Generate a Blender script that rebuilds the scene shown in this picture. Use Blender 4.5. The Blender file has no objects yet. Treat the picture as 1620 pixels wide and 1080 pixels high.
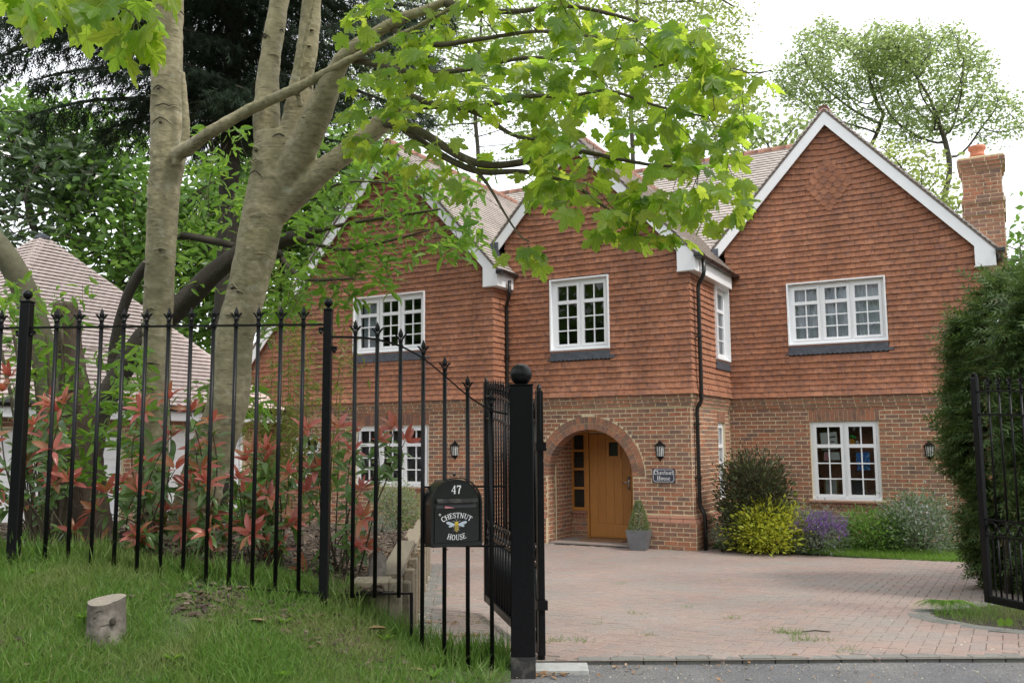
import bpy, math, random
import numpy as np
from mathutils import Vector, Matrix, noise
from mathutils.geometry import tessellate_polygon
S = bpy.context.scene
COL = S.collection
R = math.radians
RND = random.Random(11)

# ------------------------------------------------------------------ camera
EYE = 1.805                      # eye height over the forecourt by the house
FOC, PITCH, ROLL = 1413.2, 0.11305, 0.00661
_cp, _sp = math.cos(PITCH), math.sin(PITCH)
_F = Vector((0, _cp, _sp)); _Rt = Vector((1, 0, 0)); _D = _F.cross(_Rt)
_c, _s = math.cos(ROLL), math.sin(ROLL)
AX = (_c*_Rt + _s*_D, -_s*_Rt + _c*_D, _F)
cam = bpy.data.cameras.new('camera')
cam.sensor_width = 36.0
cam.lens = FOC/1620*36
cam.clip_start = 0.1; cam.clip_end = 2000
camo = bpy.data.objects.new('camera', cam); COL.objects.link(camo)
m = Matrix.Identity(4)
for i in range(3):
    m[i][0] = AX[0][i]; m[i][1] = -AX[1][i]; m[i][2] = -AX[2][i]
m[2][3] = EYE
camo.matrix_world = m
S.camera = camo

def at(px, py, d):
    """a point of the place, from survey angles and its distance in metres"""
    px, py, d = float(px), float(py), float(d)
    return Vector((0, 0, EYE)) + d*((px-810)/FOC*AX[0] + (py-540)/FOC*AX[1] + AX[2])

# ------------------------------------------------------------------ light
SUN_EL, SUN_AZ = R(52), R(128)      # azimuth clockwise from +Y (north)
W = bpy.data.worlds.new('World'); S.world = W; W.use_nodes = True
nt = W.node_tree; nt.nodes.clear()
sky = nt.nodes.new('ShaderNodeTexSky'); sky.sky_type = 'NISHITA'; sky.sun_disc = False
sky.sun_elevation = SUN_EL; sky.sun_rotation = SUN_AZ
sky.air_density = 1.0; sky.dust_density = 3.0
mx = nt.nodes.new('ShaderNodeMix'); mx.data_type = 'RGBA'
mx.inputs[0].default_value = 0.86
mx.inputs[7].default_value = (12.6, 12.9, 13.4, 1)     # thin bright cloud over the whole sky
bg = nt.nodes.new('ShaderNodeBackground'); bg.inputs[1].default_value = 0.086
wo = nt.nodes.new('ShaderNodeOutputWorld')
nt.links.new(sky.outputs[0], mx.inputs[6]); nt.links.new(mx.outputs[2], bg.inputs[0]); nt.links.new(bg.outputs[0], wo.inputs[0])
sun = bpy.data.lights.new('sun', 'SUN'); sun.energy = 1.5; sun.angle = R(10); sun.color = (1.0, 0.95, 0.88)
suno = bpy.data.objects.new('sun', sun); COL.objects.link(suno)
sd = Vector((math.sin(SUN_AZ)*math.cos(SUN_EL), math.cos(SUN_AZ)*math.cos(SUN_EL), math.sin(SUN_EL)))
suno.rotation_euler = sd.to_track_quat('Z', 'Y').to_euler()
suno.location = sd*60
vs = S.view_settings
vs.view_transform = 'Standard'; vs.look = 'None'; vs.exposure = 0.83; vs.gamma = 1.0; vs.use_curve_mapping = False
S.cycles.max_bounces = 8; S.cycles.transparent_max_bounces = 16

# ------------------------------------------------------------------ materials
def new_mat(name):
    mt = bpy.data.materials.new(name); mt.use_nodes = True
    t = mt.node_tree; t.nodes.clear()
    out = t.nodes.new('ShaderNodeOutputMaterial')
    return mt, t, out

def rnd_fac(t):
    oi = t.nodes.new('ShaderNodeObjectInfo'); ge = t.nodes.new('ShaderNodeNewGeometry')
    a = t.nodes.new('ShaderNodeMath'); a.operation = 'ADD'
    t.links.new(oi.outputs['Random'], a.inputs[0]); t.links.new(ge.outputs['Random Per Island'], a.inputs[1])
    f = t.nodes.new('ShaderNodeMath'); f.operation = 'FRACT'; t.links.new(a.outputs[0], f.inputs[0])
    return f.outputs[0]

def ramp(t, fac, cols, interp='LINEAR'):
    r = t.nodes.new('ShaderNodeValToRGB'); e = r.color_ramp.elements; r.color_ramp.interpolation = interp
    n = len(cols)
    while len(e) < n: e.new(0.5)
    for i, c in enumerate(cols):
        e[i].position = i/max(1, n-1) if interp == 'LINEAR' else i/n
        e[i].color = (*c, 1)
    t.links.new(fac, r.inputs[0]); return r.outputs[0]

def noise_out(t, scale, detail=4, stretch=None, rough=0.55):
    ge = t.nodes.new('ShaderNodeNewGeometry'); n = t.nodes.new('ShaderNodeTexNoise')
    n.inputs['Scale'].default_value = scale; n.inputs['Detail'].default_value = detail; n.inputs['Roughness'].default_value = rough
    if stretch:
        mp = t.nodes.new('ShaderNodeMapping'); mp.inputs['Scale'].default_value = stretch
        t.links.new(ge.outputs['Position'], mp.inputs[0]); t.links.new(mp.outputs[0], n.inputs['Vector'])
    else: t.links.new(ge.outputs['Position'], n.inputs['Vector'])
    return n.outputs['Fac']

def mix(t, fac, a, b, mode='MIX'):
    x = t.nodes.new('ShaderNodeMix'); x.data_type = 'RGBA'; x.blend_type = mode
    for s, v in ((0, fac), (6, a), (7, b)):
        if hasattr(v, 'links'): t.links.new(v, x.inputs[s])
        elif s == 0: x.inputs[0].default_value = v
        else: x.inputs[s].default_value = (*v, 1)
    return x.outputs[2]

def maprange(t, v, a, b, c, d):
    r = t.nodes.new('ShaderNodeMapRange'); t.links.new(v, r.inputs[0])
    for i, q in enumerate((a, b, c, d)): r.inputs[i+1].default_value = q
    return r.outputs[0]

def M(name, cols, rough=0.7, rnd=True, blot=None, bump=None, fine=None, metal=0.0, spec=0.5, coat=0.0, stretch=None, interp='LINEAR', big=None, spots=None):
    """cols: colour range of pieces; blot=(scale, colour, lo, hi) large stains; fine=(scale, amount); bump=(scale, strength)"""
    mt, t, out = new_mat(name)
    b = t.nodes.new('ShaderNodeBsdfPrincipled')
    if rnd and len(cols) > 1: c = ramp(t, rnd_fac(t), cols, interp)
    elif len(cols) > 1: c = ramp(t, noise_out(t, rnd if isinstance(rnd, (int, float)) and rnd else 3, stretch=stretch), cols)
    else:
        c = t.nodes.new('ShaderNodeRGB'); c.outputs[0].default_value = (*cols[0], 1); c = c.outputs[0]
    if blot:
        f = maprange(t, noise_out(t, blot[0], 5, stretch), blot[2], blot[3], 0, 1)
        c = mix(t, f, c, blot[1])
    if fine:
        f = maprange(t, noise_out(t, fine[0], 6, stretch), .25, .75, 1-fine[1], 1+fine[1])
        cc = t.nodes.new('ShaderNodeCombineColor')
        for i in range(3): t.links.new(f, cc.inputs[i])
        c = mix(t, 1.0, c, cc.outputs[0], 'MULTIPLY')
    if spots: c = mix(t, maprange(t, noise_out(t, spots[0], 3), spots[2], spots[3], 0, .8), c, spots[1])
    if big:
        f = maprange(t, noise_out(t, big[0], 4, big[2] if len(big) > 2 else None, .6), .3, .7, 1-big[1], 1+big[1])
        cc = t.nodes.new('ShaderNodeCombineColor')
        for i in range(3): t.links.new(f, cc.inputs[i])
        c = mix(t, 1.0, c, cc.outputs[0], 'MULTIPLY')
    t.links.new(c, b.inputs['Base Color'])
    b.inputs['Roughness'].default_value = rough; b.inputs['Metallic'].default_value = metal
    b.inputs['Specular IOR Level'].default_value = spec; b.inputs['Coat Weight'].default_value = coat
    if bump:
        bu = t.nodes.new('ShaderNodeBump'); bu.inputs['Strength'].default_value = bump[1]; bu.inputs['Distance'].default_value = bump[2] if len(bump) > 2 else .01
        t.links.new(noise_out(t, bump[0], 6, stretch), bu.inputs['Height']); t.links.new(bu.outputs[0], b.inputs['Normal'])
    t.links.new(b.outputs[0], out.inputs[0])
    return mt

def leafM(name, cols, trans, tw=0.45, rough=0.45, spec=0.35):
    mt, t, out = new_mat(name)
    f = rnd_fac(t)
    b = t.nodes.new('ShaderNodeBsdfPrincipled')
    t.links.new(ramp(t, f, cols), b.inputs['Base Color']); b.inputs['Roughness'].default_value = rough
    b.inputs['Specular IOR Level'].default_value = spec
    tr = t.nodes.new('ShaderNodeBsdfTranslucent'); t.links.new(ramp(t, f, trans), tr.inputs[0])
    x = t.nodes.new('ShaderNodeMixShader'); x.inputs[0].default_value = tw
    t.links.new(b.outputs[0], x.inputs[1]); t.links.new(tr.outputs[0], x.inputs[2]); t.links.new(x.outputs[0], out.inputs[0])
    return mt

def glassM(name, tint):
    mt, t, out = new_mat(name)
    tr = t.nodes.new('ShaderNodeBsdfTransparent'); tr.inputs[0].default_value = (*tint, 1)
    gl = t.nodes.new('ShaderNodeBsdfGlossy'); gl.inputs['Roughness'].default_value = 0.02; gl.inputs[0].default_value = (1, 1, 1, 1)
    fr = t.nodes.new('ShaderNodeFresnel'); fr.inputs[0].default_value = 1.5
    x = t.nodes.new('ShaderNodeMixShader')
    t.links.new(fr.outputs[0], x.inputs[0]); t.links.new(tr.outputs[0], x.inputs[1]); t.links.new(gl.outputs[0], x.inputs[2])
    t.links.new(x.outputs[0], out.inputs[0]); return mt

mTile = M('clay_wall_tile', [(.295,.120,.062),(.328,.134,.067),(.353,.150,.078),(.305,.120,.06),(.378,.168,.092),(.258,.112,.067)], .8, blot=(13,(.20,.095,.066),.46,.70), big=(1.3,.22,(1.6,1.6,.5)), fine=(45,.28), bump=(50,.25,.004))
mTileBack = M('tile_underside', [(.09,.04,.025)], .9)
mBrick = M('stock_brick', [(.33,.165,.10),(.25,.14,.10),(.40,.155,.085),(.34,.165,.10),(.20,.122,.10),(.37,.165,.095),(.28,.145,.095),(.42,.165,.09)], .9, big=(1.0,.16), blot=(14,(.11,.08,.066),.5,.75), fine=(70,.3), bump=(60,.35,.004))
mArchBrick = M('arch_brick', [(.30,.13,.08),(.36,.16,.09),(.24,.12,.08),(.17,.11,.085),(.40,.17,.10)], .9, blot=(14,(.2,.12,.085),.5,.75), fine=(70,.3), bump=(60,.35,.004))
mCant = M('plinth_brick', [(.30,.15,.10),(.34,.16,.105),(.27,.14,.1)], .9, fine=(60,.3), bump=(60,.35,.004))
mMortar = M('sandy_mortar', [(.62,.52,.34)], .95, fine=(40,.3), bump=(80,.3,.004), rnd=False)
mRoof = M('roof_tile', [(.46,.41,.375),(.50,.445,.41),(.43,.385,.35),(.48,.425,.385)], .75, big=(1.1,.16), blot=(4,(.34,.31,.28),.5,.8), fine=(50,.2), bump=(50,.2,.004))
mRoofG = M('garage_roof_tile', [(.74,.62,.57),(.78,.655,.605),(.71,.59,.54),(.76,.635,.58)], .75, blot=(4,(.66,.55,.50),.5,.8), fine=(50,.2), bump=(50,.2,.004))
mRidge = M('ridge_tile', [(.30,.15,.10),(.26,.13,.09)], .8, fine=(30,.3))
mEdge = M('roof_edge', [(.13,.105,.09),(.2,.16,.13)], .9, fine=(30,.3))
mWhite = M('white_board', [(.80,.81,.82)], .45, rnd=False, fine=(6,.03))
mUPVC = M('white_upvc', [(.82,.83,.84)], .3, rnd=False)
mLead = M('lead_flashing', [(.09,.10,.12)], .55, rnd=False, fine=(12,.35), metal=.3)
mBlackPl = M('black_plastic', [(.012,.011,.011)], .3, rnd=False)
mBrownPl = M('brown_black_plastic', [(.03,.021,.018)], .4, rnd=False)
mIron = M('black_painted_iron', [(.005,.005,.006)], .33, rnd=False, spec=.2, fine=(40,.4), bump=(90,.15,.003))
mIronDirty = M('weathered_black_steel', [(.018,.018,.018)], .55, rnd=False, blot=(14,(.12,.11,.095),.48,.75))
mGlass = glassM('window_glass', (.74,.77,.77))
mDark = M('dark_room', [(.055,.05,.045)], .9, rnd=False)
mCurtain = M('net_curtain', [(.78,.81,.88)], .9, rnd=False, fine=(40,.15))
mOak = M('oak_door', [(.40,.165,.035),(.46,.20,.045),(.36,.145,.03)], .4, stretch=(14,14,1.0), fine=(7,.22), coat=.1)
mSteel = M('brushed_steel', [(.5,.5,.5)], .3, rnd=False, metal=.9)
mBark = M('sycamore_bark', [(.18,.155,.092),(.33,.285,.185),(.24,.21,.13),(.41,.36,.245)], .9, rnd=0, stretch=(1,1,1.7), blot=(1.7,(.18,.165,.085),.50,.75), spots=(9,(.36,.35,.27),.62,.72), big=(3.2,.20), fine=(22,.28), bump=(16,.6,.012))
def streaks(mt, col, sc, st, lo, hi, amt):
    t = mt.node_tree; b = [n for n in t.nodes if n.type == 'BSDF_PRINCIPLED'][0]; s = b.inputs[0]; src = s.links[0].from_socket
    t.links.new(mix(t, maprange(t, noise_out(t, sc, 3, st), lo, hi, 0, amt), src, col), s)
streaks(mBark, (.095,.082,.05), 5, (1.6,1.6,14), .60, .68, .75)
streaks(mBark, (.42,.40,.30), 3.2, (2,2,3), .60, .70, .45)
streaks(mBark, (.085,.09,.04), 1.1, (2.4,2.4,.5), .54, .74, .6)
mBarkDark = M('dark_bark', [(.035,.03,.022),(.065,.054,.04)], .95, rnd=0, stretch=(6,6,1.2), fine=(20,.4), bump=(18,.8,.02))
mStump = M('brown_dead_bark', [(.075,.052,.04),(.13,.095,.072)], .95, rnd=0, stretch=(5,5,1.2), fine=(20,.4), bump=(18,.8,.02))
mBarkTwig = M('twig_bark', [(.085,.07,.045)], .9, rnd=False, fine=(20,.3))
mBarkGrey = M('grey_bark', [(.085,.075,.06)], .95, rnd=False, fine=(9,.4))
mSyc = leafM('sycamore_leaf', [(.10,.18,.025),(.13,.23,.035),(.06,.13,.04),(.18,.25,.04),(.12,.21,.03),(.085,.16,.045)], [(.42,.64,.045),(.56,.72,.07),(.26,.48,.045),(.64,.72,.08),(.48,.68,.055)], .64, .40)
def veins(mt):
    t = mt.node_tree; tc = t.nodes.new('ShaderNodeTexCoord'); sp = t.nodes.new('ShaderNodeSeparateXYZ'); t.links.new(tc.outputs['Object'], sp.inputs[0])
    def m(op, a, b=None):
        n = t.nodes.new('ShaderNodeMath'); n.operation = op
        for i, v in enumerate((a, b)):
            if v is None: continue
            if hasattr(v, 'links'): t.links.new(v, n.inputs[i])
            else: n.inputs[i].default_value = v
        return n.outputs[0]
    ay = m('ABSOLUTE', sp.outputs[1]); x = m('ADD', sp.outputs[0], .02); a = m('ARCTAN2', ay, x); r = m('SQRT', m('ADD', m('MULTIPLY', ay, ay), m('MULTIPLY', x, x)))
    d = m('MULTIPLY', m('MINIMUM', m('ABSOLUTE', a), m('MINIMUM', m('ABSOLUTE', m('SUBTRACT', a, .66)), m('ABSOLUTE', m('SUBTRACT', a, 1.22)))), r)
    f = maprange(t, d, .006, .02, .55, 0.0)
    for n in [n for n in t.nodes if n.type in ('BSDF_PRINCIPLED', 'BSDF_TRANSLUCENT')]:
        s = n.inputs[0]; l = s.links[0]; src = l.from_socket; c = mix(t, f, src, (.30,.40,.14) if n.type == 'BSDF_PRINCIPLED' else (.12,.2,.03)); t.links.new(c, s)
veins(mSyc)
mSapling = leafM('hazel_leaf', [(.08,.17,.025),(.13,.24,.035),(.09,.19,.03)], [(.24,.46,.05),(.34,.54,.06),(.18,.38,.04)], .5)
mBg = leafM('spring_leaf', [(.18,.25,.08),(.23,.29,.10),(.15,.21,.07)], [(.40,.52,.18),(.48,.58,.22),(.34,.45,.15)], .6, .6)
mBgY = leafM('yellow_spring_leaf', [(.20,.25,.07),(.24,.28,.08),(.17,.21,.06)], [(.44,.54,.15),(.50,.58,.18),(.38,.47,.13)], .6, .6)
mGreen = leafM('broad_leaf', [(.085,.165,.038),(.12,.22,.05),(.065,.135,.035),(.15,.25,.06)], [(.24,.44,.07),(.32,.52,.09),(.19,.38,.06)], .45, .4)
mLaurel = leafM('laurel_leaf', [(.065,.105,.05),(.09,.135,.065),(.05,.09,.042)], [(.10,.18,.05),(.13,.22,.06)], .25, .22, .7)
mConifer = leafM('conifer_needle', [(.024,.045,.024),(.036,.060,.032),(.018,.034,.019)], [(.03,.06,.022),(.04,.07,.028)], .2, .7)
mHedge = leafM('cypress_spray', [(.058,.108,.033),(.085,.145,.042),(.042,.085,.028),(.14,.205,.06),(.055,.105,.032),(.065,.12,.035),(.13,.105,.045)], [(.11,.19,.04),(.18,.27,.06)], .3, .55)
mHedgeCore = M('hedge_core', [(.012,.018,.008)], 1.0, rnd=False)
mRed = leafM('photinia_young_leaf', [(.38,.095,.08),(.48,.17,.145),(.42,.13,.075),(.31,.07,.058),(.40,.18,.09),(.23,.13,.055)], [(.55,.13,.09),(.6,.14,.1),(.5,.16,.06)], .4, .3, .5)
mPhGreen = leafM('photinia_green_leaf', [(.08,.15,.045),(.12,.21,.06),(.07,.13,.05)], [(.22,.38,.06),(.18,.32,.05)], .35, .28, .5)
mGrass = leafM('grass_blade', [(.085,.18,.03),(.11,.215,.037),(.14,.235,.047),(.075,.155,.03),(.12,.215,.042),(.27,.26,.12)], [(.18,.36,.04),(.22,.40,.05),(.26,.38,.08)], .4, .5)
def patchy(mt, c2, t2):
    t = mt.node_tree; f = maprange(t, noise_out(t, 1.5, 4), .48, .68, 0, .75)
    for n in [n for n in t.nodes if n.type in ('BSDF_PRINCIPLED', 'BSDF_TRANSLUCENT')]:
        s = n.inputs[0]; src = s.links[0].from_socket; t.links.new(mix(t, f, src, c2 if n.type == 'BSDF_PRINCIPLED' else t2), s)
patchy(mGrass, (.20,.22,.085), (.34,.38,.12))
mLawn = leafM('lawn_blade', [(.11,.22,.03),(.14,.26,.04),(.17,.28,.05)], [(.26,.46,.05),(.32,.5,.07)], .4, .5)
mGold = leafM('golden_leaf', [(.33,.40,.04),(.42,.46,.05),(.24,.34,.04)], [(.6,.58,.05),(.7,.65,.08)], .4, .4)
mPurpleLeaf = leafM('bronze_leaf', [(.045,.062,.026),(.06,.045,.035),(.09,.125,.035),(.04,.05,.025)], [(.08,.1,.03),(.1,.06,.04)], .3, .4)
mViolet = leafM('violet_petal', [(.20,.07,.36),(.27,.11,.44),(.16,.06,.3)], [(.35,.14,.55),(.4,.18,.6)], .4, .5)
mGreyLeaf = leafM('grey_green_leaf', [(.10,.14,.09),(.13,.17,.12),(.08,.115,.08)], [(.12,.18,.1)], .25, .6)
mTeal = leafM('blue_green_leaf', [(.07,.12,.042),(.09,.145,.052)], [(.14,.24,.07)], .3, .6, .15)
mBox = leafM('box_leaf', [(.13,.18,.05),(.18,.23,.07),(.10,.15,.04)], [(.25,.33,.08)], .3, .4)
mBamboo = leafM('bamboo_leaf', [(.11,.13,.025),(.15,.17,.035),(.09,.12,.025)], [(.26,.3,.05),(.3,.33,.06)], .4, .45)
mPaver = M('paving_block', [(.27,.205,.178),(.295,.212,.18),(.245,.202,.178),(.28,.202,.17),(.30,.218,.185),(.25,.207,.185)], .9, big=(.7,.17), blot=(1.4,(.215,.195,.17),.42,.72), fine=(60,.22), bump=(90,.4,.004))
mGreyBlock = M('grey_edging_block', [(.165,.16,.145),(.185,.18,.165),(.15,.147,.132)], .9, blot=(3,(.16,.17,.13),.5,.8), fine=(60,.25), bump=(90,.4,.004))
mJoint = M('jointing_sand', [(.21,.175,.145)], 1.0, rnd=False, blot=(3,(.10,.115,.06),.58,.7), fine=(60,.4))
mAsphalt = M('asphalt', [(.13,.13,.135)], .9, rnd=False, blot=(1.8,(.18,.176,.165),.45,.75), big=(5,.12), fine=(75,.55), bump=(120,1.0,.012))
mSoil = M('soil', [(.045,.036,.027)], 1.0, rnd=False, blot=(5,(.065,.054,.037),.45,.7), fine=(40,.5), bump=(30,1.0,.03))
mTurf = M('turf', [(.05,.085,.022)], 1.0, rnd=False, blot=(5,(.09,.09,.045),.5,.72), fine=(40,.4), bump=(30,1.0,.03))
mChip = M('bark_chip', [(.06,.04,.028),(.095,.068,.048),(.036,.026,.02),(.17,.135,.10),(.08,.048,.03)], .95)
mLitter = M('dry_leaf', [(.30,.17,.08),(.2,.11,.05),(.36,.26,.16),(.14,.08,.05),(.4,.2,.07)], .8)
mGravel = M('pale_gravel', [(.42,.37,.29),(.5,.46,.38),(.3,.26,.2),(.2,.15,.1)], .95)
mTimber = M('weathered_timber', [(.20,.165,.115),(.25,.21,.15),(.165,.14,.10)], .9, stretch=(3,3,3), fine=(14,.3), bump=(40,.4,.006))
mLog = M('grey_log_bark', [(.12,.102,.085)], .95, rnd=False, blot=(6,(.22,.195,.17),.55,.68), fine=(30,.35), bump=(24,.8,.012))
mLogTop = M('cut_wood', [(.22,.195,.16)], .9, rnd=False, blot=(12,(.26,.22,.17),.45,.7), fine=(60,.25))
mConcrete = M('pale_concrete', [(.34,.345,.33)], .8, rnd=False, fine=(30,.15), blot=(8,(.26,.265,.25),.5,.7))
mZinc = M('zinc_planter', [(.20,.215,.235)], .45, rnd=False, metal=.4, fine=(9,.2))
mTerra = M('terracotta', [(.48,.17,.09)], .7, rnd=False, fine=(20,.2))
mSign = M('slate_sign', [(.045,.05,.075)], .4, rnd=False)
mLetter = M('white_lettering', [(.8,.8,.8)], .5, rnd=False)
mLampGlass = M('frosted_lamp_glass', [(.55,.56,.54)], .2, rnd=False)
mBlackGloss = M('black_mailbox_enamel', [(.008,.008,.009)], .28, rnd=False, coat=.3, fine=(30,.3))
mYellow = M('yellow_enamel', [(.65,.45,.03)], .5, rnd=False)
mPaper = M('white_paper', [(.7,.72,.68)], .8, rnd=False)
mOrange = M('orange_plush', [(.75,.33,.03)], .9, rnd=False)
mGreenPl = M('green_plush', [(.05,.35,.06)], .9, rnd=False)
mPink = M('pink_paper', [(.65,.25,.28)], .8, rnd=False)
mBluePaint = M('blue_painting', [(.05,.2,.6)], .7, rnd=False, blot=(18,(.25,.5,.8),.5,.6))
mInk = M('grey_ink', [(.08,.08,.085)], .8, rnd=False)
mFrameWood = M('picture_frame_wood', [(.34,.22,.10)], .5, rnd=False)

# ------------------------------------------------------------------ building blocks
def tag(o, label=None, cat=None, group=None, kind=None):
    if label: o['label'] = label
    if cat: o['category'] = cat
    if group: o['group'] = group
    if kind: o['kind'] = kind
    return o

def empty(name, loc=(0,0,0), rz=0.0, label=None, cat=None, group=None):
    o = bpy.data.objects.new(name, None); COL.objects.link(o); o.location = loc; o.rotation_euler = (0,0,rz)
    o.empty_display_size = .2
    return tag(o, label, cat, group)

def link(name, me, parent=None, mtx=None, **k):
    o = bpy.data.objects.new(name, me); COL.objects.link(o)
    if parent: o.parent = parent
    if mtx is not None: o.matrix_local = mtx if not isinstance(mtx, Vector) else Matrix.Translation(mtx)
    return tag(o, **k)

def np_mesh(name, V, F, mat, smooth=False):
    V = np.asarray(V, np.float32); F = np.asarray(F, np.int32); k = F.shape[1]; n = len(F)
    me = bpy.data.meshes.new(name)
    me.vertices.add(len(V)); me.vertices.foreach_set('co', V.ravel())
    me.loops.add(n*k); me.loops.foreach_set('vertex_index', F.ravel())
    me.polygons.add(n); me.polygons.foreach_set('loop_start', np.arange(0, n*k, k, dtype=np.int32))
    try: me.polygons.foreach_set('loop_total', np.full(n, k, np.int32))
    except Exception: pass
    me.polygons.foreach_set('use_smooth', np.full(n, bool(smooth)))
    me.materials.append(mat); me.update(calc_edges=True)
    return me

class MB:
    def __init__(s): s.v = []; s.f = []
    def add(s, v, f):
        n = len(s.v); s.v += [tuple(p) for p in v]; s.f += [tuple(i+n for i in q) for q in f]; return s
    def box(s, a, b, mtx=None):
        x0,y0,z0 = a; x1,y1,z1 = b
        v = [(x0,y0,z0),(x1,y0,z0),(x1,y1,z0),(x0,y1,z0),(x0,y0,z1),(x1,y0,z1),(x1,y1,z1),(x0,y1,z1)]
        if mtx is not None: v = [mtx @ Vector(p) for p in v]
        return s.add(v, [(3,2,1,0),(4,5,6,7),(0,1,5,4),(1,2,6,5),(2,3,7,6),(3,0,4,7)])
    def bbox(s, a, b, e=.006, mtx=None):
        """box with chamfered edges"""
        x0,y0,z0 = a; x1,y1,z1 = b; v = []; f = []
        for ax in range(3):
            for sg in (0, 1):
                lo = [x0,y0,z0]; hi = [x1,y1,z1]; k = len(v)
                o1, o2 = (ax+1)%3, (ax+2)%3
                for (p, q) in ((0,0),(1,0),(1,1),(0,1)):
                    c = [0,0,0]; c[ax] = hi[ax] if sg else lo[ax]
                    c[o1] = hi[o1]-e if p else lo[o1]+e; c[o2] = hi[o2]-e if q else lo[o2]+e
                    v.append(c)
                f.append((k,k+1,k+2,k+3) if sg else (k+3,k+2,k+1,k))
        def ix(ax, sg, p, q): return (ax*2+sg)*4 + {(0,0):0,(1,0):1,(1,1):2,(0,1):3}[(p,q)]
        # edges
        for a0 in range(3):
            b0, c0 = (a0+1)%3, (a0+2)%3
            for sb in (0,1):
                for sc in (0,1):
                    # edge along a0 between face (b0,sb) and (c0,sc)
                    # face b0: o1=c0,o2=a0 ; face c0: o1=a0,o2=b0
                    f.append((ix(b0,sb,sc,0), ix(b0,sb,sc,1), ix(c0,sc,1,sb), ix(c0,sc,0,sb)))
        for sa in (0,1):
            for sb in (0,1):
                for sc in (0,1):
                    f.append((ix(0,sa,sb,sc), ix(1,sb,sc,sa), ix(2,sc,sa,sb)))
        if mtx is not None: v = [mtx @ Vector(p) for p in v]
        return s.add(v, f)
    def prism(s, poly, d0, d1, fr):
        """poly: 2-D points; fr(s,t,n) -> 3-D; extruded from d0 to d1"""
        n = len(poly)
        v = [fr(p[0], p[1], d0) for p in poly] + [fr(p[0], p[1], d1) for p in poly]
        f = [tuple(range(n))[::-1], tuple(range(n, 2*n))] + [(i, (i+1)%n, n+(i+1)%n, n+i) for i in range(n)]
        return s.add(v, f)
    def tube(s, pts, rad, n=8, cap=True):
        pts = [Vector(p) for p in pts]
        if not hasattr(rad, '__len__'): rad = [rad]*len(pts)
        t0 = (pts[1]-pts[0]).normalized()
        a = t0.orthogonal().normalized(); k = len(s.v); vs_ = []
        for i, p in enumerate(pts):
            t = (pts[min(i+1, len(pts)-1)]-pts[max(i-1, 0)]).normalized()
            a = (a - t*a.dot(t)).normalized(); b = t.cross(a)
            for j in range(n):
                an = 2*math.pi*j/n; vs_.append(p + rad[i]*(math.cos(an)*a + math.sin(an)*b))
        f = []
        for i in range(len(pts)-1):
            for j in range(n): f.append((i*n+j, i*n+(j+1)%n, (i+1)*n+(j+1)%n, (i+1)*n+j))
        if cap: f += [tuple(range(n))[::-1], tuple((len(pts)-1)*n+j for j in range(n))]
        return s.add(vs_, f)
    def lathe(s, prof, n=16, o=(0,0,0), cap=True):
        v = [(o[0]+r*math.cos(2*math.pi*j/n), o[1]+r*math.sin(2*math.pi*j/n), o[2]+z) for r, z in prof for j in range(n)]
        f = [(i*n+j, i*n+(j+1)%n, (i+1)*n+(j+1)%n, (i+1)*n+j) for i in range(len(prof)-1) for j in range(n)]
        if cap: f += [tuple(range(n))[::-1], tuple((len(prof)-1)*n+j for j in range(n))]
        return s.add(v, f)
    def ball(s, c, r, n=16, sq=(1,1,1)):
        pr = [(max(1e-4, math.sin(math.pi*i/(n//2))), -math.cos(math.pi*i/(n//2))) for i in range(n//2+1)]
        v = [(c[0]+r*sq[0]*q*math.cos(2*math.pi*j/n), c[1]+r*sq[1]*q*math.sin(2*math.pi*j/n), c[2]+r*sq[2]*z) for q, z in pr for j in range(n)]
        return s.add(v, [(i*n+j, i*n+(j+1)%n, (i+1)*n+(j+1)%n, (i+1)*n+j) for i in range(n//2) for j in range(n)])
    def mesh(s, name, mat, smooth=False):
        me = bpy.data.meshes.new(name); me.from_pydata(s.v, [], s.f)
        if smooth: me.polygons.foreach_set('use_smooth', [True]*len(me.polygons))
        me.materials.append(mat); me.update(); return me
    def obj(s, name, mat, parent=None, smooth=False, mtx=None, **k):
        return link(name, s.mesh(name, mat, smooth), parent, mtx, **k)

def frame(o, sx, n):
    """wall frame: s along the wall, t up, n outwards"""
    o, sx, n = Vector(o), Vector(sx), Vector(n); tz = Vector((0,0,1))
    return lambda a, b, c: o + a*sx + b*tz + c*n

def scan(polys, t):
    xs = []
    for p in polys:
        for i in range(len(p)):
            (x0,y0),(x1,y1) = p[i], p[(i+1)%len(p)]
            if (y0 <= t) != (y1 <= t): xs.append(x0+(t-y0)*(x1-x0)/(y1-y0))
    xs.sort(); return [(xs[i], xs[i+1]) for i in range(0, len(xs)-1, 2)]

def sheet(polys, fr, n, mb):
    """flat face from an outline with holes"""
    loops = [[Vector((p[0], p[1], 0)) for p in q] for q in polys]
    flat = [p for q in polys for p in q]
    tri = tessellate_polygon(loops)
    mb.add([fr(p[0], p[1], n) for p in flat], [tuple(t) for t in tri])

def rect(a, b, c, d): return [(a,c),(b,c),(b,d),(a,d)]
def circ(c, z, r, a0=0, a1=360, n=32): return [(c+r*math.cos(R(a0+(a1-a0)*i/n)), z+r*math.sin(R(a0+(a1-a0)*i/n))) for i in range(n+1)]

def rotmats(d, nrm):
    d = d/np.maximum(1e-9, np.linalg.norm(d, axis=1, keepdims=True))
    z = nrm - d*np.sum(nrm*d, 1, keepdims=True); z /= np.maximum(1e-9, np.linalg.norm(z, axis=1, keepdims=True))
    return np.stack([d, np.cross(z, d), z], axis=2)

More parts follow.
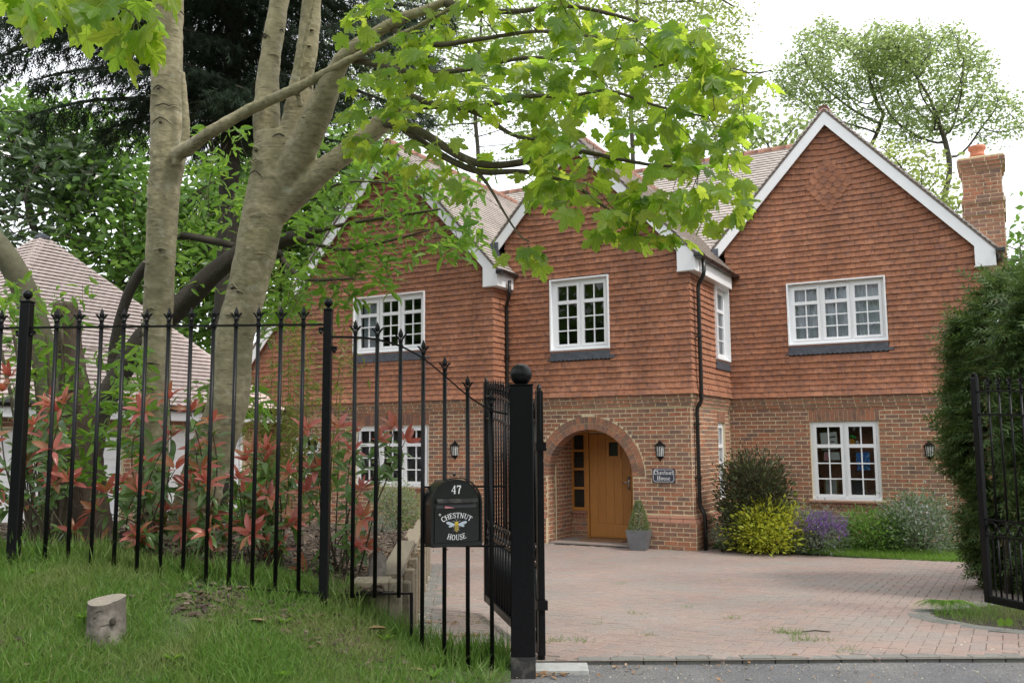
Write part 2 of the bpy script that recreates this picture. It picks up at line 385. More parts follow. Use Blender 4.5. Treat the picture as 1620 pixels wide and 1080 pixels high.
def scatter(tv, tf, pos, sc, rot):
    tv = np.asarray(tv, float); tf = np.asarray(tf, int); n = len(pos)
    V = np.einsum('nij,kj->nki', rot, tv)*np.asarray(sc).reshape(n,1,1) + pos[:,None,:]
    F = (tf[None,:,:] + (np.arange(n)*len(tv))[:,None,None]).reshape(-1, tf.shape[1])
    return V.reshape(-1,3), F

# leaf outlines, x along the leaf, unit length
LEAF_DIAMOND = ([(0,0,0),(.5,-.3,.06),(1,0,-.05),(.5,.3,.06)], [(0,1,2),(0,2,3)])
LEAF_OVAL = ([(0,0,0),(.3,-.17,.05),(.65,-.15,.04),(1,0,-.10),(.65,.15,.04),(.3,.17,.05),(.5,0,0)], [(0,1,6),(1,2,6),(2,3,6),(3,4,6),(4,5,6),(5,0,6)])
def _ell(w=.16, fold=.35, droop=.16):
    xs = (0, .10, .26, .45, .64, .82, .94, 1.0); v = []; f = []
    for x in xs:
        h = w*math.sin(math.pi*min(1, x**.85))**.75 if 0 < x < 1 else 0.0
        z = .10*x-droop*x*x*1.6
        v += [(x, 0, z), (x, -h, z+fold*h), (x, h, z+fold*h)]
    for i in range(len(xs)-1):
        a, b = i*3, i*3+3
        f += [(a, a+1, b+1), (a, b+1, b), (a, b, b+2), (a, b+2, a+2)]
    return v, f
LEAF_ELL = _ell(); LEAF_ELLS = [_ell(.155, .3, .10), _ell(.17, .5, .22), _ell(.15, .2, .02), _ell(.165, .4, .30)]
LEAF_LANCE = ([(0,0,0),(.4,-.11,.03),(1,0,-.08),(.4,.11,.03)], [(0,1,2),(0,2,3)])
def _syc(k=0, c=.0):
    rr_ = random.Random(k); out = [(0,.0),(-.06,.12),(-.10,.30),(.02,.30),(.10,.46),(.22,.40),(.30,.50),(.36,.60),(.46,.56),(.60,.60),(.58,.44),(.66,.34),(.56,.22),(.62,.17),(.74,.24),(.80,.16),(.90,.12),(1.0,0)]
    pts = out + [(x,-y) for x, y in out[-2:0:-1]]
    pts = [(x+rr_.uniform(-.02,.02), y*(1+rr_.uniform(-.07,.07))) for x, y in pts]
    v = [(.30,0,.0)] + [(x,y*.92,(.10+c)*abs(y)*(1-x)-(.32+c)*y*y-(.12+c)*x*x+rr_.uniform(-.03,.03)) for x, y in pts]
    n = len(pts); q = len(v); v += [(0,-.012,0),(0,.012,0),(-.62,0,.10)]
    return v, [(0,1+i,1+(i+1)%n) for i in range(n)]+[(q,q+1,q+2)]
LEAF_SYC = _syc(); LEAF_SYCS = [_syc(k, c) for k, c in ((1,-.05),(2,.06),(3,.16),(4,.0),(5,.28))]

def unit(rng, n):
    v = rng.normal(size=(n,3)); return v/np.linalg.norm(v, axis=1, keepdims=True)

# ------------------------------------------------------------------ the lie of the land
HX, HY, TH = 3.0454, 15.1000, 0.5040
CU, SU = math.cos(TH), math.sin(TH)
def hw(u, v, z=0.0): return Vector((HX+u*CU+v*SU, HY-u*SU+v*CU, z))
def to_house(x, y): return ((x-HX)*CU-(y-HY)*SU, (x-HX)*SU+(y-HY)*CU)
def clamp(a, lo=0.0, hi=1.0): return max(lo, min(hi, a))
def sstep(a, b, x): t = clamp((x-a)/(b-a)); return t*t*(3-2*t)
def z_drive(x, y): return .38*clamp((14.2-y)/8.1, 0, 1.03)
def bed_edge(y): return -.80 - .065*(y-6.2)                 # the timber edging of the planting bed
def z_bed(x, y):
    a = .86 - .07*max(0, y-8.5)
    return a + .05*noise.noise(Vector((x*1.3, y*1.3, 3))) + .16*clamp((-x-1.4)/1.4)
def z_verge(x, y):
    A = sstep(-.25, -1.45, x)
    zf = .40 + .46*A + .17*clamp((-x-1.3)/1.2, 0, 1.3)
    z = zf - (.33*A + .01)*max(0, 5.9-y)
    return z + .018*noise.noise(Vector((x*2.1, y*2.1, 0))) + .01*noise.noise(Vector((x*6, y*6, 9)))

def grid_mesh(name, xs, ys, zf, mat, keep=None, **k):
    nx, ny = len(xs), len(ys)
    V = [(x, y, zf(x, y)) for y in ys for x in xs]
    F = [(j*nx+i, j*nx+i+1, (j+1)*nx+i+1, (j+1)*nx+i) for j in range(ny-1) for i in range(nx-1) if keep is None or keep((xs[i]+xs[i+1])/2, (ys[j]+ys[j+1])/2)]
    return link(name, np_mesh(name, V, F, mat, True), **k)

mb = MB(); mb.add([(-400,-200,-.25),(400,-200,-.25),(400,600,-.25),(-400,600,-.25)], [(0,1,2,3)])
ground = mb.obj('ground', mTurf, kind='structure')
road = grid_mesh('road', np.linspace(-14, 14, 57), np.linspace(-4, 6.08, 42), lambda x, y: .352 - .012*(6.08-y) + .006*noise.noise(Vector((x*.9, y*.9, 5))), mAsphalt, kind='structure')
verge = grid_mesh('verge', np.linspace(-8, -.02, 134), np.linspace(3.9, 6.2, 40), z_verge, mTurf,
                  keep=lambda x, y: y > 4.1 + max(0, 1.45+x*.9) or y > 5.62, kind='structure')
bed = grid_mesh('planting_bed', np.linspace(-9, 0, 70), np.linspace(5.9, 13.6, 60),
                lambda x, y: z_bed(min(x, bed_edge(y)-.03), y) if y < 13.4 else 0.0, mSoil, keep=lambda x, y: x < bed_edge(y)-.02, kind='structure')

# drive: bedding sheet, then the blocks
DRV = [(bed_edge(6.17)+.22, 6.17), (4.9, 6.17), (3.85, 7.0), (3.52, 7.5), (3.5, 8.0), (3.75, 8.4), (4.6, 8.9), (9.0, 9.3)]
e = [hw(6.5, .0), hw(3.8, .05), hw(1.35, .27), hw(.15, .42), hw(.02, .0), hw(-3.66, -.1), hw(-8.4, -.5), hw(-8.6, -9.0)]
DRV += [(p.x, p.y) for p in e] + [(bed_edge(13.5)+.22, 13.5)]
def inside(poly, x, y):
    c = False
    for i in range(len(poly)):
        (x0,y0),(x1,y1) = poly[i], poly[i-1]
        if (y0 > y) != (y1 > y) and x < (x1-x0)*(y-y0)/(y1-y0)+x0: c = not c
    return c
drive = grid_mesh('driveway', np.linspace(-10, 10, 121), np.linspace(6.08, 25, 116), lambda x, y: z_drive(x, y)-.0035, mJoint,
                  keep=lambda x, y: x > bed_edge(min(y, 13.6))-.1 and not (y > 17 and to_house(x, y)[1] > 0.6), kind='structure')
porch_floor = None
def paver_frame(x, y):
    e_ = .05
    n = Vector((-(z_drive(x+e_, y)-z_drive(x-e_, y))/(2*e_), -(z_drive(x, y+e_)-z_drive(x, y-e_))/(2*e_), 1)).normalized()
    return n
pav = []
for j in range(-130, 8):                  # herringbone
    for i in range(-120, 120):
        k = (i-j) % 4
        if k == 0: u, v, a = i+1, j+.5, 0
        elif k == 3: u, v, a = i+.5, j+1, 1
        else: continue
        p = hw(u*.1, v*.1)
        if p.y < 6.17 or p.y > 22 or not inside(DRV, p.x, p.y): continue
        pav.append((p.x, p.y, a))
pav.sort(key=lambda p: p[0]**2+p[1]**2 if abs(p[0])/p[1] < .62 and p[0]/p[1] > -.12 else 1e6)
bm_ = MB().bbox((-.098,-.048,-.05), (.098,.048,.004), .004)
pm = bm_.mesh('paving_block', mPaver)
base = Matrix.Rotation(-TH, 4, 'Z')
def pav_mtx(x, y, a):
    n = paver_frame(x, y)
    q = Vector((0,0,1)).rotation_difference(n).to_matrix().to_4x4()
    return Matrix.Translation((x, y, z_drive(x, y)+RND.uniform(-.002,.002))) @ q @ Matrix.Rotation(-TH+a*math.pi/2+RND.uniform(-.01,.01), 4, 'Z') @ Matrix.Rotation(RND.uniform(-.010,.010), 4, 'X') @ Matrix.Rotation(RND.uniform(-.006,.006), 4, 'Y')
for q in pav[:300]: link('paving_block', pm, drive, pav_mtx(*q))
bv = np.array(bm_.v); bf4 = [f for f in bm_.f if len(f) == 4]
P = np.array([[list(r) for r in pav_mtx(*q)] for q in pav[300:]])
V = np.einsum('nij,kj->nki', P[:, :3, :3], bv) + P[:, None, :3, 3]
F = (np.array(bf4)[None] + (np.arange(len(P))*len(bv))[:, None, None]).reshape(-1, 4)
link('paving_blocks', np_mesh('paving_blocks', V.reshape(-1, 3), F, mPaver), drive, kind='stuff')
# grey edging: front course, the double row beside the bed, the curve round the turf corner
def edging(path, w, l, lift=.006):
    out = []
    for (x0,y0),(x1,y1) in zip(path, path[1:]):
        L = math.hypot(x1-x0, y1-y0); n = max(1, round(L/(l+.004)))
        for i in range(n):
            t = (i+.5)/n; x = x0+(x1-x0)*t; y = y0+(y1-y0)*t
            out.append((x, y, math.atan2(y1-y0, x1-x0), L/n-.004))
    return out
em = {}
def place_edging(path, w, l, name='edging_block'):
    for x, y, a, ll in edging(path, w, l):
        k = (round(ll, 2), w)
        if k not in em: em[k] = MB().bbox((-k[0]/2,-w/2,-.08), (k[0]/2,w/2,.005), .003).mesh('edging_block', mGreyBlock)
        q = Vector((0,0,1)).rotation_difference(paver_frame(x, y)).to_matrix().to_4x4()
        link(name, em[k], drive, Matrix.Translation((x, y, z_drive(x, y)+RND.uniform(-.003,.003))) @ q @ Matrix.Rotation(a+RND.uniform(-.006,.006), 4, 'Z'))
place_edging([(.42, 6.15), (5.2, 6.15)], .105, .215)
for o in (.085, .195): place_edging([(bed_edge(6.5)+.05+o, 6.5), (bed_edge(13.4)+.05+o, 13.4)], .10, .2)
cv = [(5.3,6.3),(4.9,6.32),(4.35,6.62),(3.92,6.98),(3.62,7.32),(3.48,7.65),(3.46,7.95),(3.6,8.25),(3.95,8.52),(4.6,8.85),(5.6,9.05)]
place_edging(cv, .10, .2); place_edging([(x+.11*(1 if y<8 else .3), y+(.03 if y<8 else -.11)) for x, y in cv], .10, .2)
# turf: corner under the hedge, and the strip in front of the wing
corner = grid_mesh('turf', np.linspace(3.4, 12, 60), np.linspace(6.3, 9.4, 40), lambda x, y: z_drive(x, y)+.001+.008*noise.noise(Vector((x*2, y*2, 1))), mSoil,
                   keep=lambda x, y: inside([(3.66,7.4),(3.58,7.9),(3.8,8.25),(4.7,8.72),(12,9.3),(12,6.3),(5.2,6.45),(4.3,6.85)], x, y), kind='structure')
mbl = MB()
nu, nv = 40, 16
V = []; F = []
for j in range(nv+1):
    for i in range(nu+1):
        u = .1+6.2*i/nu; v0 = .47-.42*clamp((u-.15)/3.65); v = v0+(2.5-v0)*j/nv
        p = hw(u, v); V.append((p.x, p.y, -.03 if j == 0 else .03+.05*j/nv+.015*noise.noise(Vector((u*2, v*2, 0)))))
F = [(j*(nu+1)+i, j*(nu+1)+i+1, (j+1)*(nu+1)+i+1, (j+1)*(nu+1)+i) for j in range(nv) for i in range(nu)]
lawn = link('lawn', np_mesh('lawn', V, F, mTurf, True), kind='structure')

# ------------------------------------------------------------------ the house
house = empty('brick_house', (HX, HY, 0), -TH, 'tile hung red brick house with three white edged gables and an arched porch', 'house')
CAML = Vector((4.62, -14.69, EYE))
FRONT = lambda v: frame((0, v, 0), (1,0,0), (0,-1,0))
SIDE = lambda u: frame((u, 0, 0), (0,1,0), (1,0,0))

class Pieces:
    """bricks or tiles: the ones that show largest become objects, the rest one joined part"""
    def __init__(s): s.full = []; s.rest = MB()

def lay_bricks(pcs, polys, fr, z0, z1, pitch=.225, phase=0.0, proud=.005, cz=.075, parent=None, keep_full=True):
    n = int((z1-z0)/cz+.5)
    for c in range(n):
        za = z0+c*cz; zm = za+cz/2
        for a, b in scan(polys, zm):
            if b-a < .03: continue
            s = math.floor((a-phase)/pitch)*pitch+phase + (pitch/2 if c % 2 else 0)
            while s > a: s -= pitch
            while s < b:
                s0, s1 = max(a, s)+.0065, min(b, s+pitch)-.0065
                s += pitch
                if s1-s0 < .02: continue
                d = proud+RND.uniform(-.003,.003); t0, t1 = za+.0065+RND.uniform(-.001,.001), za+cz-.0065+RND.uniform(-.001,.001)
                if keep_full and s1-s0 > pitch-.0131:
                    pcs.full.append((fr, (s0+s1)/2, (t0+t1)/2, d, parent))
                else: brick_to(pcs.rest, fr, s0, s1, t0, t1, d)
def brick_to(mb, fr, s0, s1, t0, t1, d):
    e = .004; r0 = -.02
    v = [fr(s0,t0,r0),fr(s1,t0,r0),fr(s1,t1,r0),fr(s0,t1,r0), fr(s0,t0,d-e),fr(s1,t0,d-e),fr(s1,t1,d-e),fr(s0,t1,d-e), fr(s0+e,t0+e,d),fr(s1-e,t0+e,d),fr(s1-e,t1-e,d),fr(s0+e,t1-e,d)]
    mb.add(v, [(0,1,5,4),(1,2,6,5),(2,3,7,6),(3,0,4,7),(4,5,9,8),(5,6,10,9),(6,7,11,10),(7,4,8,11),(8,9,10,11)])
def fr_mtx(fr, s, t, n):
    o = fr(s, t, n); x = fr(s+1, t, n)-o; z = fr(s, t+1, n)-o; y = -(fr(s, t, n+1)-o)
    return Matrix(((x.x,y.x,z.x,o.x),(x.y,y.y,z.y,o.y),(x.z,y.z,z.z,o.z),(0,0,0,1)))

def lay_tiles(pcs, polys, fr, z0, z1, gauge=.105, width=.165, ob=.041, ot=.014, lap=.022, flare=(), lift=None, wob=.0065, skip=None, phase=0):
    n = int(math.ceil((z1-z0)/gauge))
    for c in range(n):
        za = z0+c*gauge; zb = min(za+gauge+lap, z1+.001)
        lo, hi = scan(polys, za+.004), scan(polys, min(zb-lap, z1-.002)-.002); mid = scan(polys, za+gauge/2)
        if len(lo) != len(mid): lo = mid
        if len(hi) != len(mid): hi = mid
        fl = flare[c] if c < len(flare) else 0.0
        for (a, b), (la, lb), (ha, hb) in zip(mid, lo, hi):
            s = math.floor((a-phase)/width)*width+phase + (width/2 if c % 2 else 0)
            while s > min(a, la, ha): s -= width
            while s < max(b, lb, hb):
                def cl(q, lo_, hi_): return max(lo_, min(hi_, q))
                b0, b1 = cl(s, la, lb), cl(s+width, la, lb); t0, t1 = cl(s, ha, hb), cl(s+width, ha, hb)
                q = s; s += width
                if b1-b0 < .02 and t1-t0 < .02: continue
                if skip and skip(q+width/2, c): continue
                fullt = b1-b0 > width-1e-4 and t1-t0 > width-1e-4
                jb = RND.uniform(-wob, wob); jo = RND.uniform(-.003, .003); tl = RND.uniform(-.006, .006)
                l0 = lift(b0, za) if lift else 0; l1 = lift(b1, za) if lift else 0
                if fullt and not fl and abs(l0) < 1e-6 and abs(l1) < 1e-6 and zb-za > gauge+lap-1e-3:
                    pcs.full.append((fr, (b0+b1)/2, za+jb*.6, jo, tl))
                else:
                    tile_to(pcs.rest, fr, b0+.0015, b1-.0015, t0+.0015, t1-.0015, za+jb*.5, zb, ob+jo+fl, ot+jo*.5+fl*.6, l0, l1)
def tile_to(mb, fr, b0, b1, t0, t1, za, zb, ob, ot, l0=0, l1=0, th=.019):
    mb_, mt_ = (b0+b1)/2, (t0+t1)/2
    v = [fr(b0,za+l0,ob),fr(mb_,za+(l0+l1)/2,ob+.003),fr(b1,za+l1,ob),fr(t1,zb+l1,ot),fr(mt_,zb+(l0+l1)/2,ot+.003),fr(t0,zb+l0,ot),
         fr(b0,za+l0,ob-th),fr(mb_,za+(l0+l1)/2,ob-th+.003),fr(b1,za+l1,ob-th),fr(t1,zb+l1,ot-th),fr(t0,zb+l0,ot-th)]
    mb.add(v, [(0,1,4,5),(1,2,3,4),(6,7,1,0),(7,8,2,1),(8,9,3,2),(10,6,0,5)])
def tile_mesh(name, mat, w, h, ob, ot):
    mb = MB(); tile_to(mb, lambda a, b, c: Vector((a, -c, b)), -w/2+.0015, w/2-.0015, -w/2+.0015, w/2-.0015, 0, h, ob, ot); return mb.mesh(name, mat)

def finish(pcs, name, stuff, mesh, keep, kparent, sparent, mat, put):
    cand = [q for q in pcs.full if keep(q)]
    cand.sort(key=lambda q: (q[0](q[1], q[2], 0)-CAML).length)
    ids = set(id(q) for q in cand[:300])
    for q in pcs.full:
        if id(q) in ids: link(name, mesh, kparent, fr_mtx(q[0], q[1], q[2], q[3]))
        else: put(pcs.rest, q)
    if pcs.rest.v: pcs.rest.obj(stuff, mat, sparent, kind='stuff')

# --- levels and planes
ZP, ZC0, ZT = .45, 2.415, 2.62
VM, VR, VL = .06, 2.45, -.44              # brick planes: middle, right wing, left gable
UM, UL = -.06, -3.66                      # right corners of the middle and left gables
AC, AZ, AR, ARO = -1.96, 1.21, .83, 1.07  # porch arch
fM, fR, fL, fS, fSL = FRONT(VM), FRONT(VR), FRONT(VL), SIDE(UM), SIDE(UL)
WL_M = dict(s0=-2.66, s1=-1.485, z0=3.47, z1=4.80)     # upper windows
WL_R = dict(s0=1.13, s1=2.86, z0=3.575, z1=4.75)
WL_L = dict(s0=-6.86, s1=-5.12, z0=3.60, z1=4.75)
WS_U = dict(s0=1.47, s1=2.36, z0=3.32, z1=4.72)
WB_R = dict(s0=1.435, s1=2.615, z0=.74, z1=2.16)
WB_L = dict(s0=-6.83, s1=-5.07, z0=.98, z1=2.16)
WB_S = dict(s0=1.66, s1=2.12, z0=.76, z1=2.16)
WB_L2 = dict(s0=-8.55, s1=-7.75, z0=.9, z1=2.0)
def wr(w, g=0): return rect(w['s0']-g, w['s1']+g, w['z0']-g, w['z1']+g)
arch_in = [(AC-AR, -.1)] + [(AC+AR*math.cos(R(180-i*6)), AZ+AR*math.sin(R(180-i*6))) for i in range(31)] + [(AC+AR, -.1)]
arch_out = [(AC-ARO, AZ-.0)] + [(AC+ARO*math.cos(R(180-i*6)), AZ+ARO*math.sin(R(180-i*6))) for i in range(31)] + [(AC+ARO, AZ)]
arch_cut = [(AC-AR, -.1), (AC-AR, AZ)] + arch_out + [(AC+AR, AZ), (AC+AR, -.1)]

def wall(name, outline, holes, fr, depth, mat, parent, n0=0.0):
    mb = MB(); sheet([outline]+holes, fr, n0, mb)
    for h in holes:
        k = len(h)
        mb.add([fr(p[0], p[1], n0) for p in h]+[fr(p[0], p[1], n0-depth) for p in h], [(i, (i+1)%k, k+(i+1)%k, k+i) for i in range(k)])
    return mb.obj(name, mat, parent)

bricks = Pieces()
wM = wall('brick_wall', rect(UL-.02, UM, -.1, ZT), [arch_in], fM, .30, mMortar, house)
wR = wall('brick_wall', rect(UM, 4.5, -.1, ZT), [wr(WB_R)], fR, .11, mMortar, house)
wL = wall('brick_wall', rect(-9.6, UL, -.1, ZT), [wr(WB_L), wr(WB_L2)], fL, .11, mMortar, house)
wS = wall('brick_wall', rect(VM+.004, VR, -.1, ZT), [wr(WB_S)], fS, .11, mMortar, house)
wSL = wall('brick_wall', rect(VL+.004, VM, -.1, ZT), [], fSL, .1, mMortar, house)
def soldier_hole(w): return rect(w['s0']-.02, w['s1']+.02, w['z1'], w['z1']+.215)
def sill_hole(w): return rect(w['s0']-.06, w['s1']+.06, w['z0']-.115, w['z0'])
lay_bricks(bricks, [rect(UL+.004, UM, ZP+.13, ZC0), arch_cut], fM, ZP+.135, ZC0, parent=0)
lay_bricks(bricks, [rect(UM+.01, 4.5, -.06, ZC0), wr(WB_R), soldier_hole(WB_R), sill_hole(WB_R)], fR, -.06, ZC0, parent=1, phase=.03)
lay_bricks(bricks, [rect(-9.6, UL, .0, ZC0), wr(WB_L), soldier_hole(WB_L), sill_hole(WB_L), wr(WB_L2)], fL, .015, ZC0, parent=2)
lay_bricks(bricks, [rect(VM+.006, VR, ZP+.13, ZC0), wr(WB_S), soldier_hole(WB_S)], fS, ZP+.135, ZC0, parent=3, phase=VM-.11)
lay_bricks(bricks, [rect(VL+.006, VM, .0, ZC0)], fSL, .015, ZC0, parent=4, phase=VL)
# corbel courses stepping out under the tiles
for k in range(3):
    z = ZC0+.07*k-.005; o = .022*(k+1)
    for fr, a, b in ((fM, UL+.05, UM+o), (fR, UM+o+.01, 4.5+o), (fL, -9.6, UL+o), (fS, VM-o+.004, VR-o), (fSL, VL-o+.004, VM-o)):
        cb = MB().prism(rect(a, b, z, z+.066), -.02, o, fr)
        cb.obj('corbel_course', mMortar, house)
        lay_bricks(bricks, [rect(a, b, z, z+.07)], fr, z, z+.07, pitch=.225 if k != 1 else .1125, phase=.1*k, proud=o+.006, cz=.066, keep_full=False)
# plinth with its canted cap courses
mbp = MB()
fM0, fS0 = FRONT(0.0), SIDE(0.0)
for fr, a, b, cut in ((fM0, AC+AR, 0.0, None), (fM0, UL+.02, AC-AR, None), (fS0, .004, VR, None)):
    MB().prism(rect(a, b, -.1, ZP), -.055, 0, fr).obj('plinth', mMortar, house)
    lay_bricks(bricks, [rect(a, b, -.06, ZP)], fr, -.0, ZP, phase=b if fr is fM0 else .12, keep_full=(fr is fM0), parent=0)
mcb = []
def cant(fr, a, b, z, n0, h, dn, pitch=.225, ca=0, cb=0):
    s = a
    while s < b-.01:
        e = min(b, s+pitch); ka = ca if s == a else 0; kb = cb if e == b else 0
        d = RND.uniform(-.002, .002)
        v = [fr(s+.004, z+.004, n0+d), fr(e-.004, z+.004, n0+d), fr(e-.004-kb, z+h, n0-dn+d), fr(s+.004+ka, z+h, n0-dn+d),
             fr(s+.004, z+.004, n0-.06), fr(e-.004, z+.004, n0-.06), fr(e-.004-kb, z+h, n0-.07), fr(s+.004+ka, z+h, n0-.07)]
        m_ = MB().add(v, [(0,1,2,3),(4,0,3,7),(1,5,6,2),(3,2,6,7),(0,4,5,1)])
        m_.obj('plinth_brick', mCant, house); s = e
for k in range(2):
    n0 = .008-.032*k; z = ZP+.068*k
    cant(fM0, AC+AR, n0, z, n0, .062, .03, cb=.03)
    cant(fM0, UL+.03, AC-AR, z, n0, .062, .03)
    cant(fS0, -n0+.003, VR, z, n0, .062, .03, pitch=.1125, ca=.03)
for fr, a, b in ((fM, AC+AR, UM), (fM, UL, AC-AR), (fS, VM+.004, VR)): MB().prism(rect(a, b, ZP, ZP+.135), -.05, .012, fr).obj('plinth', mMortar, house)
# arch of two rings of headers, soldier courses over the windows, tile sills
for ring in range(2):
    r0 = AR-.005+.120*ring; n = 36 if ring == 0 else 40
    for i in range(n):
        a0, a1 = math.pi*i/n+.006, math.pi*(i+1)/n-.006; d = .010+RND.uniform(-.002, .003)+.002*ring
        q = [(AC+r*math.cos(a), AZ+r*math.sin(a)) for r, a in ((r0,a0),(r0+.108,a0),(r0+.108,a1),(r0,a1))]
        MB().prism(q, -.297 if ring == 0 else -.05, d, fM).obj('arch_brick', mArchBrick, wM)
for w, fr, par in ((WB_R, fR, wR), (WB_L, fL, wL), (WB_S, fS, wS)):
    s = w['s0']-.02; n = int((w['s1']-w['s0']+.04)/.075+.5); st = (w['s1']-w['s0']+.04)/n
    for i in range(n):
        MB().prism(rect(s+i*st+.005, s+(i+1)*st-.005, w['z1']+.004, w['z1']+.213), -.09, .009+RND.uniform(-.002,.003), fr).obj('soldier_brick', mBrick, par)
    mb = MB(); mb.prism(rect(w['s0']-.07, w['s1']+.07, w['z0']-.045, w['z0']-.015), -.1, .055, fr)
    mb.obj('tile_sill', mRidge, par)
    n = int((w['s1']-w['s0']+.1)/.075); st = (w['s1']-w['s0']+.1)/n
    for i in range(n): MB().prism(rect(w['s0']-.05+i*st+.004, w['s0']-.05+(i+1)*st-.004, w['z0']-.112, w['z0']-.05), -.02, .030+RND.uniform(-.003,.003), fr).obj('sill_brick', mCant, par)

# --- porch: side walls, back wall, ceiling, floor, oak door
VD = 1.0; UPL, UPR = -2.76, -1.06
mb = MB()
fPL, fPR, fD = SIDE(UPL), frame((UPR,0,0), (0,-1,0), (-1,0,0)), FRONT(VD+.06)
mb.prism(rect(VM+.3, VD+.06, -.1, 2.5), -.02, 0, fPL); mb.prism(rect(-(VD+.06), -(VM+.3), -.1, 2.5), -.02, 0, fPR)
mb.prism(rect(UPL-.3, UPR+.3, 1.98, 2.5), -.05, -.01, fD); mb.prism(rect(UPL-.3, -2.415-.36, -.1, 2.5), -.05, -.01, fD)
mb.prism(rect(-1.54+.02, UPR+.3, -.1, 2.5), -.05, -.01, fD); mb.prism(rect(-2.77, -2.43, -.1, .52), -.05, -.01, fD)
pw = mb.obj('porch_wall', mMortar, house)
MB().box((UPL-.1, VM+.301, 2.06), (UPR+.1, VD+.1, 2.1)).obj('porch_ceiling', mWhite, house)
pb = Pieces()
lay_bricks(pb, [rect(VM+.3, VD+.05, 0, 2.06)], fPL, 0, 2.06, keep_full=False); lay_bricks(pb, [rect(-(VD+.05), -(VM+.3), 0, 2.06)], fPR, 0, 2.06, keep_full=False)
lay_bricks(pb, [rect(UPL, -2.43, 0, .5)], fD, 0, .45, proud=.004, keep_full=False); lay_bricks(pb, [rect(-1.52, UPR, 0, 2.06)], fD, 0, 2.06, proud=.004, keep_full=False)
for k, (a0, a1) in enumerate(((VM+.012, VM+.3),)):       # jambs of the arch
    fj = frame((AC-AR,0,0), (0,1,0), (1,0,0)); lay_bricks(pb, [rect(a0, a1, 0, AZ)], fj, 0, AZ, proud=.004, keep_full=False)
    fj = frame((AC+AR,0,0), (0,-1,0), (-1,0,0)); lay_bricks(pb, [rect(-a1, -a0, 0, AZ)], fj, 0, AZ, proud=.004, keep_full=False)
pb.rest.obj('porch_brickwork', mBrick, house, kind='stuff')
MB().box((UPL, .0, -.1), (UPR, VD+.1, .028)).obj('porch_floor', mPaver, house)
MB().box((UPL+.15, -.06, -.05), (UPR+.05, -.015, .016)).obj('drain_channel', mIronDirty, house)
for i in range(7):
    for j in range(2): MB().bbox((UPL+.03+i*.232, .06+j*.115, .01), (UPL+.03+i*.232+.222, .06+j*.115+.105, .036), .004).obj('threshold_block', mPaver, house)
MB().bbox((-2.35, .42, .028), (-1.5, .92, .045), .006).obj('doormat', mLitter, house)
door = MB().prism(rect(-2.395, -1.545, .03, 1.97), -.03, -.008, fD).obj('front_door', mOak, house)
for i in range(5):
    a = -2.385+i*.166
    if i in (2, 3):
        for z0, z1 in ((.30, 1.50), (1.86, 1.96)): MB().prism(rect(a+.002, a+.164, z0, z1), -.009, .012, fD).obj('door_plank', mOak, door)
    else: MB().prism(rect(a+.002, a+.164, .30, 1.96), -.009, .012, fD).obj('door_plank', mOak, door)
MB().prism(rect(-2.385, -1.555, .04, .297), -.009, .016, fD).obj('door_rail', mOak, door)
mb = MB(); zz = (1.50, 1.86); ss = (-2.05, -1.725)
for a, b, c, d in ((ss[0]+.02,ss[0]+.07,*zz),(ss[1]-.07,ss[1]-.02,*zz),(ss[0]+.07,ss[1]-.07,zz[0],zz[0]+.05),(ss[0]+.07,ss[1]-.07,zz[1]-.05,zz[1])): mb.prism(rect(a,b,c,d), -.009, .028, fD)
mb.obj('door_light_frame', mOak, door)
MB().prism(rect(ss[0]+.07, ss[1]-.07, zz[0]+.05, zz[1]-.05), -.012, -.004, fD).obj('pane', mBlackGloss, door)
mb = MB()
for a in (ss[0], ss[1]-.02): mb.prism(rect(a, a+.02, *zz), -.009, .011, fD)
mb.obj('door_filler', mOak, door)
mb = MB(); mb.prism(rect(-1.615,-1.575,.93,1.17), .012, .022, fD); mb.tube([fD(-1.595,1.06,.02),fD(-1.595,1.06,.065),fD(-1.60,1.06,.068),fD(-1.71,1.06,.068)], .011, 8); mb.obj('handle', mSteel, door, True)
mb = MB()
for a, b, c, d in ((-2.445,-2.399,.03,2.0),(-1.541,-1.50,.03,2.0),(-2.445,-1.50,2.0,2.05)): mb.prism(rect(a,b,c,d), -.05, .03, fD)
mb.obj('door_frame', mOak, house)
sl = MB()
for a, b, c, d in ((-2.765,-2.72,.52,2.0),(-2.50,-2.447,.52,2.0),(-2.72,-2.50,.52,.585),(-2.72,-2.50,1.95,2.0),(-2.72,-2.50,.92,.965),(-2.72,-2.50,1.28,1.325),(-2.72,-2.50,1.63,1.675)): sl.prism(rect(a,b,c,d), -.04, .022, fD)
sl = sl.obj('side_light', mOak, house)
for c, d in ((.585,.92),(.965,1.28),(1.325,1.63),(1.675,1.95)): MB().add([fD(-2.72,c,-.01),fD(-2.50,c,-.01),fD(-2.50,d,-.01),fD(-2.72,d,-.01)], [(0,1,2,3)]).obj('pane', mGlass, sl)
mb = MB(); mb.box((-2.75, VD+.1, .5), (-2.44, VD+.7, 2.0)); mb.obj('hall', mDark, house)
MB().prism(rect(-2.80,-2.43,.475,.517), -.02, .07, fD).obj('tile_sill', mRidge, house)
for i in range(4): MB().prism(rect(-2.74+i*.075,-2.74+i*.075+.068,.40,.47), -.02, .035, fD).obj('sill_brick', mCant, house)

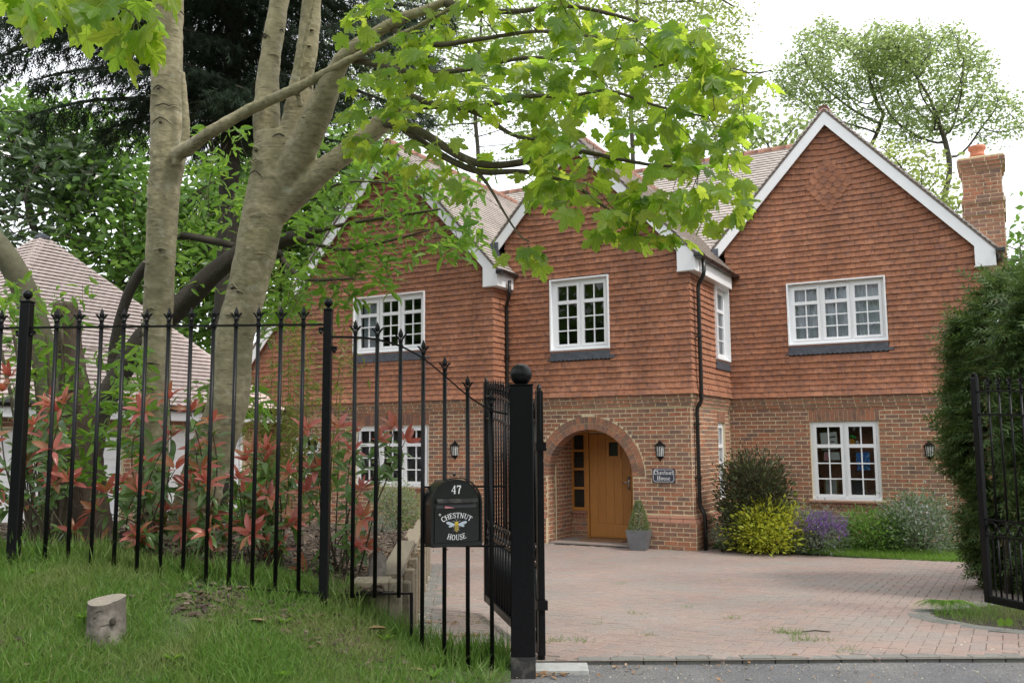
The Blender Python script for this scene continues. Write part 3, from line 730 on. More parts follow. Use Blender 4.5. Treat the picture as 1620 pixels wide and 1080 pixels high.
# --- windows
def window(fr, w, nl, kind, curtain=None, split=.70, slim=False):
    s0, s1, z0, z1 = w['s0'], w['s1'], w['z0'], w['z1']
    nf = .0
    if kind == 'box':
        mb = MB(); o = .072; t = .026
        for a, b, c, d in ((s0,s0+t,z0,z1),(s1-t,s1,z0,z1),(s0+t,s1-t,z1-t,z1),(s0+t,s1-t,z0,z0+t)): mb.prism(rect(a,b,c,d), -.14, o, fr)
        s0i, s1i, z0i, z1i = s0+t, s1-t, z0+t, z1-t; nf = -.035
    else: s0i, s1i, z0i, z1i = s0, s1, z0, z1; nf = -.045
    fw = .05
    win = MB()
    for a, b, c, d in ((s0i,s0i+fw,z0i,z1i),(s1i-fw,s1i,z0i,z1i),(s0i+fw,s1i-fw,z1i-fw,z1i),(s0i+fw,s1i-fw,z0i,z0i+fw)): win.prism(rect(a,b,c,d), nf-.07, nf, fr)
    lw = (s1i-s0i-2*fw)/nl
    for i in range(1, nl): win.prism(rect(s0i+fw+i*lw-.018, s0i+fw+i*lw+.018, z0i+fw, z1i-fw), nf-.07, nf, fr)
    win = win.obj('window', mUPVC, house)
    if kind == 'box': mb.obj('surround', mWhite, win)
    sill = MB().prism(rect(s0i-.0, s1i+.0, z0i+.001, z0i+.035), nf, nf+.05, fr).obj('sill', mUPVC, win)
    for i in range(nl):
        a, b = s0i+fw+i*lw+(.018 if i else 0)+.002, s0i+fw+(i+1)*lw-(.018 if i < nl-1 else 0)-.002
        c, d = z0i+fw+.002, z1i-fw-.002; sw = .05
        zt = c+(d-c)*split
        sa = MB()
        def ring(a, b, c, d, sw):
            for q in ((a,a+sw,c,d),(b-sw,b,c,d),(a+sw,b-sw,c,c+sw),(a+sw,b-sw,d-sw,d)):
                sa.prism(rect(*q), nf-.05, nf+.018, fr)
        ring(a, b, c, d, sw)
        sa.prism(rect(a+sw, b-sw, zt-.032, zt+.032), nf-.05, nf+.022, fr)
        sa = sa.obj('sash', mUPVC, win)
        pa, pb_ = a+sw, b-sw; cells = [(zt+.032, d-sw, 1), (c+sw, zt-.032, 3)]
        bars = MB(); g = .011
        ncol = 1 if slim else 2
        for y0, y1, nr in cells:
            if ncol == 2: bars.prism(rect((pa+pb_)/2-g, (pa+pb_)/2+g, y0, y1), nf-.03, nf+.004, fr)
            for k in range(1, nr): bars.prism(rect(pa, pb_, y0+(y1-y0)*k/nr-g, y0+(y1-y0)*k/nr+g), nf-.03, nf+.0065, fr)
            for k in range(nr):
                for q in range(ncol):
                    x0 = pa+(pb_-pa)*q/ncol+(g if q else 0); x1 = pa+(pb_-pa)*(q+1)/ncol-(g if q < ncol-1 else 0)
                    b0 = y0+(y1-y0)*k/nr+(g if k else 0); b1 = y0+(y1-y0)*(k+1)/nr-(g if k < nr-1 else 0)
                    tl = RND.uniform(-.0012, .0012); tk = RND.uniform(-.0012, .0012)
                    MB().add([fr(x0,b0,nf-.016+tl),fr(x1,b0,nf-.016-tl+tk),fr(x1,b1,nf-.016-tl),fr(x0,b1,nf-.016+tl)], [(0,1,2,3)]).obj('pane', mGlass, win)
        bars.obj('glazing_bars', mUPVC, win)
    # the dim room behind
    rm = MB(); D = 1.6; a, b, c, d = s0i-.25, s1i+.25, z0i-.3, z1i+.12; nb = nf-.075
    q = [fr(a,c,nb),fr(b,c,nb),fr(b,d,nb),fr(a,d,nb),fr(a,c,nb-D),fr(b,c,nb-D),fr(b,d,nb-D),fr(a,d,nb-D)]
    rm.add(q, [(4,5,6,7),(0,1,5,4),(1,2,6,5),(2,3,7,6),(3,0,4,7)])
    sheet([rect(a,b,c,d), rect(s0i+.01,s1i-.01,z0i+.01,z1i-.01)], fr, nb-.001, rm)
    rm.obj('room', mDark, win)
    if curtain:
        for (ca, cb_) in curtain:
            cu = MB(); n = int((cb_-ca)/.008); pts = []
            for i in range(n+1):
                x = ca+(cb_-ca)*i/n
                pts.append((x, .022*math.sin(x*70+2*math.sin(x*13))+.01*math.sin(x*190)))
            zs = (z0i+.03, (z0i+z1i)/2, z1i-.03)
            v = [fr(x+.006*math.sin(z*9+x*30), z, nf-.13+y) for z in zs for x, y in pts]
            cu.add(v, [(r*(n+1)+i, r*(n+1)+i+1, (r+1)*(n+1)+i+1, (r+1)*(n+1)+i) for r in range(2) for i in range(n)])
            cu.obj('curtain', mCurtain, win, True)
    if kind == 'box':
        MB().prism(rect(s0+.003, s1-.003, z0-.028, z0-.002), -.02, .055, fr).obj('tile_sill', mRidge, win)
        L = []; nsc = int((s1-s0)/.083); zb = z0-.165
        for i in range(nsc):
            for k in range(5): x = s1-(s1-s0)*(i+k/5)/nsc; L.append((x, zb-.022*math.sin(math.pi*k/5)))
        L.append((s0, zb))
        pol = [(s0, z0-.03), (s1, z0-.03), (s1, z0-.12), (s1+.09, z0-.128), (s1+.09, zb+.006), (s1+.05, zb-.008)] + L + [(s0-.07, zb-.006), (s0-.07, z0-.15), (s0, z0-.14)]
        mbf = MB(); sheet([pol], fr, .052, mbf); n_ = len(pol)
        mbf.add([fr(p[0], p[1], .052) for p in pol]+[fr(p[0], p[1], .03) for p in pol], [(i, (i+1)%n_, n_+(i+1)%n_, n_+i) for i in range(n_)])
        mbf.obj('lead_flashing', mLead, win)
    return win
VTM, VTR, VTL, UTM, UTL = VM-.03, VR-.03, VL-.03, UM+.03, UL+.03      # tile backing planes
tM, tR, tL, tS, tSL = FRONT(VTM), FRONT(VTR), FRONT(VTL), SIDE(UTM), SIDE(UTL)
window(tM, WL_M, 2, 'box')
window(tR, WL_R, 3, 'box', curtain=[(1.2, 2.8)])
window(tL, WL_L, 3, 'box', curtain=[(-6.75, -6.35)])
window(tS, WS_U, 1, 'box', curtain=[(1.5, 2.33)])
wbr = window(fR, WB_R, 2, 'brick')
window(fL, WB_L, 3, 'brick', curtain=None)
window(fS, WB_S, 1, 'brick')
window(fL, WB_L2, 1, 'brick')

# --- gables: (ridge u, ridge z, slope, front of the verge)
GM = dict(u=-2.12, z=7.52, m=1.10, hwR=2.30, hwL=3.0, v=VTM-.16)
GR = dict(u=1.965, z=7.99, m=1.10, hwR=2.68, hwL=2.75, v=VTR-.16)
GL = dict(u=-5.98, z=7.86, m=1.12, hwR=2.57, hwL=4.5, v=VTL-.16)
def gz(g, u): return g['z']-g['m']*abs(u-g['u'])
tiles = Pieces()
def gable_poly(g, uL, uR, drop=.10, top=None):
    zl = gz(g, uL)-drop; zr = gz(g, uR)-drop
    return [(uL, ZT), (uR, ZT), (uR, zr), (g['u'], g['z']-drop), (uL, zl)]
def lifter(g):
    def f(s, z):
        d = (g['z']-.30-z)/g['m']-abs(s-g['u'])
        return .05*clamp((.36-d)/.36)**1.3 if z > 4.9 else 0
    return f
pM, pR, pL = gable_poly(GM, UTL, UTM), gable_poly(GR, UTM, 4.47), gable_poly(GL, -9.9, UTL)
pS = rect(VTM+.004, VTR, ZT, 5.0)
holeM, holeR, holeL, holeS = wr(WL_M), wr(WL_R), wr(WL_L), wr(WS_U)
tw = []
for poly, fr, h in ((pM, tM, [holeM]), (pR, tR, [holeR]), (pL, tL, [holeL]), (pS, tS, [holeS]), (rect(VTL+.004, VTM, ZT, 5.0), tSL, [])):
    tw.append(wall('tiled_wall', poly, h, fr, .15, mTileBack, house))
# ornamental club tiles set in a diamond
def diamond(g, fr, par, zc, course0):
    rows = [1,2,3,4,5,4,3,2,1]; cells = set()
    cz = int((zc-ZT)/.105)
    for r, n in enumerate(rows):
        c = cz+4-r
        for k in range(n):
            s = g['u']+(k-(n-1)/2)*.165
            cells.add((round(s, 3), c))
            d = .047+RND.uniform(-.002, .002); zb = ZT+c*.105
            pts = [(s-.080, zb+.115), (s-.080, zb+.022), (s-.058, zb+.018)] + [(s-.058*math.cos(math.pi*i/8), zb+.010-.046*math.sin(math.pi*i/8)) for i in range(9)] + [(s+.058, zb+.018), (s+.080, zb+.022), (s+.080, zb+.115)]
            MB().prism(pts, -.01, d-.001*r*0, lambda a, b, q, fr=fr, zb=zb: fr(a, b, q*(1-.25*clamp((b-zb)/.12)))).obj('club_tile', mTile, par)
    lim = {}
    for s, c in cells:
        a, b = lim.get(c, (9e9, -9e9)); lim[c] = (min(a, s-.0825), max(b, s+.0825))
    return lambda s, c: c in lim and lim[c][0]-.02 < s < lim[c][1]+.02
skM = diamond(GM, tM, tw[0], 6.22, 0); skR = diamond(GR, tR, tw[1], 6.52, 0)
FL = (.040, .018, .006)
def lead_hole(w): return rect(w['s0']-.0, w['s1']+.0, w['z0']-.175, w['z0'])
lay_tiles(tiles, [pM, holeM, lead_hole(WL_M)], tM, ZT, GM['z']-.12, flare=FL, lift=lifter(GM), phase=GM['u']-.0825)
lay_tiles(tiles, [pR, holeR, lead_hole(WL_R)], tR, ZT, GR['z']-.12, flare=FL, lift=lifter(GR), phase=GR['u']-.0825)
lay_tiles(tiles, [pL, holeL, lead_hole(WL_L)], tL, ZT, GL['z']-.12, flare=FL, lift=lifter(GL))
lay_tiles(tiles, [pS, holeS, lead_hole(WS_U)], tS, ZT, 4.82, flare=FL, phase=VTM)
lay_tiles(tiles, [rect(VTL+.004, VTM, ZT, 4.85)], tSL, ZT, 4.85, flare=FL, phase=VTL)
# angle tiles on the two outer corners
for (uc, vc, zt) in ((UTM, VTM, 4.80), (UTL, VTL, 4.76)):
    c = 0; z = ZT
    while z < zt-.05:
        fl = FL[c] if c < len(FL) else 0
        la, lb = (.165, .09) if c % 2 else (.09, .165)
        ob, ot = .046+fl+RND.uniform(-.002,.002), .021+fl*.6; zb = min(z+.124, zt)
        jz = RND.uniform(-.003,.003)
        v = []
        for zz, o in ((z+jz, ob), (zb, ot)): v += [(uc-la, vc-o, zz), (uc+o, vc-o, zz), (uc+o, vc+lb, zz)]
        for zz, o in ((z+jz, ob-.021), (zb, ot-.021)): v += [(uc-la, vc-o, zz), (uc+o, vc-o, zz), (uc+o, vc+lb, zz)]
        MB().add(v, [(0,1,4,3),(1,2,5,4),(6,7,1,0),(7,8,2,1),(0,3,9,6),(2,8,11,5)]).obj('angle_tile', mTile, tw[0] if uc == UTM else tw[2])
        z += .105; c += 1

def put_brick(mb, q): brick_to(mb, q[0], q[1]-.106, q[1]+.106, q[2]-.031, q[2]+.031, q[3])
def put_tile(mb, q): tile_to(mb, q[0], q[1]-.081, q[1]+.081, q[1]-.081, q[1]+.081, q[2], q[2]+.127, .041+q[3], .014+q[3]*.5)
bmesh1 = MB(); brick_to(bmesh1, lambda a, b, c: Vector((a, -c, b)), -.106, .106, -.031, .031, 0); bmesh1 = bmesh1.mesh('brick', mBrick)
near = lambda q: q[0] in (fM, fM0, fR)
finish(bricks, 'brick', 'brickwork', bmesh1, near, wM, house, mBrick, put_brick)
tmesh1 = tile_mesh('tile', mTile, .165, .127, .041, .014)
finish(tiles, 'tile', 'tile_hanging', tmesh1, lambda q: q[0] is tM, tw[0], house, mTile, put_tile)

# --- roofs
roofs = Pieces()
def slope_right(u0, z0, m):   # eave point (u0,z0), rising towards -u
    a = math.atan(m); o, s, n, t = Vector((u0,0,z0)), Vector((0,1,0)), Vector((math.sin(a),0,math.cos(a))), Vector((-math.cos(a),0,math.sin(a)))
    return lambda x, y, q: o+x*s+y*t+q*n
def slope_left(u0, z0, m):
    a = math.atan(m); o, s, n, t = Vector((u0,0,z0)), Vector((0,-1,0)), Vector((-math.sin(a),0,math.cos(a))), Vector((math.cos(a),0,math.sin(a)))
    return lambda x, y, q: o+x*s+y*t+q*n
def slope_front(v0, z0, m):
    a = math.atan(m); o, s, n, t = Vector((0,v0,z0)), Vector((1,0,0)), Vector((0,-math.sin(a),math.cos(a))), Vector((0,math.cos(a),math.sin(a)))
    return lambda x, y, q: o+x*s+y*t+q*n
def slope_back(v0, z0, m):
    a = math.atan(m); o, s, n, t = Vector((0,v0,z0)), Vector((-1,0,0)), Vector((0,math.sin(a),math.cos(a))), Vector((0,-math.cos(a),math.sin(a)))
    return lambda x, y, q: o+x*s+y*t+q*n
def lay_roof(fr, poly, back, pcs=roofs, mat=mRoof, g=.1, ob=.034):
    sheet([poly], fr, -.004, back)
    ys = [p[1] for p in poly]
    lay_tiles(pcs, [poly], fr, min(ys), max(ys), gauge=g, width=.165, ob=ob, ot=.010, lap=.015, wob=.003)
RB = MB()
VRG, ZRG, VEV, ZEV = 5.2, 8.30, 2.2, 5.07
MF = (ZRG-ZEV)/(VRG-VEV)
for g, vb in ((GM, 4.55), (GR, 4.98), (GL, 4.85)):
    a = math.atan(g['m'])
    zr = gz(g, g['u']+g['hwR']); lay_roof(slope_right(g['u']+g['hwR'], zr, g['m']), rect(g['v'], vb, 0, g['hwR']/math.cos(a)), RB)
    zl = gz(g, g['u']-g['hwL']); lay_roof(slope_left(g['u']-g['hwL'], zl, g['m']), rect(-vb, -g['v'], 0, g['hwL']/math.cos(a)), RB)
fa = math.atan(MF); LF = (VRG-VEV)/math.cos(fa)
lay_roof(slope_front(VEV, ZEV, MF), [(-8.5,0.0),(-.45,0.0),(1.9,LF*.9),(2.2,LF),(-8.5,LF)], RB)
lay_roof(slope_back(2*VRG-VEV, ZEV, MF), [(-2.2,0),(8.5,0),(8.5,LF),(-2.2,LF)], RB)
roof = RB.obj('roof', mEdge, house)
for q in roofs.full: tile_to(roofs.rest, q[0], q[1]-.081, q[1]+.081, q[1]-.081, q[1]+.081, q[2], q[2]+.115, .034+q[3]*.5, .010)
roofs.rest.obj('roof_tiles', mRoof, roof, kind='stuff')
# ridge caps
def ridge_row(p0, p1, mat=mRidge, par=roof, r=.10):
    p0, p1 = Vector(p0), Vector(p1); L = (p1-p0).length; n = int(L/.30); d = (p1-p0).normalized(); sd_ = d.cross(Vector((0,0,1)))
    for i in range(n):
        a = p0+d*(L*i/n+.004); b = p0+d*(L*(i+1)/n-.004); v = []
        for p in (a, b):
            for k in range(7):
                an = R(-15+k*35); v.append(p + sd_*(r*math.cos(an)) + Vector((0,0,1))*(r*math.sin(an)-.03+RND.uniform(-.002,.002)))
        MB().add(v, [(k,k+1,k+8,k+7) for k in range(6)]+[(0,1,2,3,4,5,6),(13,12,11,10,9,8,7)]).obj('ridge_tile', mat, par, True)
ridge_row((-8.5, VRG, ZRG), (2.2, VRG, ZRG))
for g, vb in ((GM, 4.4), (GR, 4.9), (GL, 4.7)): ridge_row((g['u'], g['v'], g['z']), (g['u'], vb, g['z']))
# verges: white barge boards with boxed feet, dark tile edge above
def barge(g, fr, uL, uR, boxR=True, boxL=False, wboard=.255):
    m_, uc, z = g['m'], g['u'], g['z']-.055
    for side, ue, bx in ((1, uR, boxR), (-1, uL, boxL)):
        f = lambda u: z-m_*abs(u-uc)
        if bx:
            ui = ue-side*.315; zb = f(ue)-.27
            pol = [(uc, z), (ue, f(ue)), (ue, zb), (ui, zb), (ui, f(ui)-wboard), (uc, z-wboard)]
        else: pol = [(uc, z), (ue, f(ue)), (ue, f(ue)-wboard), (uc, z-wboard)]
        if side < 0: pol = pol[::-1]
        MB().prism(pol, -.012, .012, fr).obj('barge_board', mWhite, house)
        # moulding strip and the rough tile edge over it
        e0, e1 = .0, .05
        MB().prism([(uc, z+.052), (ue+side*.03, f(ue+side*.03)+.052), (ue+side*.03, f(ue+side*.03)+.004), (uc, z+.004)][::side], -.16, .022, fr).obj('verge', mEdge, house)
        if bx:
            mbx = MB(); a, b = sorted((ui, ue)); mbx.prism(rect(a, b, zb-.004, zb+.02), -.14, -.013, fr)
            mbx.prism(rect(a+.03, b-.03, f(ue)-.045, f(ue)-.040), -.0, .0125, fr); mbx.obj('box_soffit', mWhite, house)
        else:
            pass
        # soffit between board and wall
        MB().prism([(uc, z-.03), (ue, f(ue)-.03), (ue, f(ue)-.06), (uc, z-.06)][::side], -.16, -.013, fr).obj('verge_soffit', mWhite, house)
fMB, fRB, fLB = FRONT(GM['v']+.03), FRONT(GR['v']+.03), FRONT(GL['v']+.03)
barge(GM, fMB, -3.80, GM['u']+2.26); barge(GR, fRB, -.20, GR['u']+2.66); barge(GL, fLB, -10.4, GL['u']+2.54)
# lead at the cut feet
MB().box((-3.86, GM['v']-.01, 5.36), (-3.70, GM['v']+.05, 5.62)).obj('lead_flashing', mLead, house)
MB().box((-.24, GR['v']+.0, 5.27), (-.12, GR['v']+.06, 5.55)).obj('lead_flashing', mLead, house)
# boxed eaves along the side walls: soffit, fascia, gutter
def eave(g, ue, v0, v1, vend):
    z = gz(g, ue)-.055
    MB().box((ue-.335, v0, z-.272), (ue-.002, vend, z-.25)).obj('soffit', mWhite, house)
    MB().box((ue-.02, v0, z-.269), (ue+.003, vend, z-.01)).obj('fascia', mWhite, house)
    gu = MB(); prof = [(.058*math.cos(a), .058*math.sin(a)) for a in [math.pi+math.pi*i/8 for i in range(9)]]
    v = [(ue+.066+p[0]*k, vv, z+.005+p[1]*k) for vv in (v0-.05, v1) for k in (1, .88) for p in prof]
    n = 9; f = []
    for i in range(8): f += [(i, i+1, 2*n+i+1, 2*n+i), (n+i, 3*n+i, 3*n+i+1, n+i+1), (i, n+i, n+i+1, i+1), (2*n+i, 2*n+i+1, 3*n+i+1, 3*n+i)]
    f += [(0, 2*n, 3*n, n), (n-1, 2*n-1, 4*n-1, 3*n-1)]
    gu.add(v, f)
    gu.prism([(ue+.066+p[0]*1.0, z+.005+p[1]*1.0) for p in prof], v0-.054, v0-.048, lambda a, b, q: Vector((a, q, b)))
    gu = gu.obj('gutter', mBrownPl, house)
    for vv in np.arange(v0+.12, v1, .55): MB().prism([(ue+.066+p[0]*1.12, z+.005+p[1]*1.12) for p in prof], vv-.02, vv+.02, lambda a, b, q: Vector((a, q, b))).obj('gutter_clip', mBlackPl, house)
    MB().bbox((ue-.0, v0-.10, z-.06), (ue+.15, v0+.12, z+.015), .012).obj('gutter_end', mBlackPl, house)
eave(GM, GM['u']+2.26, GM['v']+.04, VR-.06, VR-.25); eave(GL, GL['u']+2.54, GL['v']+.04, VM-.02, VM-.05); eave(GR, GR['u']+2.66, GR['v']+.04, 5.0, 5.0)
def pipe(pts, brk):
    r = .034; q = []
    pts = [Vector(p) for p in pts]
    q.append(pts[0])
    for i in range(1, len(pts)-1):
        a = (pts[i-1]-pts[i]); b = (pts[i+1]-pts[i]); e_ = min(.05, a.length*.4, b.length*.4)
        q += [pts[i]+a.normalized()*e_, pts[i]+(a.normalized()+b.normalized())*e_*.28, pts[i]+b.normalized()*e_]
    q.append(pts[-1])
    o = MB().tube(q, r, 12).obj('downpipe', mBlackPl, house, True)
    for i in range(1, len(pts)-1): MB().tube([pts[i]+(pts[i-1]-pts[i]).normalized()*.10, pts[i]+(pts[i-1]-pts[i]).normalized()*.05], r+.006, 12).obj('pipe_collar', mBlackPl, o)
    for p in brk: MB().box((p[0]-.055, p[1]-.055, p[2]-.014), (p[0]+.045, p[1]+.045, p[2]+.014)).obj('pipe_bracket', mBlackPl, o)
ux = GM['u']+2.26
pipe([(ux+.07, VM+.10, 4.92), (ux+.07, VM+.10, 4.66), (.085, VM+.16, 4.50), (.085, VM+.16, 2.50), (.0, VM+.16, 2.38), (.0, VM+.16, .74), (.085, VM+.16, .58), (.085, VM+.16, .0)], [(.085,VM+.16,3.6),(.0,VM+.16,2.1),(.0,VM+.16,1.2)])
ux = GL['u']+2.54
pipe([(ux+.07, VL+.16, 4.82), (ux+.07, VL+.16, 4.55), (UL+.10, VM-.11, 4.40), (UL+.10, VM-.11, 2.50), (UL+.06, VM-.11, 2.38), (UL+.06, VM-.11, .0)], [(UL+.1,VM-.11,3.4),(UL+.06,VM-.11,1.6)])
# unseen flanks and rear
mb = MB(); mb.box((-9.6, VR+.5, 0), (4.47, 8.0, 5.05)); mb.prism([(8.0,5.05),(2.4,5.05),(VRG,8.2)], -8.4, 2.1, lambda a, b, c: Vector((c, a, b)))
mb.box((4.3, VTR+.01, 0), (4.48, 7.9, 5.05)); mb.box((-9.7, VTL+.01, 0), (-9.55, 7.9, 3.6)); mb.obj('rear_wall', mBrick, house)

# --- chimney stack
ch = MB(); CX0, CX1, CV0, CV1 = 4.17, 4.80, 3.3, 4.15
ch.box((CX0, CV0, 4.3), (CX1, CV1, 6.9)); chim = ch.obj('chimney', mMortar, house)
cp = Pieces()
def ring(x0, x1, v0, v1, z0, z1, pr):
    for fr, a, b in ((FRONT(v0), x0, x1), (SIDE(x1), v0+.004, v1), (frame((x0,0,0),(0,-1,0),(-1,0,0)), -v1, -v0-.004), (frame((0,v1,0),(-1,0,0),(0,1,0)), -x1+.004, -x0-.004)):
        lay_bricks(cp, [rect(a, b, z0, z1)], fr, z0, z1, proud=pr, keep_full=False, phase=a)
ring(CX0, CX1, CV0, CV1, 4.35, 6.825, .008)
for z, o in ((5.85, .03), (6.075, .035), (6.15, .015), (6.675, .02), (6.75, .045), (6.825, .07)):
    MB().box((CX0-o, CV0-o, z+.002), (CX1+o, CV1+o, z+.074)).obj('chimney_course', mMortar, chim); ring(CX0-o, CX1+o, CV0-o, CV1+o, z, z+.075, .007)
cp.rest.obj('brickwork', mBrick, chim, kind='stuff')
MB().bbox((CX0-.06, CV0-.06, 6.902), (CX1+.06, CV1+.06, 6.94), .01).obj('chimney_cap', mMortar, chim)
MB().lathe([(.15,6.93),(.125,6.96),(.12,7.05),(.135,7.06),(.135,7.08),(.12,7.09),(.118,7.15),(.15,7.19),(.15,7.23),(.14,7.25),(.11,7.25),(.10,7.1)], 20, ((CX0+CX1)/2-.05, CV0+.4, 0)).obj('chimney_pot', mTerra, chim, True)
for z in (5.42,): MB().box((CX0-.012, CV0-.014, z), (CX1+.012, CV0+.0, z+.0)) if False else None

# ------------------------------------------------------------------ the garage
gar = empty('garage', hw(-11.95, -3.95), -TH, 'double garage with a pale hipped tile roof and white doors beside the house', 'garage')
GE, GZ, GHW, GMM = 3.35, 2.50, 3.35, 1.03    # eave half width, eave height
gr = Pieces(); gb = MB(); ga = math.atan(GMM); gl_ = GHW/math.cos(ga)
for k in range(4):
    a = k*math.pi/2; sx, sy = math.cos(a), math.sin(a)
    o, s, n, t = Vector((sx*GE, sy*GE, GZ)), Vector((-sy, sx, 0)), Vector((sx*math.sin(ga), sy*math.sin(ga), math.cos(ga))), Vector((-sx*math.cos(ga), -sy*math.cos(ga), math.sin(ga)))
    fr = lambda x, y, q, o=o, s=s, n=n, t=t: o+x*s+y*t+q*n
    lay_roof(fr, [(-GHW-.0, 0), (GHW+.0, 0), (.08, gl_-.06), (-.08, gl_-.06)], gb, gr, g=.112, ob=.046)
groof = gb.obj('roof', mEdge, gar)
for q in gr.full: tile_to(gr.rest, q[0], q[1]-.081, q[1]+.081, q[1]-.081, q[1]+.081, q[2], q[2]+.127, .046+q[3]*.5, .010)
gr.rest.obj('roof_tiles', mRoofG, groof, kind='stuff')
for k in range(4):
    a = k*math.pi/2+math.pi/4; p0 = Vector((math.cos(a)*GE*1.414, math.sin(a)*GE*1.414, GZ+.03)); p1 = Vector((0, 0, GZ+GHW*GMM+.02)); n = 44
    for i in range(n):
        q0, q1 = p0.lerp(p1, i/n), p0.lerp(p1, (i+1.12)/n); d = (q1-q0).normalized(); s_ = d.cross(Vector((0,0,1))).normalized(); u_ = s_.cross(d)
        MB().add([q0+s_*.10-u_*.035, q0+u_*.03, q0-s_*.10-u_*.035, q1+s_*.07-u_*.05, q1+u_*.008, q1-s_*.07-u_*.05], [(0,1,4,3),(1,2,5,4),(0,2,1)]).obj('hip_tile', mRoofG, groof)
MB().lathe([(.16,-.03),(.13,.03),(.05,.07)], 8, (0, 0, GZ+GHW*GMM-.03)).obj('roof_cap', mLead, groof)
mb = MB()
for sx, sy in ((1,0),(0,1),(-1,0),(0,-1)):
    mb.box((-GE-.02 if sy else sx*GE-.02, -GE-.02 if sx else sy*GE-.02, GZ-.24), (GE+.02 if sy else sx*GE+.02, GE+.02 if sx else sy*GE+.02, GZ-.03)) if False else None
mb.box((GE-.03, -GE, GZ-.25), (GE-.005, GE, GZ-.04)); mb.box((-GE, -GE, GZ-.25), (GE-.03, -GE+.025, GZ-.04)); mb.box((-GE, GE-.025, GZ-.25), (GE-.03, GE, GZ-.04)); mb.box((-GE, -GE, GZ-.249), (GE-.03, GE, GZ-.23))
mb.obj('fascia', mWhite, gar)
MB().tube([(GE+.05, -GE, GZ-.04), (GE+.05, GE, GZ-.04)], .055, 8).obj('gutter', mBlackPl, gar, True)
GW = GE-.32
gw_ = frame((GW,0,0),(0,1,0),(1,0,0))
dl = [(-2.62, -.26), (.22, 2.58)]
gwall = wall('brick_wall', rect(-GW, GW, -.1, GZ-.2), [rect(a, b, -.05, 2.08) for a, b in dl], gw_, .2, mMortar, gar)
gp = Pieces(); lay_bricks(gp, [rect(-GW, GW, 0, GZ-.25)]+[rect(a, b, -.05, 2.08) for a, b in dl], gw_, 0, GZ-.25, keep_full=False)
gp.rest.obj('brickwork', mBrick, gwall, kind='stuff')
mb = MB(); mb.box((-GW, -GW, 0), (GW-.25, -GW+.1, GZ-.2)); mb.box((-GW, GW-.1, 0), (GW-.25, GW, GZ-.2)); mb.box((-GW, -GW, 0), (-GW+.1, GW, GZ-.2)); mb.obj('side_wall', mBrick, gar)
for a, b in dl:
    dr = MB().prism(rect(a, b, 0, 2.08), -.16, -.12, gw_).obj('garage_door', mWhite, gar)
    for k in range(13): MB().prism(rect(a+.06, b-.06, .02+k*.155, .02+k*.155+.148), -.121, -.105, gw_).obj('door_panel', mWhite, dr)
    for q in (a, b-.055): MB().prism(rect(q, q+.055, 0, 2.08), -.119, -.06, gw_).obj('door_frame', mWhite, dr)

# ------------------------------------------------------------------ things on and by the house
def lantern(fr, s, t, label):
    p = fr(s, t, 0); o = empty('wall_lantern', house_m @ p, -TH, label, 'wall lamp', 'half lanterns on the house walls')
    k = lambda x, y, z: Vector((x, y, z))
    MB().bbox((-.05, -.022, -.13), (.05, .0, .12), .008).obj('back_plate', mIron, o)
    def half(r, z0, z1, mat, name, mb=None, a0=180, a1=360, n=6):
        v = []
        for z, rr in ((z0, r[0]), (z1, r[1])):
            v += [k(rr*math.cos(R(a0+(a1-a0)*i/n)), rr*math.sin(R(a0+(a1-a0)*i/n))-.005, z) for i in range(n+1)]
        m_ = mb or MB(); m_.add(v, [(i, i+1, n+2+i, n+1+i) for i in range(n)]+[tuple(range(n+1))[::-1], tuple(range(n+1, 2*n+2))])
        return m_
    half((.062,.082), -.10, .085, mLampGlass, 'g').obj('lamp_glass', mLampGlass, o)
    mb = half((.098,.02), .085, .15, mIron, 'roof'); half((.098,.098), .075, .0849, 0, '', mb); half((.03,.012), .15, .175, 0, '', mb); mb.obj('lamp_roof', mIron, o)
    mb = half((.05,.07), -.13, -.10, 0, ''); half((.012,.045), -.165, -.13, 0, '', mb); half((.010,.010), -.185, -.165, 0, '', mb); mb.obj('lamp_base', mIron, o)
    mb = MB()
    for i in range(7):
        a = R(180+30*i); mb.tube([k(.064*math.cos(a), .064*math.sin(a)-.005, -.10), k(.085*math.cos(a), .085*math.sin(a)-.005, .085)], .0065, 5)
    mb.obj('cage', mIron, o)
house_m = Matrix.Translation((HX, HY, 0)) @ Matrix.Rotation(-TH, 4, 'Z')
lantern(fM, -.62, 1.66, 'black half lantern on the brick wall above the house name sign')
lantern(fL, -4.47, 1.68, 'black half lantern between the barred window and the open iron gate')
lantern(fR, 3.42, 1.63, 'black half lantern on the brick wall beside the tall cypress hedge')

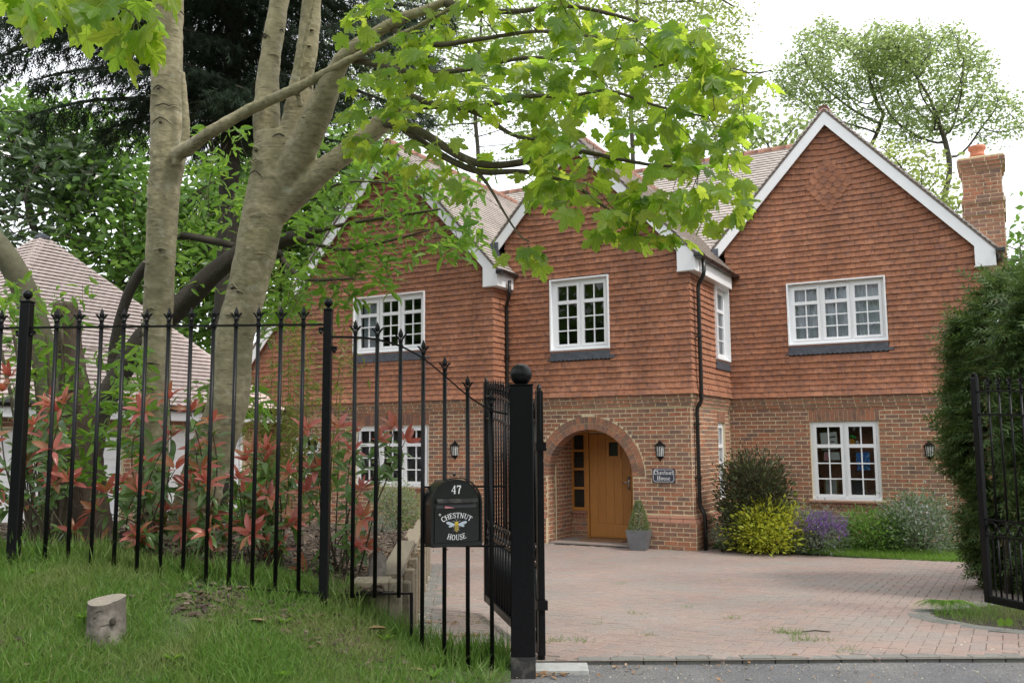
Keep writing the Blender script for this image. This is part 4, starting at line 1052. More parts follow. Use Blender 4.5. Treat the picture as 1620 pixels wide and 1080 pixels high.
# lettering: strokes with thick and thin lines and serifs, as flat print
def arcp(cx, cz, rx, rz, a0, a1, n=10): return [(cx+rx*math.cos(R(a0+(a1-a0)*i/n)), cz+rz*math.sin(R(a0+(a1-a0)*i/n))) for i in range(n+1)]
TK, TN = .15, .075
GL_ = {
 'C': (.72, [(TK, arcp(.40,.5,.32,.46,70,290)), (TN, arcp(.40,.5,.32,.46,35,70,3)), (TN, arcp(.40,.5,.32,.46,290,325,3)), (.06, [(.67,.62),(.67,.93)])]),
 'H': (.82, [(TK,[(.16,0),(.16,1)]),(TK,[(.66,0),(.66,1)]),(TN,[(.16,.5),(.66,.5)])]+[(.06,[(x-.15,z),(x+.15,z)]) for x in (.16,.66) for z in (.03,.97)]),
 'E': (.66, [(TK,[(.17,0),(.17,1)]),(TN,[(.03,.97),(.58,.97)]),(TN,[(.17,.51),(.45,.51)]),(TN,[(.03,.03),(.6,.03)]),(.06,[(.57,.78),(.57,1)]),(.06,[(.6,0),(.6,.25)]),(.06,[(.46,.4),(.46,.62)])]),
 'S': (.58, [(TN+.03, arcp(.29,.74,.2,.22,30,180,7)+arcp(.29,.27,.22,.24,90,-150,10)[0:0]), (TK, [(.09,.74),(.14,.62),(.29,.52),(.45,.42),(.5,.28)]), (TN+.03, arcp(.29,.27,.21,.24,0,-150,8)), (.06,[(.48,.72),(.48,.97)]), (.06,[(.08,.03),(.08,.3)])]),
 '_': (.3, []),
 'T': (.70, [(TK,[(.35,0),(.35,1)]),(TN,[(.04,.97),(.66,.97)]),(.06,[(.05,.72),(.05,1)]),(.06,[(.65,.72),(.65,1)]),(.06,[(.18,.03),(.52,.03)])]),
 'N': (.80, [(TN,[(.15,0),(.15,1)]),(TK,[(.15,.98),(.65,.02)]),(TN,[(.65,0),(.65,1)]),(.06,[(.02,.97),(.22,.97)]),(.06,[(.02,.03),(.28,.03)]),(.06,[(.52,.97),(.78,.97)])]),
 'U': (.80, [(TK,[(.17,1),(.17,.34)]),(TN+.02, arcp(.41,.34,.24,.31,180,360,8)),(TN,[(.65,.34),(.65,1)]),(.06,[(.02,.97),(.32,.97)]),(.06,[(.52,.97),(.78,.97)])]),
 'O': (.82, [(TK, arcp(.41,.5,.31,.46,60,300-180+180,8)[0:0]+arcp(.41,.5,.31,.46,55,305-180,4)[0:0]+arcp(.41,.5,.31,.44,120,240,8)),(TK, arcp(.41,.5,.31,.44,-60,60,8)),(TN, arcp(.41,.5,.31,.46,50,130,6)),(TN, arcp(.41,.5,.31,.46,230,310,6))]),
 '4': (.62, [(TK,[(.44,0),(.44,1)]),(TN,[(.44,.97),(.06,.32)]),(TN,[(.06,.32),(.60,.32)]),(.06,[(.3,.03),(.58,.03)])]),
 '7': (.60, [(TK,[(.06,.93),(.56,.93)]),(TK,[(.54,.9),(.36,.5),(.28,0)]),(.06,[(.07,.72),(.07,1)])]),
 'h': (.56, [(TK*.85,[(.12,0),(.12,1)]),(TN,arcp(.28,.45,.17,.19,170,60,5)),(TK*.85,[(.44,.5),(.44,0)]),(.05,[(.0,.03),(.24,.03)]),(.05,[(.33,.03),(.56,.03)])]),
 'e': (.50, [(TK*.85,arcp(.26,.32,.19,.3,110,250,7)),(TN,arcp(.26,.32,.2,.3,250,330,4)),(TN,arcp(.26,.32,.2,.3,110,10,5)),(TN*.8,[(.08,.36),(.45,.36)])]),
 's': (.42, [(TN,arcp(.21,.47,.13,.15,30,180,5)),(TK*.85,[(.08,.46),(.21,.34),(.34,.18)]),(TN,arcp(.21,.18,.14,.16,0,-150,6))]),
 't': (.36, [(TK*.85,[(.16,.85),(.16,.12)]),(TN,arcp(.26,.14,.1,.12,180,300,4)),(TN,[(.02,.61),(.34,.61)])]),
 'n': (.58, [(TK*.85,[(.13,0),(.13,.63)]),(TN,arcp(.29,.45,.17,.19,170,60,5)),(TK*.85,[(.45,.5),(.45,0)]),(.05,[(.0,.03),(.25,.03)]),(.05,[(.34,.03),(.58,.03)])]),
 'u': (.58, [(TK*.85,[(.13,.63),(.13,.17)]),(TN,arcp(.28,.17,.15,.15,180,350,6)),(TK*.85,[(.45,0),(.45,.63)]),(.05,[(.02,.61),(.14,.61)]),(.05,[(.34,.61),(.46,.61)])]),
 'o': (.54, [(TK*.85,arcp(.27,.32,.19,.28,120,240,6)),(TK*.85,arcp(.27,.32,.19,.28,-60,60,6)),(TN,arcp(.27,.32,.19,.3,50,130,4)),(TN,arcp(.27,.32,.19,.3,230,310,4))]),
 ' ': (.4, [])}
def text(word, h, place, mb, gap=.10):
    tot = sum(GL_[c][0]+gap for c in word)-gap; x = -tot/2; lay = 0
    for c in word:
        wd, st = GL_[c]
        for w, pts in st:
            lay += 1
            for i in range(len(pts)-1):
                (x0,z0),(x1,z1) = pts[i], pts[i+1]; L = math.hypot(x1-x0, z1-z0)
                if L < 1e-6: continue
                ex, ez = (x1-x0)/L*.01, (z1-z0)/L*.01; nx, nz = -(z1-z0)/L*w/2, (x1-x0)/L*w/2
                q = [(x0-ex+nx, z0-ez+nz), (x0-ex-nx, z0-ez-nz), (x1+ex-nx, z1+ez-nz), (x1+ex+nx, z1+ez+nz)]
                mb.add([place((x+a)*h, b*h, (lay+i*.3)*2e-5) for a, b in q], [(0,1,2,3)])
        x += wd+gap
sgn = empty('house_sign', house_m @ fM(-.56, 1.235, .012), -TH, 'small slate sign reading Chestnut House on the brick wall under a lantern', 'house sign')
MB().bbox((-.20, -.018, -.12), (.20, .0, .12), .004).obj('plate', mSign, sgn)
mb = MB(); ln = [(-.182,-.07),(-.182,.07),(-.155,.102),(.155,.102),(.182,.07),(.182,-.07),(.155,-.102),(-.155,-.102),(-.182,-.07)]
for (x0,z0),(x1,z1) in zip(ln, ln[1:]):
    L = math.hypot(x1-x0,z1-z0); nx, nz = -(z1-z0)/L*.003, (x1-x0)/L*.003
    mb.add([(x0+nx,-.0195,z0+nz),(x0-nx,-.0195,z0-nz),(x1-nx,-.0195,z1-nz),(x1+nx,-.0195,z1+nz)], [(0,1,2,3)])
mb.obj('border_line', mLetter, sgn)
mb = MB(); text('Chestnut', .072, lambda x, z, q: Vector((x, -.0195-q, z+.018)), mb, .09); text('House', .072, lambda x, z, q: Vector((x, -.0195-q, z-.076)), mb, .09)
mb.obj('lettering', mLetter, sgn)

# ------------------------------------------------------------------ potted tree, things in the window
pot = empty('potted_tree', hw(-.93, -.22, .005), -TH+.12, 'clipped golden green box cone in a square grey zinc planter beside the porch', 'potted plant')
def taper(mb, a, b, z0, z1):
    v = [(x*a, y*a, z0) for x, y in ((-1,-1),(1,-1),(1,1),(-1,1))] + [(x*b, y*b, z1) for x, y in ((-1,-1),(1,-1),(1,1),(-1,1))]
    mb.add(v, [(3,2,1,0),(0,1,5,4),(1,2,6,5),(2,3,7,6),(3,0,4,7)]); return mb
mb = taper(MB(), .13, .19, 0, .33)
v = [(x*.19, y*.19, .33) for x, y in ((-1,-1),(1,-1),(1,1),(-1,1))]+[(x*.165, y*.165, .331) for x, y in ((-1,-1),(1,-1),(1,1),(-1,1))]+[(x*.16, y*.16, .27) for x, y in ((-1,-1),(1,-1),(1,1),(-1,1))]
mb.add(v, [(0,1,5,4),(1,2,6,5),(2,3,7,6),(3,0,4,7),(4,5,9,8),(5,6,10,9),(6,7,11,10),(7,4,8,11)]); mb.obj('planter', mZinc, pot)
MB().box((-.163,-.163,.20), (.163,.163,.285)).obj('soil', mSoil, pot)
rng = np.random.default_rng(5)
def blades(name, pos, dirs, nrm, sc, tmpl, mat, parent=None, mtx=None, **k):
    V, F = scatter(tmpl[0], tmpl[1], pos, sc, rotmats(dirs, nrm)); return link(name, np_mesh(name, V, F, mat), parent, mtx, **k)
n = 1500; h = rng.random(n)**1.25; a = rng.random(n)*6.283; rr = .165*(1-h)**.75*(.75+.3*rng.random(n))+.012
P = np.stack([rr*np.cos(a), rr*np.sin(a), .30+.50*h], 1); D = np.stack([np.cos(a), np.sin(a), .9+rng.random(n)], 1)+.5*unit(rng, n)
blades('foliage', P, D, np.cross(D, unit(rng, n)), .034+.02*rng.random(n), LEAF_OVAL, mBox, pot, kind='stuff')
MB().lathe([(.02,.28),(.012,.7)], 8).obj('stem', mBarkTwig, pot)

def flat(name, fr, pol, n0, mat, label, cat, extra=None):
    o = MB().prism(pol, n0-.003, n0, fr).obj(name, mat, house if False else None, mtx=house_m.copy(), label=label, cat=cat)
    if extra:
        for nm, p, m_ in extra: MB().prism(p, n0+.0005, n0+.0015, fr).obj(nm, m_, o)
    return o
flat('drawing', fR, [(1.60,1.63),(1.89,1.65),(1.87,1.97),(1.58,1.95)], -.15, mPaper, "white sheet with a child's ink face drawing taped inside the window", 'drawing',
     [('ink', [(1.73,1.88),(1.85,1.90),(1.855,1.87),(1.73,1.855)], mInk), ('ink', [(1.77,1.80),(1.83,1.80),(1.83,1.78),(1.77,1.78)], mInk), ('ink', [(1.75,1.75),(1.80,1.72),(1.85,1.745),(1.80,1.705)], mInk)])
flat('drawing', fR, [(1.63,1.45),(1.91,1.46),(1.90,1.60),(1.64,1.60)], -.152, mPaper, 'cream sheet with a pink corner taped under the ink drawing', 'drawing', [('pink_corner', [(1.635,1.455),(1.72,1.46),(1.70,1.59),(1.645,1.59)], mPink)])
flat('painting', fR, [(2.20,1.27),(2.42,1.28),(2.42,1.60),(2.19,1.59)], -.15, mBluePaint, 'blue sheet painting with a pale face taped to the inside of the window', 'painting')
toy = empty('soft_toy', house_m @ fR(2.12, 1.77, -.15), -TH, 'orange round soft toy with green leafy top hanging in the window', 'toy')
MB().ball((0,0,0), .075, 14, (1,.6,.95)).obj('body', mOrange, toy, True)
for i in range(7):
    a = R(20+i*23); MB().ball((.06*math.cos(a), 0, .085+.03*math.sin(a)), .03, 8, (1.3,.5,.8)).obj('leaf', mGreenPl, toy, True)
for sx in (-1, 1): MB().ball((sx*.105, 0, .005), .03, 8, (1,.6,1)).obj('hand', mPaper, toy, True)
for sx in (-1, 1): MB().ball((sx*.025, -.045, .02), .012, 6).obj('eye', mInk, toy)
MB().tube([(0,0,.1),(0,0,.30)], .003, 4).obj('string', mInk, toy)
pf = empty('picture_frame', house_m @ fR(2.20, .80, -.22), -TH, 'brown wooden picture frame standing on the window ledge', 'picture frame')
mb = MB()
for a, b, c, d in ((-.14,-.11,0,.32),(.11,.14,0,.32),(-.11,.11,.0,.03),(-.11,.11,.29,.32)): mb.box((a,-.01,c), (b,.01,d))
mb.obj('frame', mFrameWood, pf); MB().box((-.11,0,.03), (.11,.006,.29)).obj('picture', mInk, pf)
pf = empty('picture_frame', house_m @ fR(1.72, .80, -.24), -TH+.5, 'pale wooden picture frame leaning in the lower corner of the window', 'picture frame')
mb = MB()
for a, b, c, d in ((-.13,-.10,0,.34),(.10,.13,0,.34),(-.10,.10,.0,.03),(-.10,.10,.31,.34)): mb.box((a,-.01,c), (b,.01,d))
mb.obj('frame', mFrameWood, pf); MB().box((-.10,0,.03), (.10,.006,.31)).obj('picture', mPaper, pf)

# ------------------------------------------------------------------ railings, gates, posts
def ball_post(o, w, h, r, mat, name='post', bname='ball'):
    """square post with a small neck and ball, local to o"""
    p = MB().bbox((-w/2,-w/2,0), (w/2,w/2,h), .004).obj(name, mat, o[0], mtx=Matrix.Translation(o[1]))
    MB().bbox((-w/2-.004,-w/2-.004,h), (w/2+.004,w/2+.004,h+.012), .003).obj('cap', mat, p)
    MB().lathe([(r*.75,h+.012),(r*.45,h+.02),(r*.4,h+.03)], 12).obj('neck', mat, p, True)
    MB().ball((0,0,h+.025+r), r, 24).obj(bname, mat, p, True)
    return p
def spear(s=1.0):
    """leaf shaped spear head with two curled side leaves over a turned collar"""
    mb = MB()
    mb.lathe([(.010,0),(.016,.004),(.016,.012),(.011,.016),(.012,.03),(.016,.036),(.010,.042),(.007,.05)], 10)
    prof = [(.052,.006),(.064,.013),(.074,.015),(.090,.010),(.112,.001)]
    v = []
    for z, w in prof: v += [(w,0,z),(0,w*.55,z),(-w,0,z),(0,-w*.55,z)]
    mb.add(v, [(i*4+j, i*4+(j+1)%4, (i+1)*4+(j+1)%4, (i+1)*4+j) for i in range(4) for j in range(4)])
    for sx in (-1, 1):
        q = [(sx*.004,.044),(sx*.013,.062),(sx*.024,.074),(sx*.034,.076),(sx*.033,.068),(sx*.026,.062),(sx*.016,.046),(sx*.007,.036)]
        mb.prism(q[::sx], -.005, .005, lambda a, b, c: Vector((a, c, b)))
    mb.v = [(x*s, y*s, z*s) for x, y, z in mb.v]
    return mb.mesh('finial', mIron)
SPEAR = spear(1.12)
pick = {}
def picket(par, x, y, z0, z1, r=.0135, fin=True, name='picket', seg=8):
    k = (round(z1-z0, 3), r)
    if k not in pick: pick[k] = MB().lathe([(r,0),(r,k[0])], seg).mesh('picket', mIron, True)
    o = link(name, pick[k], par, Matrix.Translation((x, y, z0)))
    if fin: link('finial', SPEAR, o, Matrix.Translation((0, 0, k[0])) @ Matrix.Rotation(RND.uniform(-.12,.12), 4, 'Z'))
    return o
rl = empty('iron_railings', (0,0,0), 0, 'black spear topped iron railings along the grass bank, curving down to the gate post', 'railings')
pR0 = at(516, 700, 5.76); pL0 = at(31, 700, 5.82); pLL = pL0 + (pL0-pR0)
FX = lambda x: pR0.y + (pL0.y-pR0.y)*(x-pR0.x)/(pL0.x-pR0.x)
ball_post((rl, Vector((pR0.x, pR0.y, .66))), .054, at(518, 488, 5.76).z-.66, .029, mIron)
ball_post((rl, Vector((pL0.x, pL0.y, .76))), .066, at(40, 475, 5.82).z-.76, .031, mIron)
ball_post((rl, Vector((pLL.x, pLL.y, .80))), .054, 1.95, .029, mIron)
zr = at(300, 513, 5.79).z
def bar(mb, p, q, w=.012, h=.03):
    p, q = Vector(p), Vector(q); d = (q-p).normalized(); s_ = d.cross(Vector((0,0,1)))
    if s_.length < 1e-4: s_ = Vector((1,0,0))
    s_ = s_.normalized(); u_ = s_.cross(d)
    v = [c+s_*(a*w/2)+u_*(b*h/2) for c in (p, q) for a, b in ((-1,-1),(1,-1),(1,1),(-1,1))]
    mb.add(v, [(3,2,1,0),(4,5,6,7),(0,1,5,4),(1,2,6,5),(2,3,7,6),(3,0,4,7)])
mb = MB(); bar(mb, (pL0.x+.03, FX(pL0.x), zr), (pR0.x-.025, FX(pR0.x), zr), .03, .012); bar(mb, (pLL.x, FX(pLL.x), zr), (pL0.x-.03, FX(pL0.x), zr), .03, .012); mb.obj('top_rail', mIron, rl)
mb = MB(); bar(mb, (pL0.x+.03, FX(pL0.x), 1.0), (pR0.x-.02, FX(pR0.x), .87), .03, .012); bar(mb, (pLL.x, FX(pLL.x), 1.05), (pL0.x-.03, FX(pL0.x), 1.0), .03, .012); mb.obj('bottom_rail', mIron, rl)
mb = MB()
for sx, px in ((-1, pR0), (1, pR0), (-1, pL0), (1, pL0)):
    zz = zr-.015 if not (sx == 1 and px is pR0) else at(525, 545, 5.76).z
    mb.box((px.x+sx*.03-.03, px.y-.012, zz-.03), (px.x+sx*.03+.03, px.y+.012, zz-.004)); mb.ball((px.x+sx*.045, px.y-.012, zz-.035), .013, 8)
mb.obj('bracket', mIron, rl)
for i in range(12):
    px = 79.5+36.05*i+.03*i*i*0
    p = at(px, 700, 5.81-.05*i/11); picket(rl, p.x, FX(p.x), .80, zr)
for i in range(11):
    x = pLL.x+(pL0.x-pLL.x)*(i+1)/12; picket(rl, x, FX(x), .86, zr)
# the bay that sweeps down to the gate
FY = 5.76
sw = [(521,533),(560,533.5),(595,537),(632,547),(668,566),(702,593),(738,624),(775,648),(803,655)]
swp = [at(x, y, FY) for x, y in sw]
def crom(p, n=8):
    out = []
    for i in range(len(p)-1):
        a, b, c, d = p[max(i-1,0)], p[i], p[i+1], p[min(i+2,len(p)-1)]
        for k in range(n):
            t = k/n; out.append(.5*((2*b)+(c-a)*t+(2*a-5*b+4*c-d)*t*t+(3*b-a-3*c+d)*t*t*t))
    out.append(p[-1]); return out
mb = MB(); cr = crom(swp, 6)
v = []
for p in cr: v += [p+Vector((0,-.015,-.006)), p+Vector((0,.015,-.006)), p+Vector((0,.015,.006)), p+Vector((0,-.015,.006))]
mb.add(v, [(i*4+j, i*4+(j+1)%4, (i+1)*4+(j+1)%4, (i+1)*4+j) for i in range(len(cr)-1) for j in range(4)]); mb.obj('curved_rail', mIron, rl)
zlow = at(600, 940, FY).z
for i, (px, zb) in enumerate(((560, zlow), (595, zlow), (632, zlow), (668, .36), (702, .36), (738, .37), (775, .37))):
    p = at(px, 700, FY); picket(rl, p.x+.0015*i, p.y, zb, swp[i+1].z)
p0, p1, p2 = at(524, 940, FY), at(651, 938, FY), at(655, 1030, FY)
mb = MB(); bar(mb, p0, p1, .025, .012); bar(mb, (p1.x, p1.y, p1.z+.006), (p2.x-.01, p1.y, .30), .025, .02); mb.obj('bottom_rail', mIron, rl)
pa, pb2 = at(668, 770, FY-.012), at(800, 768, FY-.012)
mb = MB(); bar(mb, pa, (pb2.x, pb2.y, pa.z), .012, .012); pa = at(668, 863, FY-.012); bar(mb, pa, (pb2.x, pb2.y, pa.z), .02, .012); mb.obj('cross_bar', mIron, rl)

gp_ = at(826, 830, 5.73)
gpo = empty('gate_post', (gp_.x, gp_.y, .33), 0, 'thick square black gate post topped with a large black ball', 'gate post')
w = .152; H = at(826, 609, 5.73).z-.33
MB().bbox((-w/2,-w/2,0), (w/2,w/2,H), .006).obj('shaft', mIron, gpo)
MB().bbox((-w/2-.003,-w/2-.003,H), (w/2+.003,w/2+.003,H+.01), .003).obj('cap', mIron, gpo)
MB().bbox((-w/2-.001,-w/2-.001,0), (w/2+.001,w/2+.001,.15), .003).obj('base_sleeve', mIronDirty, gpo)
MB().ball((0,0,H+.004+.071), .072, 32).obj('ball', mIron, gpo, True)
b_ = at(840, 1040, 5.60); bt = at(841, 922, 5.60)
bol = empty('bollard', (b_.x, b_.y, .33), 0, 'short round black steel bollard standing against the gate post', 'bollard')
MB().lathe([(.03,0),(.03,bt.z-.345),(.026,bt.z-.335),(.0,bt.z-.33)], 14).obj('tube', mIronDirty, bol, True); MB().lathe([(.032,.30),(.034,.305),(.034,.315),(.032,.32)], 14).obj('collar', mIronDirty, bol, True)
p = at(888, 1053, 5.75)
plate = MB().bbox((-.20,-.10,-.03), (.20,.10,.006), .004).obj('threshold_slab', mConcrete, mtx=Matrix.Translation((p.x-.03, 5.93, .376)) @ Matrix.Rotation(-.03, 4, 'Z'), label='pale grey concrete slab at the foot of the open gate', cat='slab')

def gate(name, hx, hy, fx, fy, label, mirror=1):
    L = math.hypot(fx-hx, fy-hy); o = empty(name, (hx, hy, 0), math.atan2(fy-hy, fx-hx), label, 'gate')
    zb, m0, m1, z0, z1 = .43, .975, 1.115, 2.20, 2.40
    top = lambda s: 1.93+.30*math.sin(math.pi/2*clamp(s/L))
    st = .062
    for s, zt, nm in ((st/2, z0, 'hinge_stile'), (L-st/2, z1, 'closing_stile')):
        mb = MB(); k = -1 if s > L/2 else 1
        mb.bbox((s-st/2, -.022, zb-.03), (s+st/2, .022, zt-.04), .004)
        # flat bar bent over into a loop at the head
        mb.tube([(s+.022*math.cos(a)*1.0, 0, zt-.045+.04*math.sin(a)) for a in [math.pi*i/10 for i in range(11)]], .012, 8)
        mb.tube([(s-.024, 0, zt-.045), (s-.024, 0, zt-.30), (s-.024+k*.0, 0, zt-.32)], .010, 6)
        mb.obj(nm, mIron, o, False)
    mb = MB()
    for d, h in ((0, .028), (-.20, .028)):
        pts = [Vector((st+(L-2*st)*i/14, 0, top(st+(L-2*st)*i/14)+d)) for i in range(15)]
        for a, b in zip(pts, pts[1:]): bar(mb, a, b, .022, .016)
    mb.obj('arched_rail', mIron, o)
    for z, nm in ((m0, 'mid_rail'), (m1, 'mid_rail')): MB().box((st, -.012, z-.008), (L-st, .012, z+.008)).obj(nm, mIron, o)
    MB().bbox((st, -.02, zb-.03), (L-st, .02, zb+.035), .004).obj('bottom_rail', mIron, o)
    n = int((L-2*st)/.118); sp = (L-2*st)/(n+1)
    for i in range(n):
        s = st+sp*(i+1)
        picket(o, s, 0, zb+.03, m0, .009, False, seg=7); picket(o, s, 0, m1, top(s)+.02, .009, True, seg=7)
    for i in range(n+1):
        s = st+sp*(i+.5); mb = MB(); c = (s, 0, (m0+m1)/2); rr = .05
        mb.tube([(c[0]+rr*math.cos(2*math.pi*k/16), 0, c[2]+rr*math.sin(2*math.pi*k/16)) for k in range(17)], .008, 6, False); mb.obj('ring', mIron, o, True)
        MB().tube([(s, 0, zb+.03), (s, 0, m0)], .007, 6).obj('dog_bar', mIron, o)
    MB().lathe([(.025,-.10),(.025,.0)], 10, (st/2, 0, zb)).obj('pivot', mIron, o)
    for z in (1.75, .70): MB().box((-.02, -.035, z), (st+.012, .035, z+.06)).obj('hinge', mIron, o)
    return o
g1 = at(857, 900, 5.98); g2 = at(769, 900, 8.05)
gate('iron_gate', g1.x, g1.y, g2.x, g2.y, 'black iron gate leaf standing open behind the ball topped gate post')
gate('iron_gate', 4.70, 5.98, 4.13, 8.02, 'black iron gate leaf standing open against the cypress hedge')

# ------------------------------------------------------------------ mailbox
mp = at(722, 862, 5.60)
mbx = empty('mailbox', (mp.x, mp.y, mp.z), R(24), 'black arched mailbox reading 47 Chestnut House hung on the railings', 'mailbox')
def arch2(w, h, n=20):
    r = w/2; return [(-r, 0), (r, 0)] + [(r*math.cos(math.pi*i/n), h-r+r*math.sin(math.pi*i/n)*.97) for i in range(n+1)]
Y = lambda a, b, c: Vector((a, -c, b))
BW, BH = .345, .425
MB().prism(arch2(BW-.02, BH-.012), -.19, -.004, Y).obj('body', mBlackGloss, mbx)
mb = MB(); sheet([arch2(BW, BH), [(a*.93, .018+b*.945) for a, b in arch2(BW, BH)]], Y, .012, mb)
o1 = arch2(BW, BH); o2 = [(a*.93, .018+b*.945) for a, b in o1]; n = len(o1)
mb.add([Y(a,b,.012) for a,b in o1]+[Y(a,b,-.012) for a,b in o1], [(i,(i+1)%n,n+(i+1)%n,n+i) for i in range(n)]); mb.add([Y(a,b,.012) for a,b in o2]+[Y(a,b,-.004) for a,b in o2], [(i,(i+1)%n,n+(i+1)%n,n+i) for i in range(n)])
mb.obj('door_frame', mBlackGloss, mbx)
MB().prism(rect(-.165, .165, -.006, .012), -.10, .022, Y).obj('base_lip', mBlackGloss, mbx)
MB().bbox((-.135,-.034,.262), (.135,.0,.288), .004).obj('slot_flap', mIronDirty, mbx)
MB().prism(rect(-.132,.132,.232,.2615), -.003, .0015, Y).obj('slot', mInk, mbx)
MB().prism(rect(-.145,.145,.020,.231), -.003, .004, Y).obj('lower_door', mBlackGloss, mbx)
MB().prism([(-.08,.231),(-.015,.231),(-.045,.239),(-.078,.245)], .001, .012, Y).obj('letter', mPink, mbx)
MB().lathe([(.009,0),(.009,.006),(.006,.008)], 12).obj('lock', mSteel, mbx, mtx=Matrix.Translation((-.112,-.004,.19)) @ Matrix.Rotation(math.pi/2, 4, 'X'))
MB().ball((0,.04,BH+.012), .012, 8).obj('knob', mBlackGloss, mbx)
mb = MB(); text('47', .052, lambda x, z, q: Vector((x, .004-.0005-q, z+.318)), mb, .06)
RA = .17
def arc_top(x, z, q): a = x/RA; return Vector(((RA+z)*math.sin(a)+.0, -.0046-q, .035+(RA+z)*math.cos(a)-.035))
text('CHESTNUT', .032, arc_top, mb, .03)
RB_ = .20
def arc_bot(x, z, q): a = x/RB_; return Vector(((RB_-z)*math.sin(a), -.0046-q, .232-(RB_-z)*math.cos(a)))
text('HOUSE', .034, arc_bot, mb, .06)
for i in range(len(mb.v)): pass
mb.obj('lettering', mLetter, mbx)
bee = MB()
for sx in (-1, 1):
    for k, (ln_, wd, up) in enumerate(((.062,.013,.010),(.045,.010,-.008))):
        pts = []
        for i in range(12): a = 2*math.pi*i/12; pts.append((sx*(.008+ln_/2*(1-math.cos(a))), .128+up*(1-math.cos(a))/2*1.4+wd*math.sin(a)*(.4+.6*(1-math.cos(a))/2)))
        bee.prism(pts[::sx], .0041, .0049-k*.0002, Y)
bee = bee.obj('bee_wings', M('pale_blue_grey', [(.5,.56,.62)], .5, rnd=False), mbx)
for z, rx, rz, mt in ((.134,.0125,.014,mYellow),(.107,.0135,.024,mYellow)):
    MB().prism([(rx*math.cos(2*math.pi*i/14), z+rz*math.sin(2*math.pi*i/14)) for i in range(14)], .0041, .0056, Y).obj('bee_body', mt, bee)
for z in (.115, .103, .091): MB().prism(rect(-.012,.012,z-.0028,z+.0028), .0056, .0062, Y).obj('bee_stripe', mInk, bee)
MB().prism([(.007*math.cos(2*math.pi*i/10), .152+.006*math.sin(2*math.pi*i/10)) for i in range(10)], .0041, .0053, Y).obj('bee_head', mInk, bee)
for sx in (-1, 1):
    for (x0,z0,x1,z1) in ((.004,.157,.012,.172),(.012,.12,.024,.11),(.012,.10,.022,.088),(.010,.145,.026,.152)):
        q = [(sx*x0,z0-.0008),(sx*x1,z1-.0006),(sx*x1,z1+.0006),(sx*x0,z0+.0008)]
        MB().prism(q[::sx], .0041, .0047, Y).obj('bee_leg', mLetter, bee)

# ------------------------------------------------------------------ timber edging, log, stump
tim = empty('timber_edging', (bed_edge(6.2), 6.2, 0), 0, 'weathered timber edging with upright stakes holding the bark covered bed', 'edging')
def tb(name, x0, x1, y0, y1, z0, z1, e=.008):
    return MB().bbox((x0-bed_edge(6.2), y0-6.2, z0), (x1-bed_edge(6.2), y1-6.2, z1), e).obj(name, mTimber, tim)
def slant(name, y0, y1, z0, z1, ofs, th):
    m_ = MB(); a = (bed_edge(y0)+ofs-bed_edge(6.2), y0-6.2); b = (bed_edge(y1)+ofs-bed_edge(6.2), y1-6.2)
    v = [(a[0]-th,a[1],z0),(a[0],a[1],z0),(b[0],b[1],z0),(b[0]-th,b[1],z0),(a[0]-th,a[1],z1),(a[0],a[1],z1),(b[0],b[1],z1),(b[0]-th,b[1],z1)]
    m_.add(v, [(3,2,1,0),(4,5,6,7),(0,1,5,4),(1,2,6,5),(2,3,7,6),(3,0,4,7)]); return m_.obj(name, mTimber, tim)
for k, (a, b) in enumerate(((6.22, 8.35), (8.36, 10.4), (10.41, 13.3))):
    slant('top_board', a, b, .89-.085*k-.005, .925-.085*k, .035, .15)
    for j in range(3): slant('edge_board', a, b, .22-.06*k+.22*j, .435-.06*k+.22*j if j < 2 else .884-.085*k, .0, .04)
for y in (6.42, 7.05, 7.7, 8.35, 9.1, 9.9, 10.8, 11.8): tb('stake', bed_edge(y)+.004, bed_edge(y)+.085, y, y+.09, .1, .84-.07*max(0,y-8))
be = bed_edge(6.2)
tb('corner_block', be-.27, be-.02, 5.98, 6.2, .62, .915, .012); tb('corner_post', be-.018, be+.06, 5.99, 6.10, .30, .912)
tb('corner_block', be-.20, be-.03, 5.98, 6.1, .22, .615, .01); tb('corner_post', be+.061, be+.11, 6.02, 6.10, .30, .60)
p = at(610, 985, 5.9)
MB().lathe([(.075,0),(.072,.2),(.07,.30),(.0,.305)], 12).obj('stub_post', mLog, tim, True, mtx=Matrix.Translation((p.x-bed_edge(6.2), p.y-6.2, .36)))
p = at(594, 930, 6.0)
lg = empty('log', (p.x, p.y, .78), 0, 'short grey barked log propped on the bark mulch beside the timber edging', 'log')
mb = MB(); pts = [Vector((0, .0, .0)), Vector((-.004, .06, .07)), Vector((-.01, .13, .15)), Vector((-.02,.22,.24))]; mb.tube(pts, [.062,.064,.063,.060], 14); mb.obj('bark', mLog, lg, True)
MB().lathe([(.057,0),(0,.004)], 14).obj('cut_end', mLogTop, lg, mtx=Matrix.Translation(pts[-1]+Vector((0,.0035,.0035))) @ Matrix.Rotation(-.75, 4, 'X'))
for d_ in np.linspace(4.4, 6, 161):
    p = at(167, 1014, d_)
    if p.z <= z_verge(p.x, p.y): break
stp = empty('tree_stump', (p.x, p.y, z_verge(p.x, p.y)-.03), .3, 'short weathered sawn stump standing in the grass of the verge', 'tree stump')
stp.scale = (.92, .92, .95)
mb = MB(); nn = 40; rings = []
v = []; f = []
zs = [0,.03,.06,.09,.12,.15,.18,.21,.24,.262]
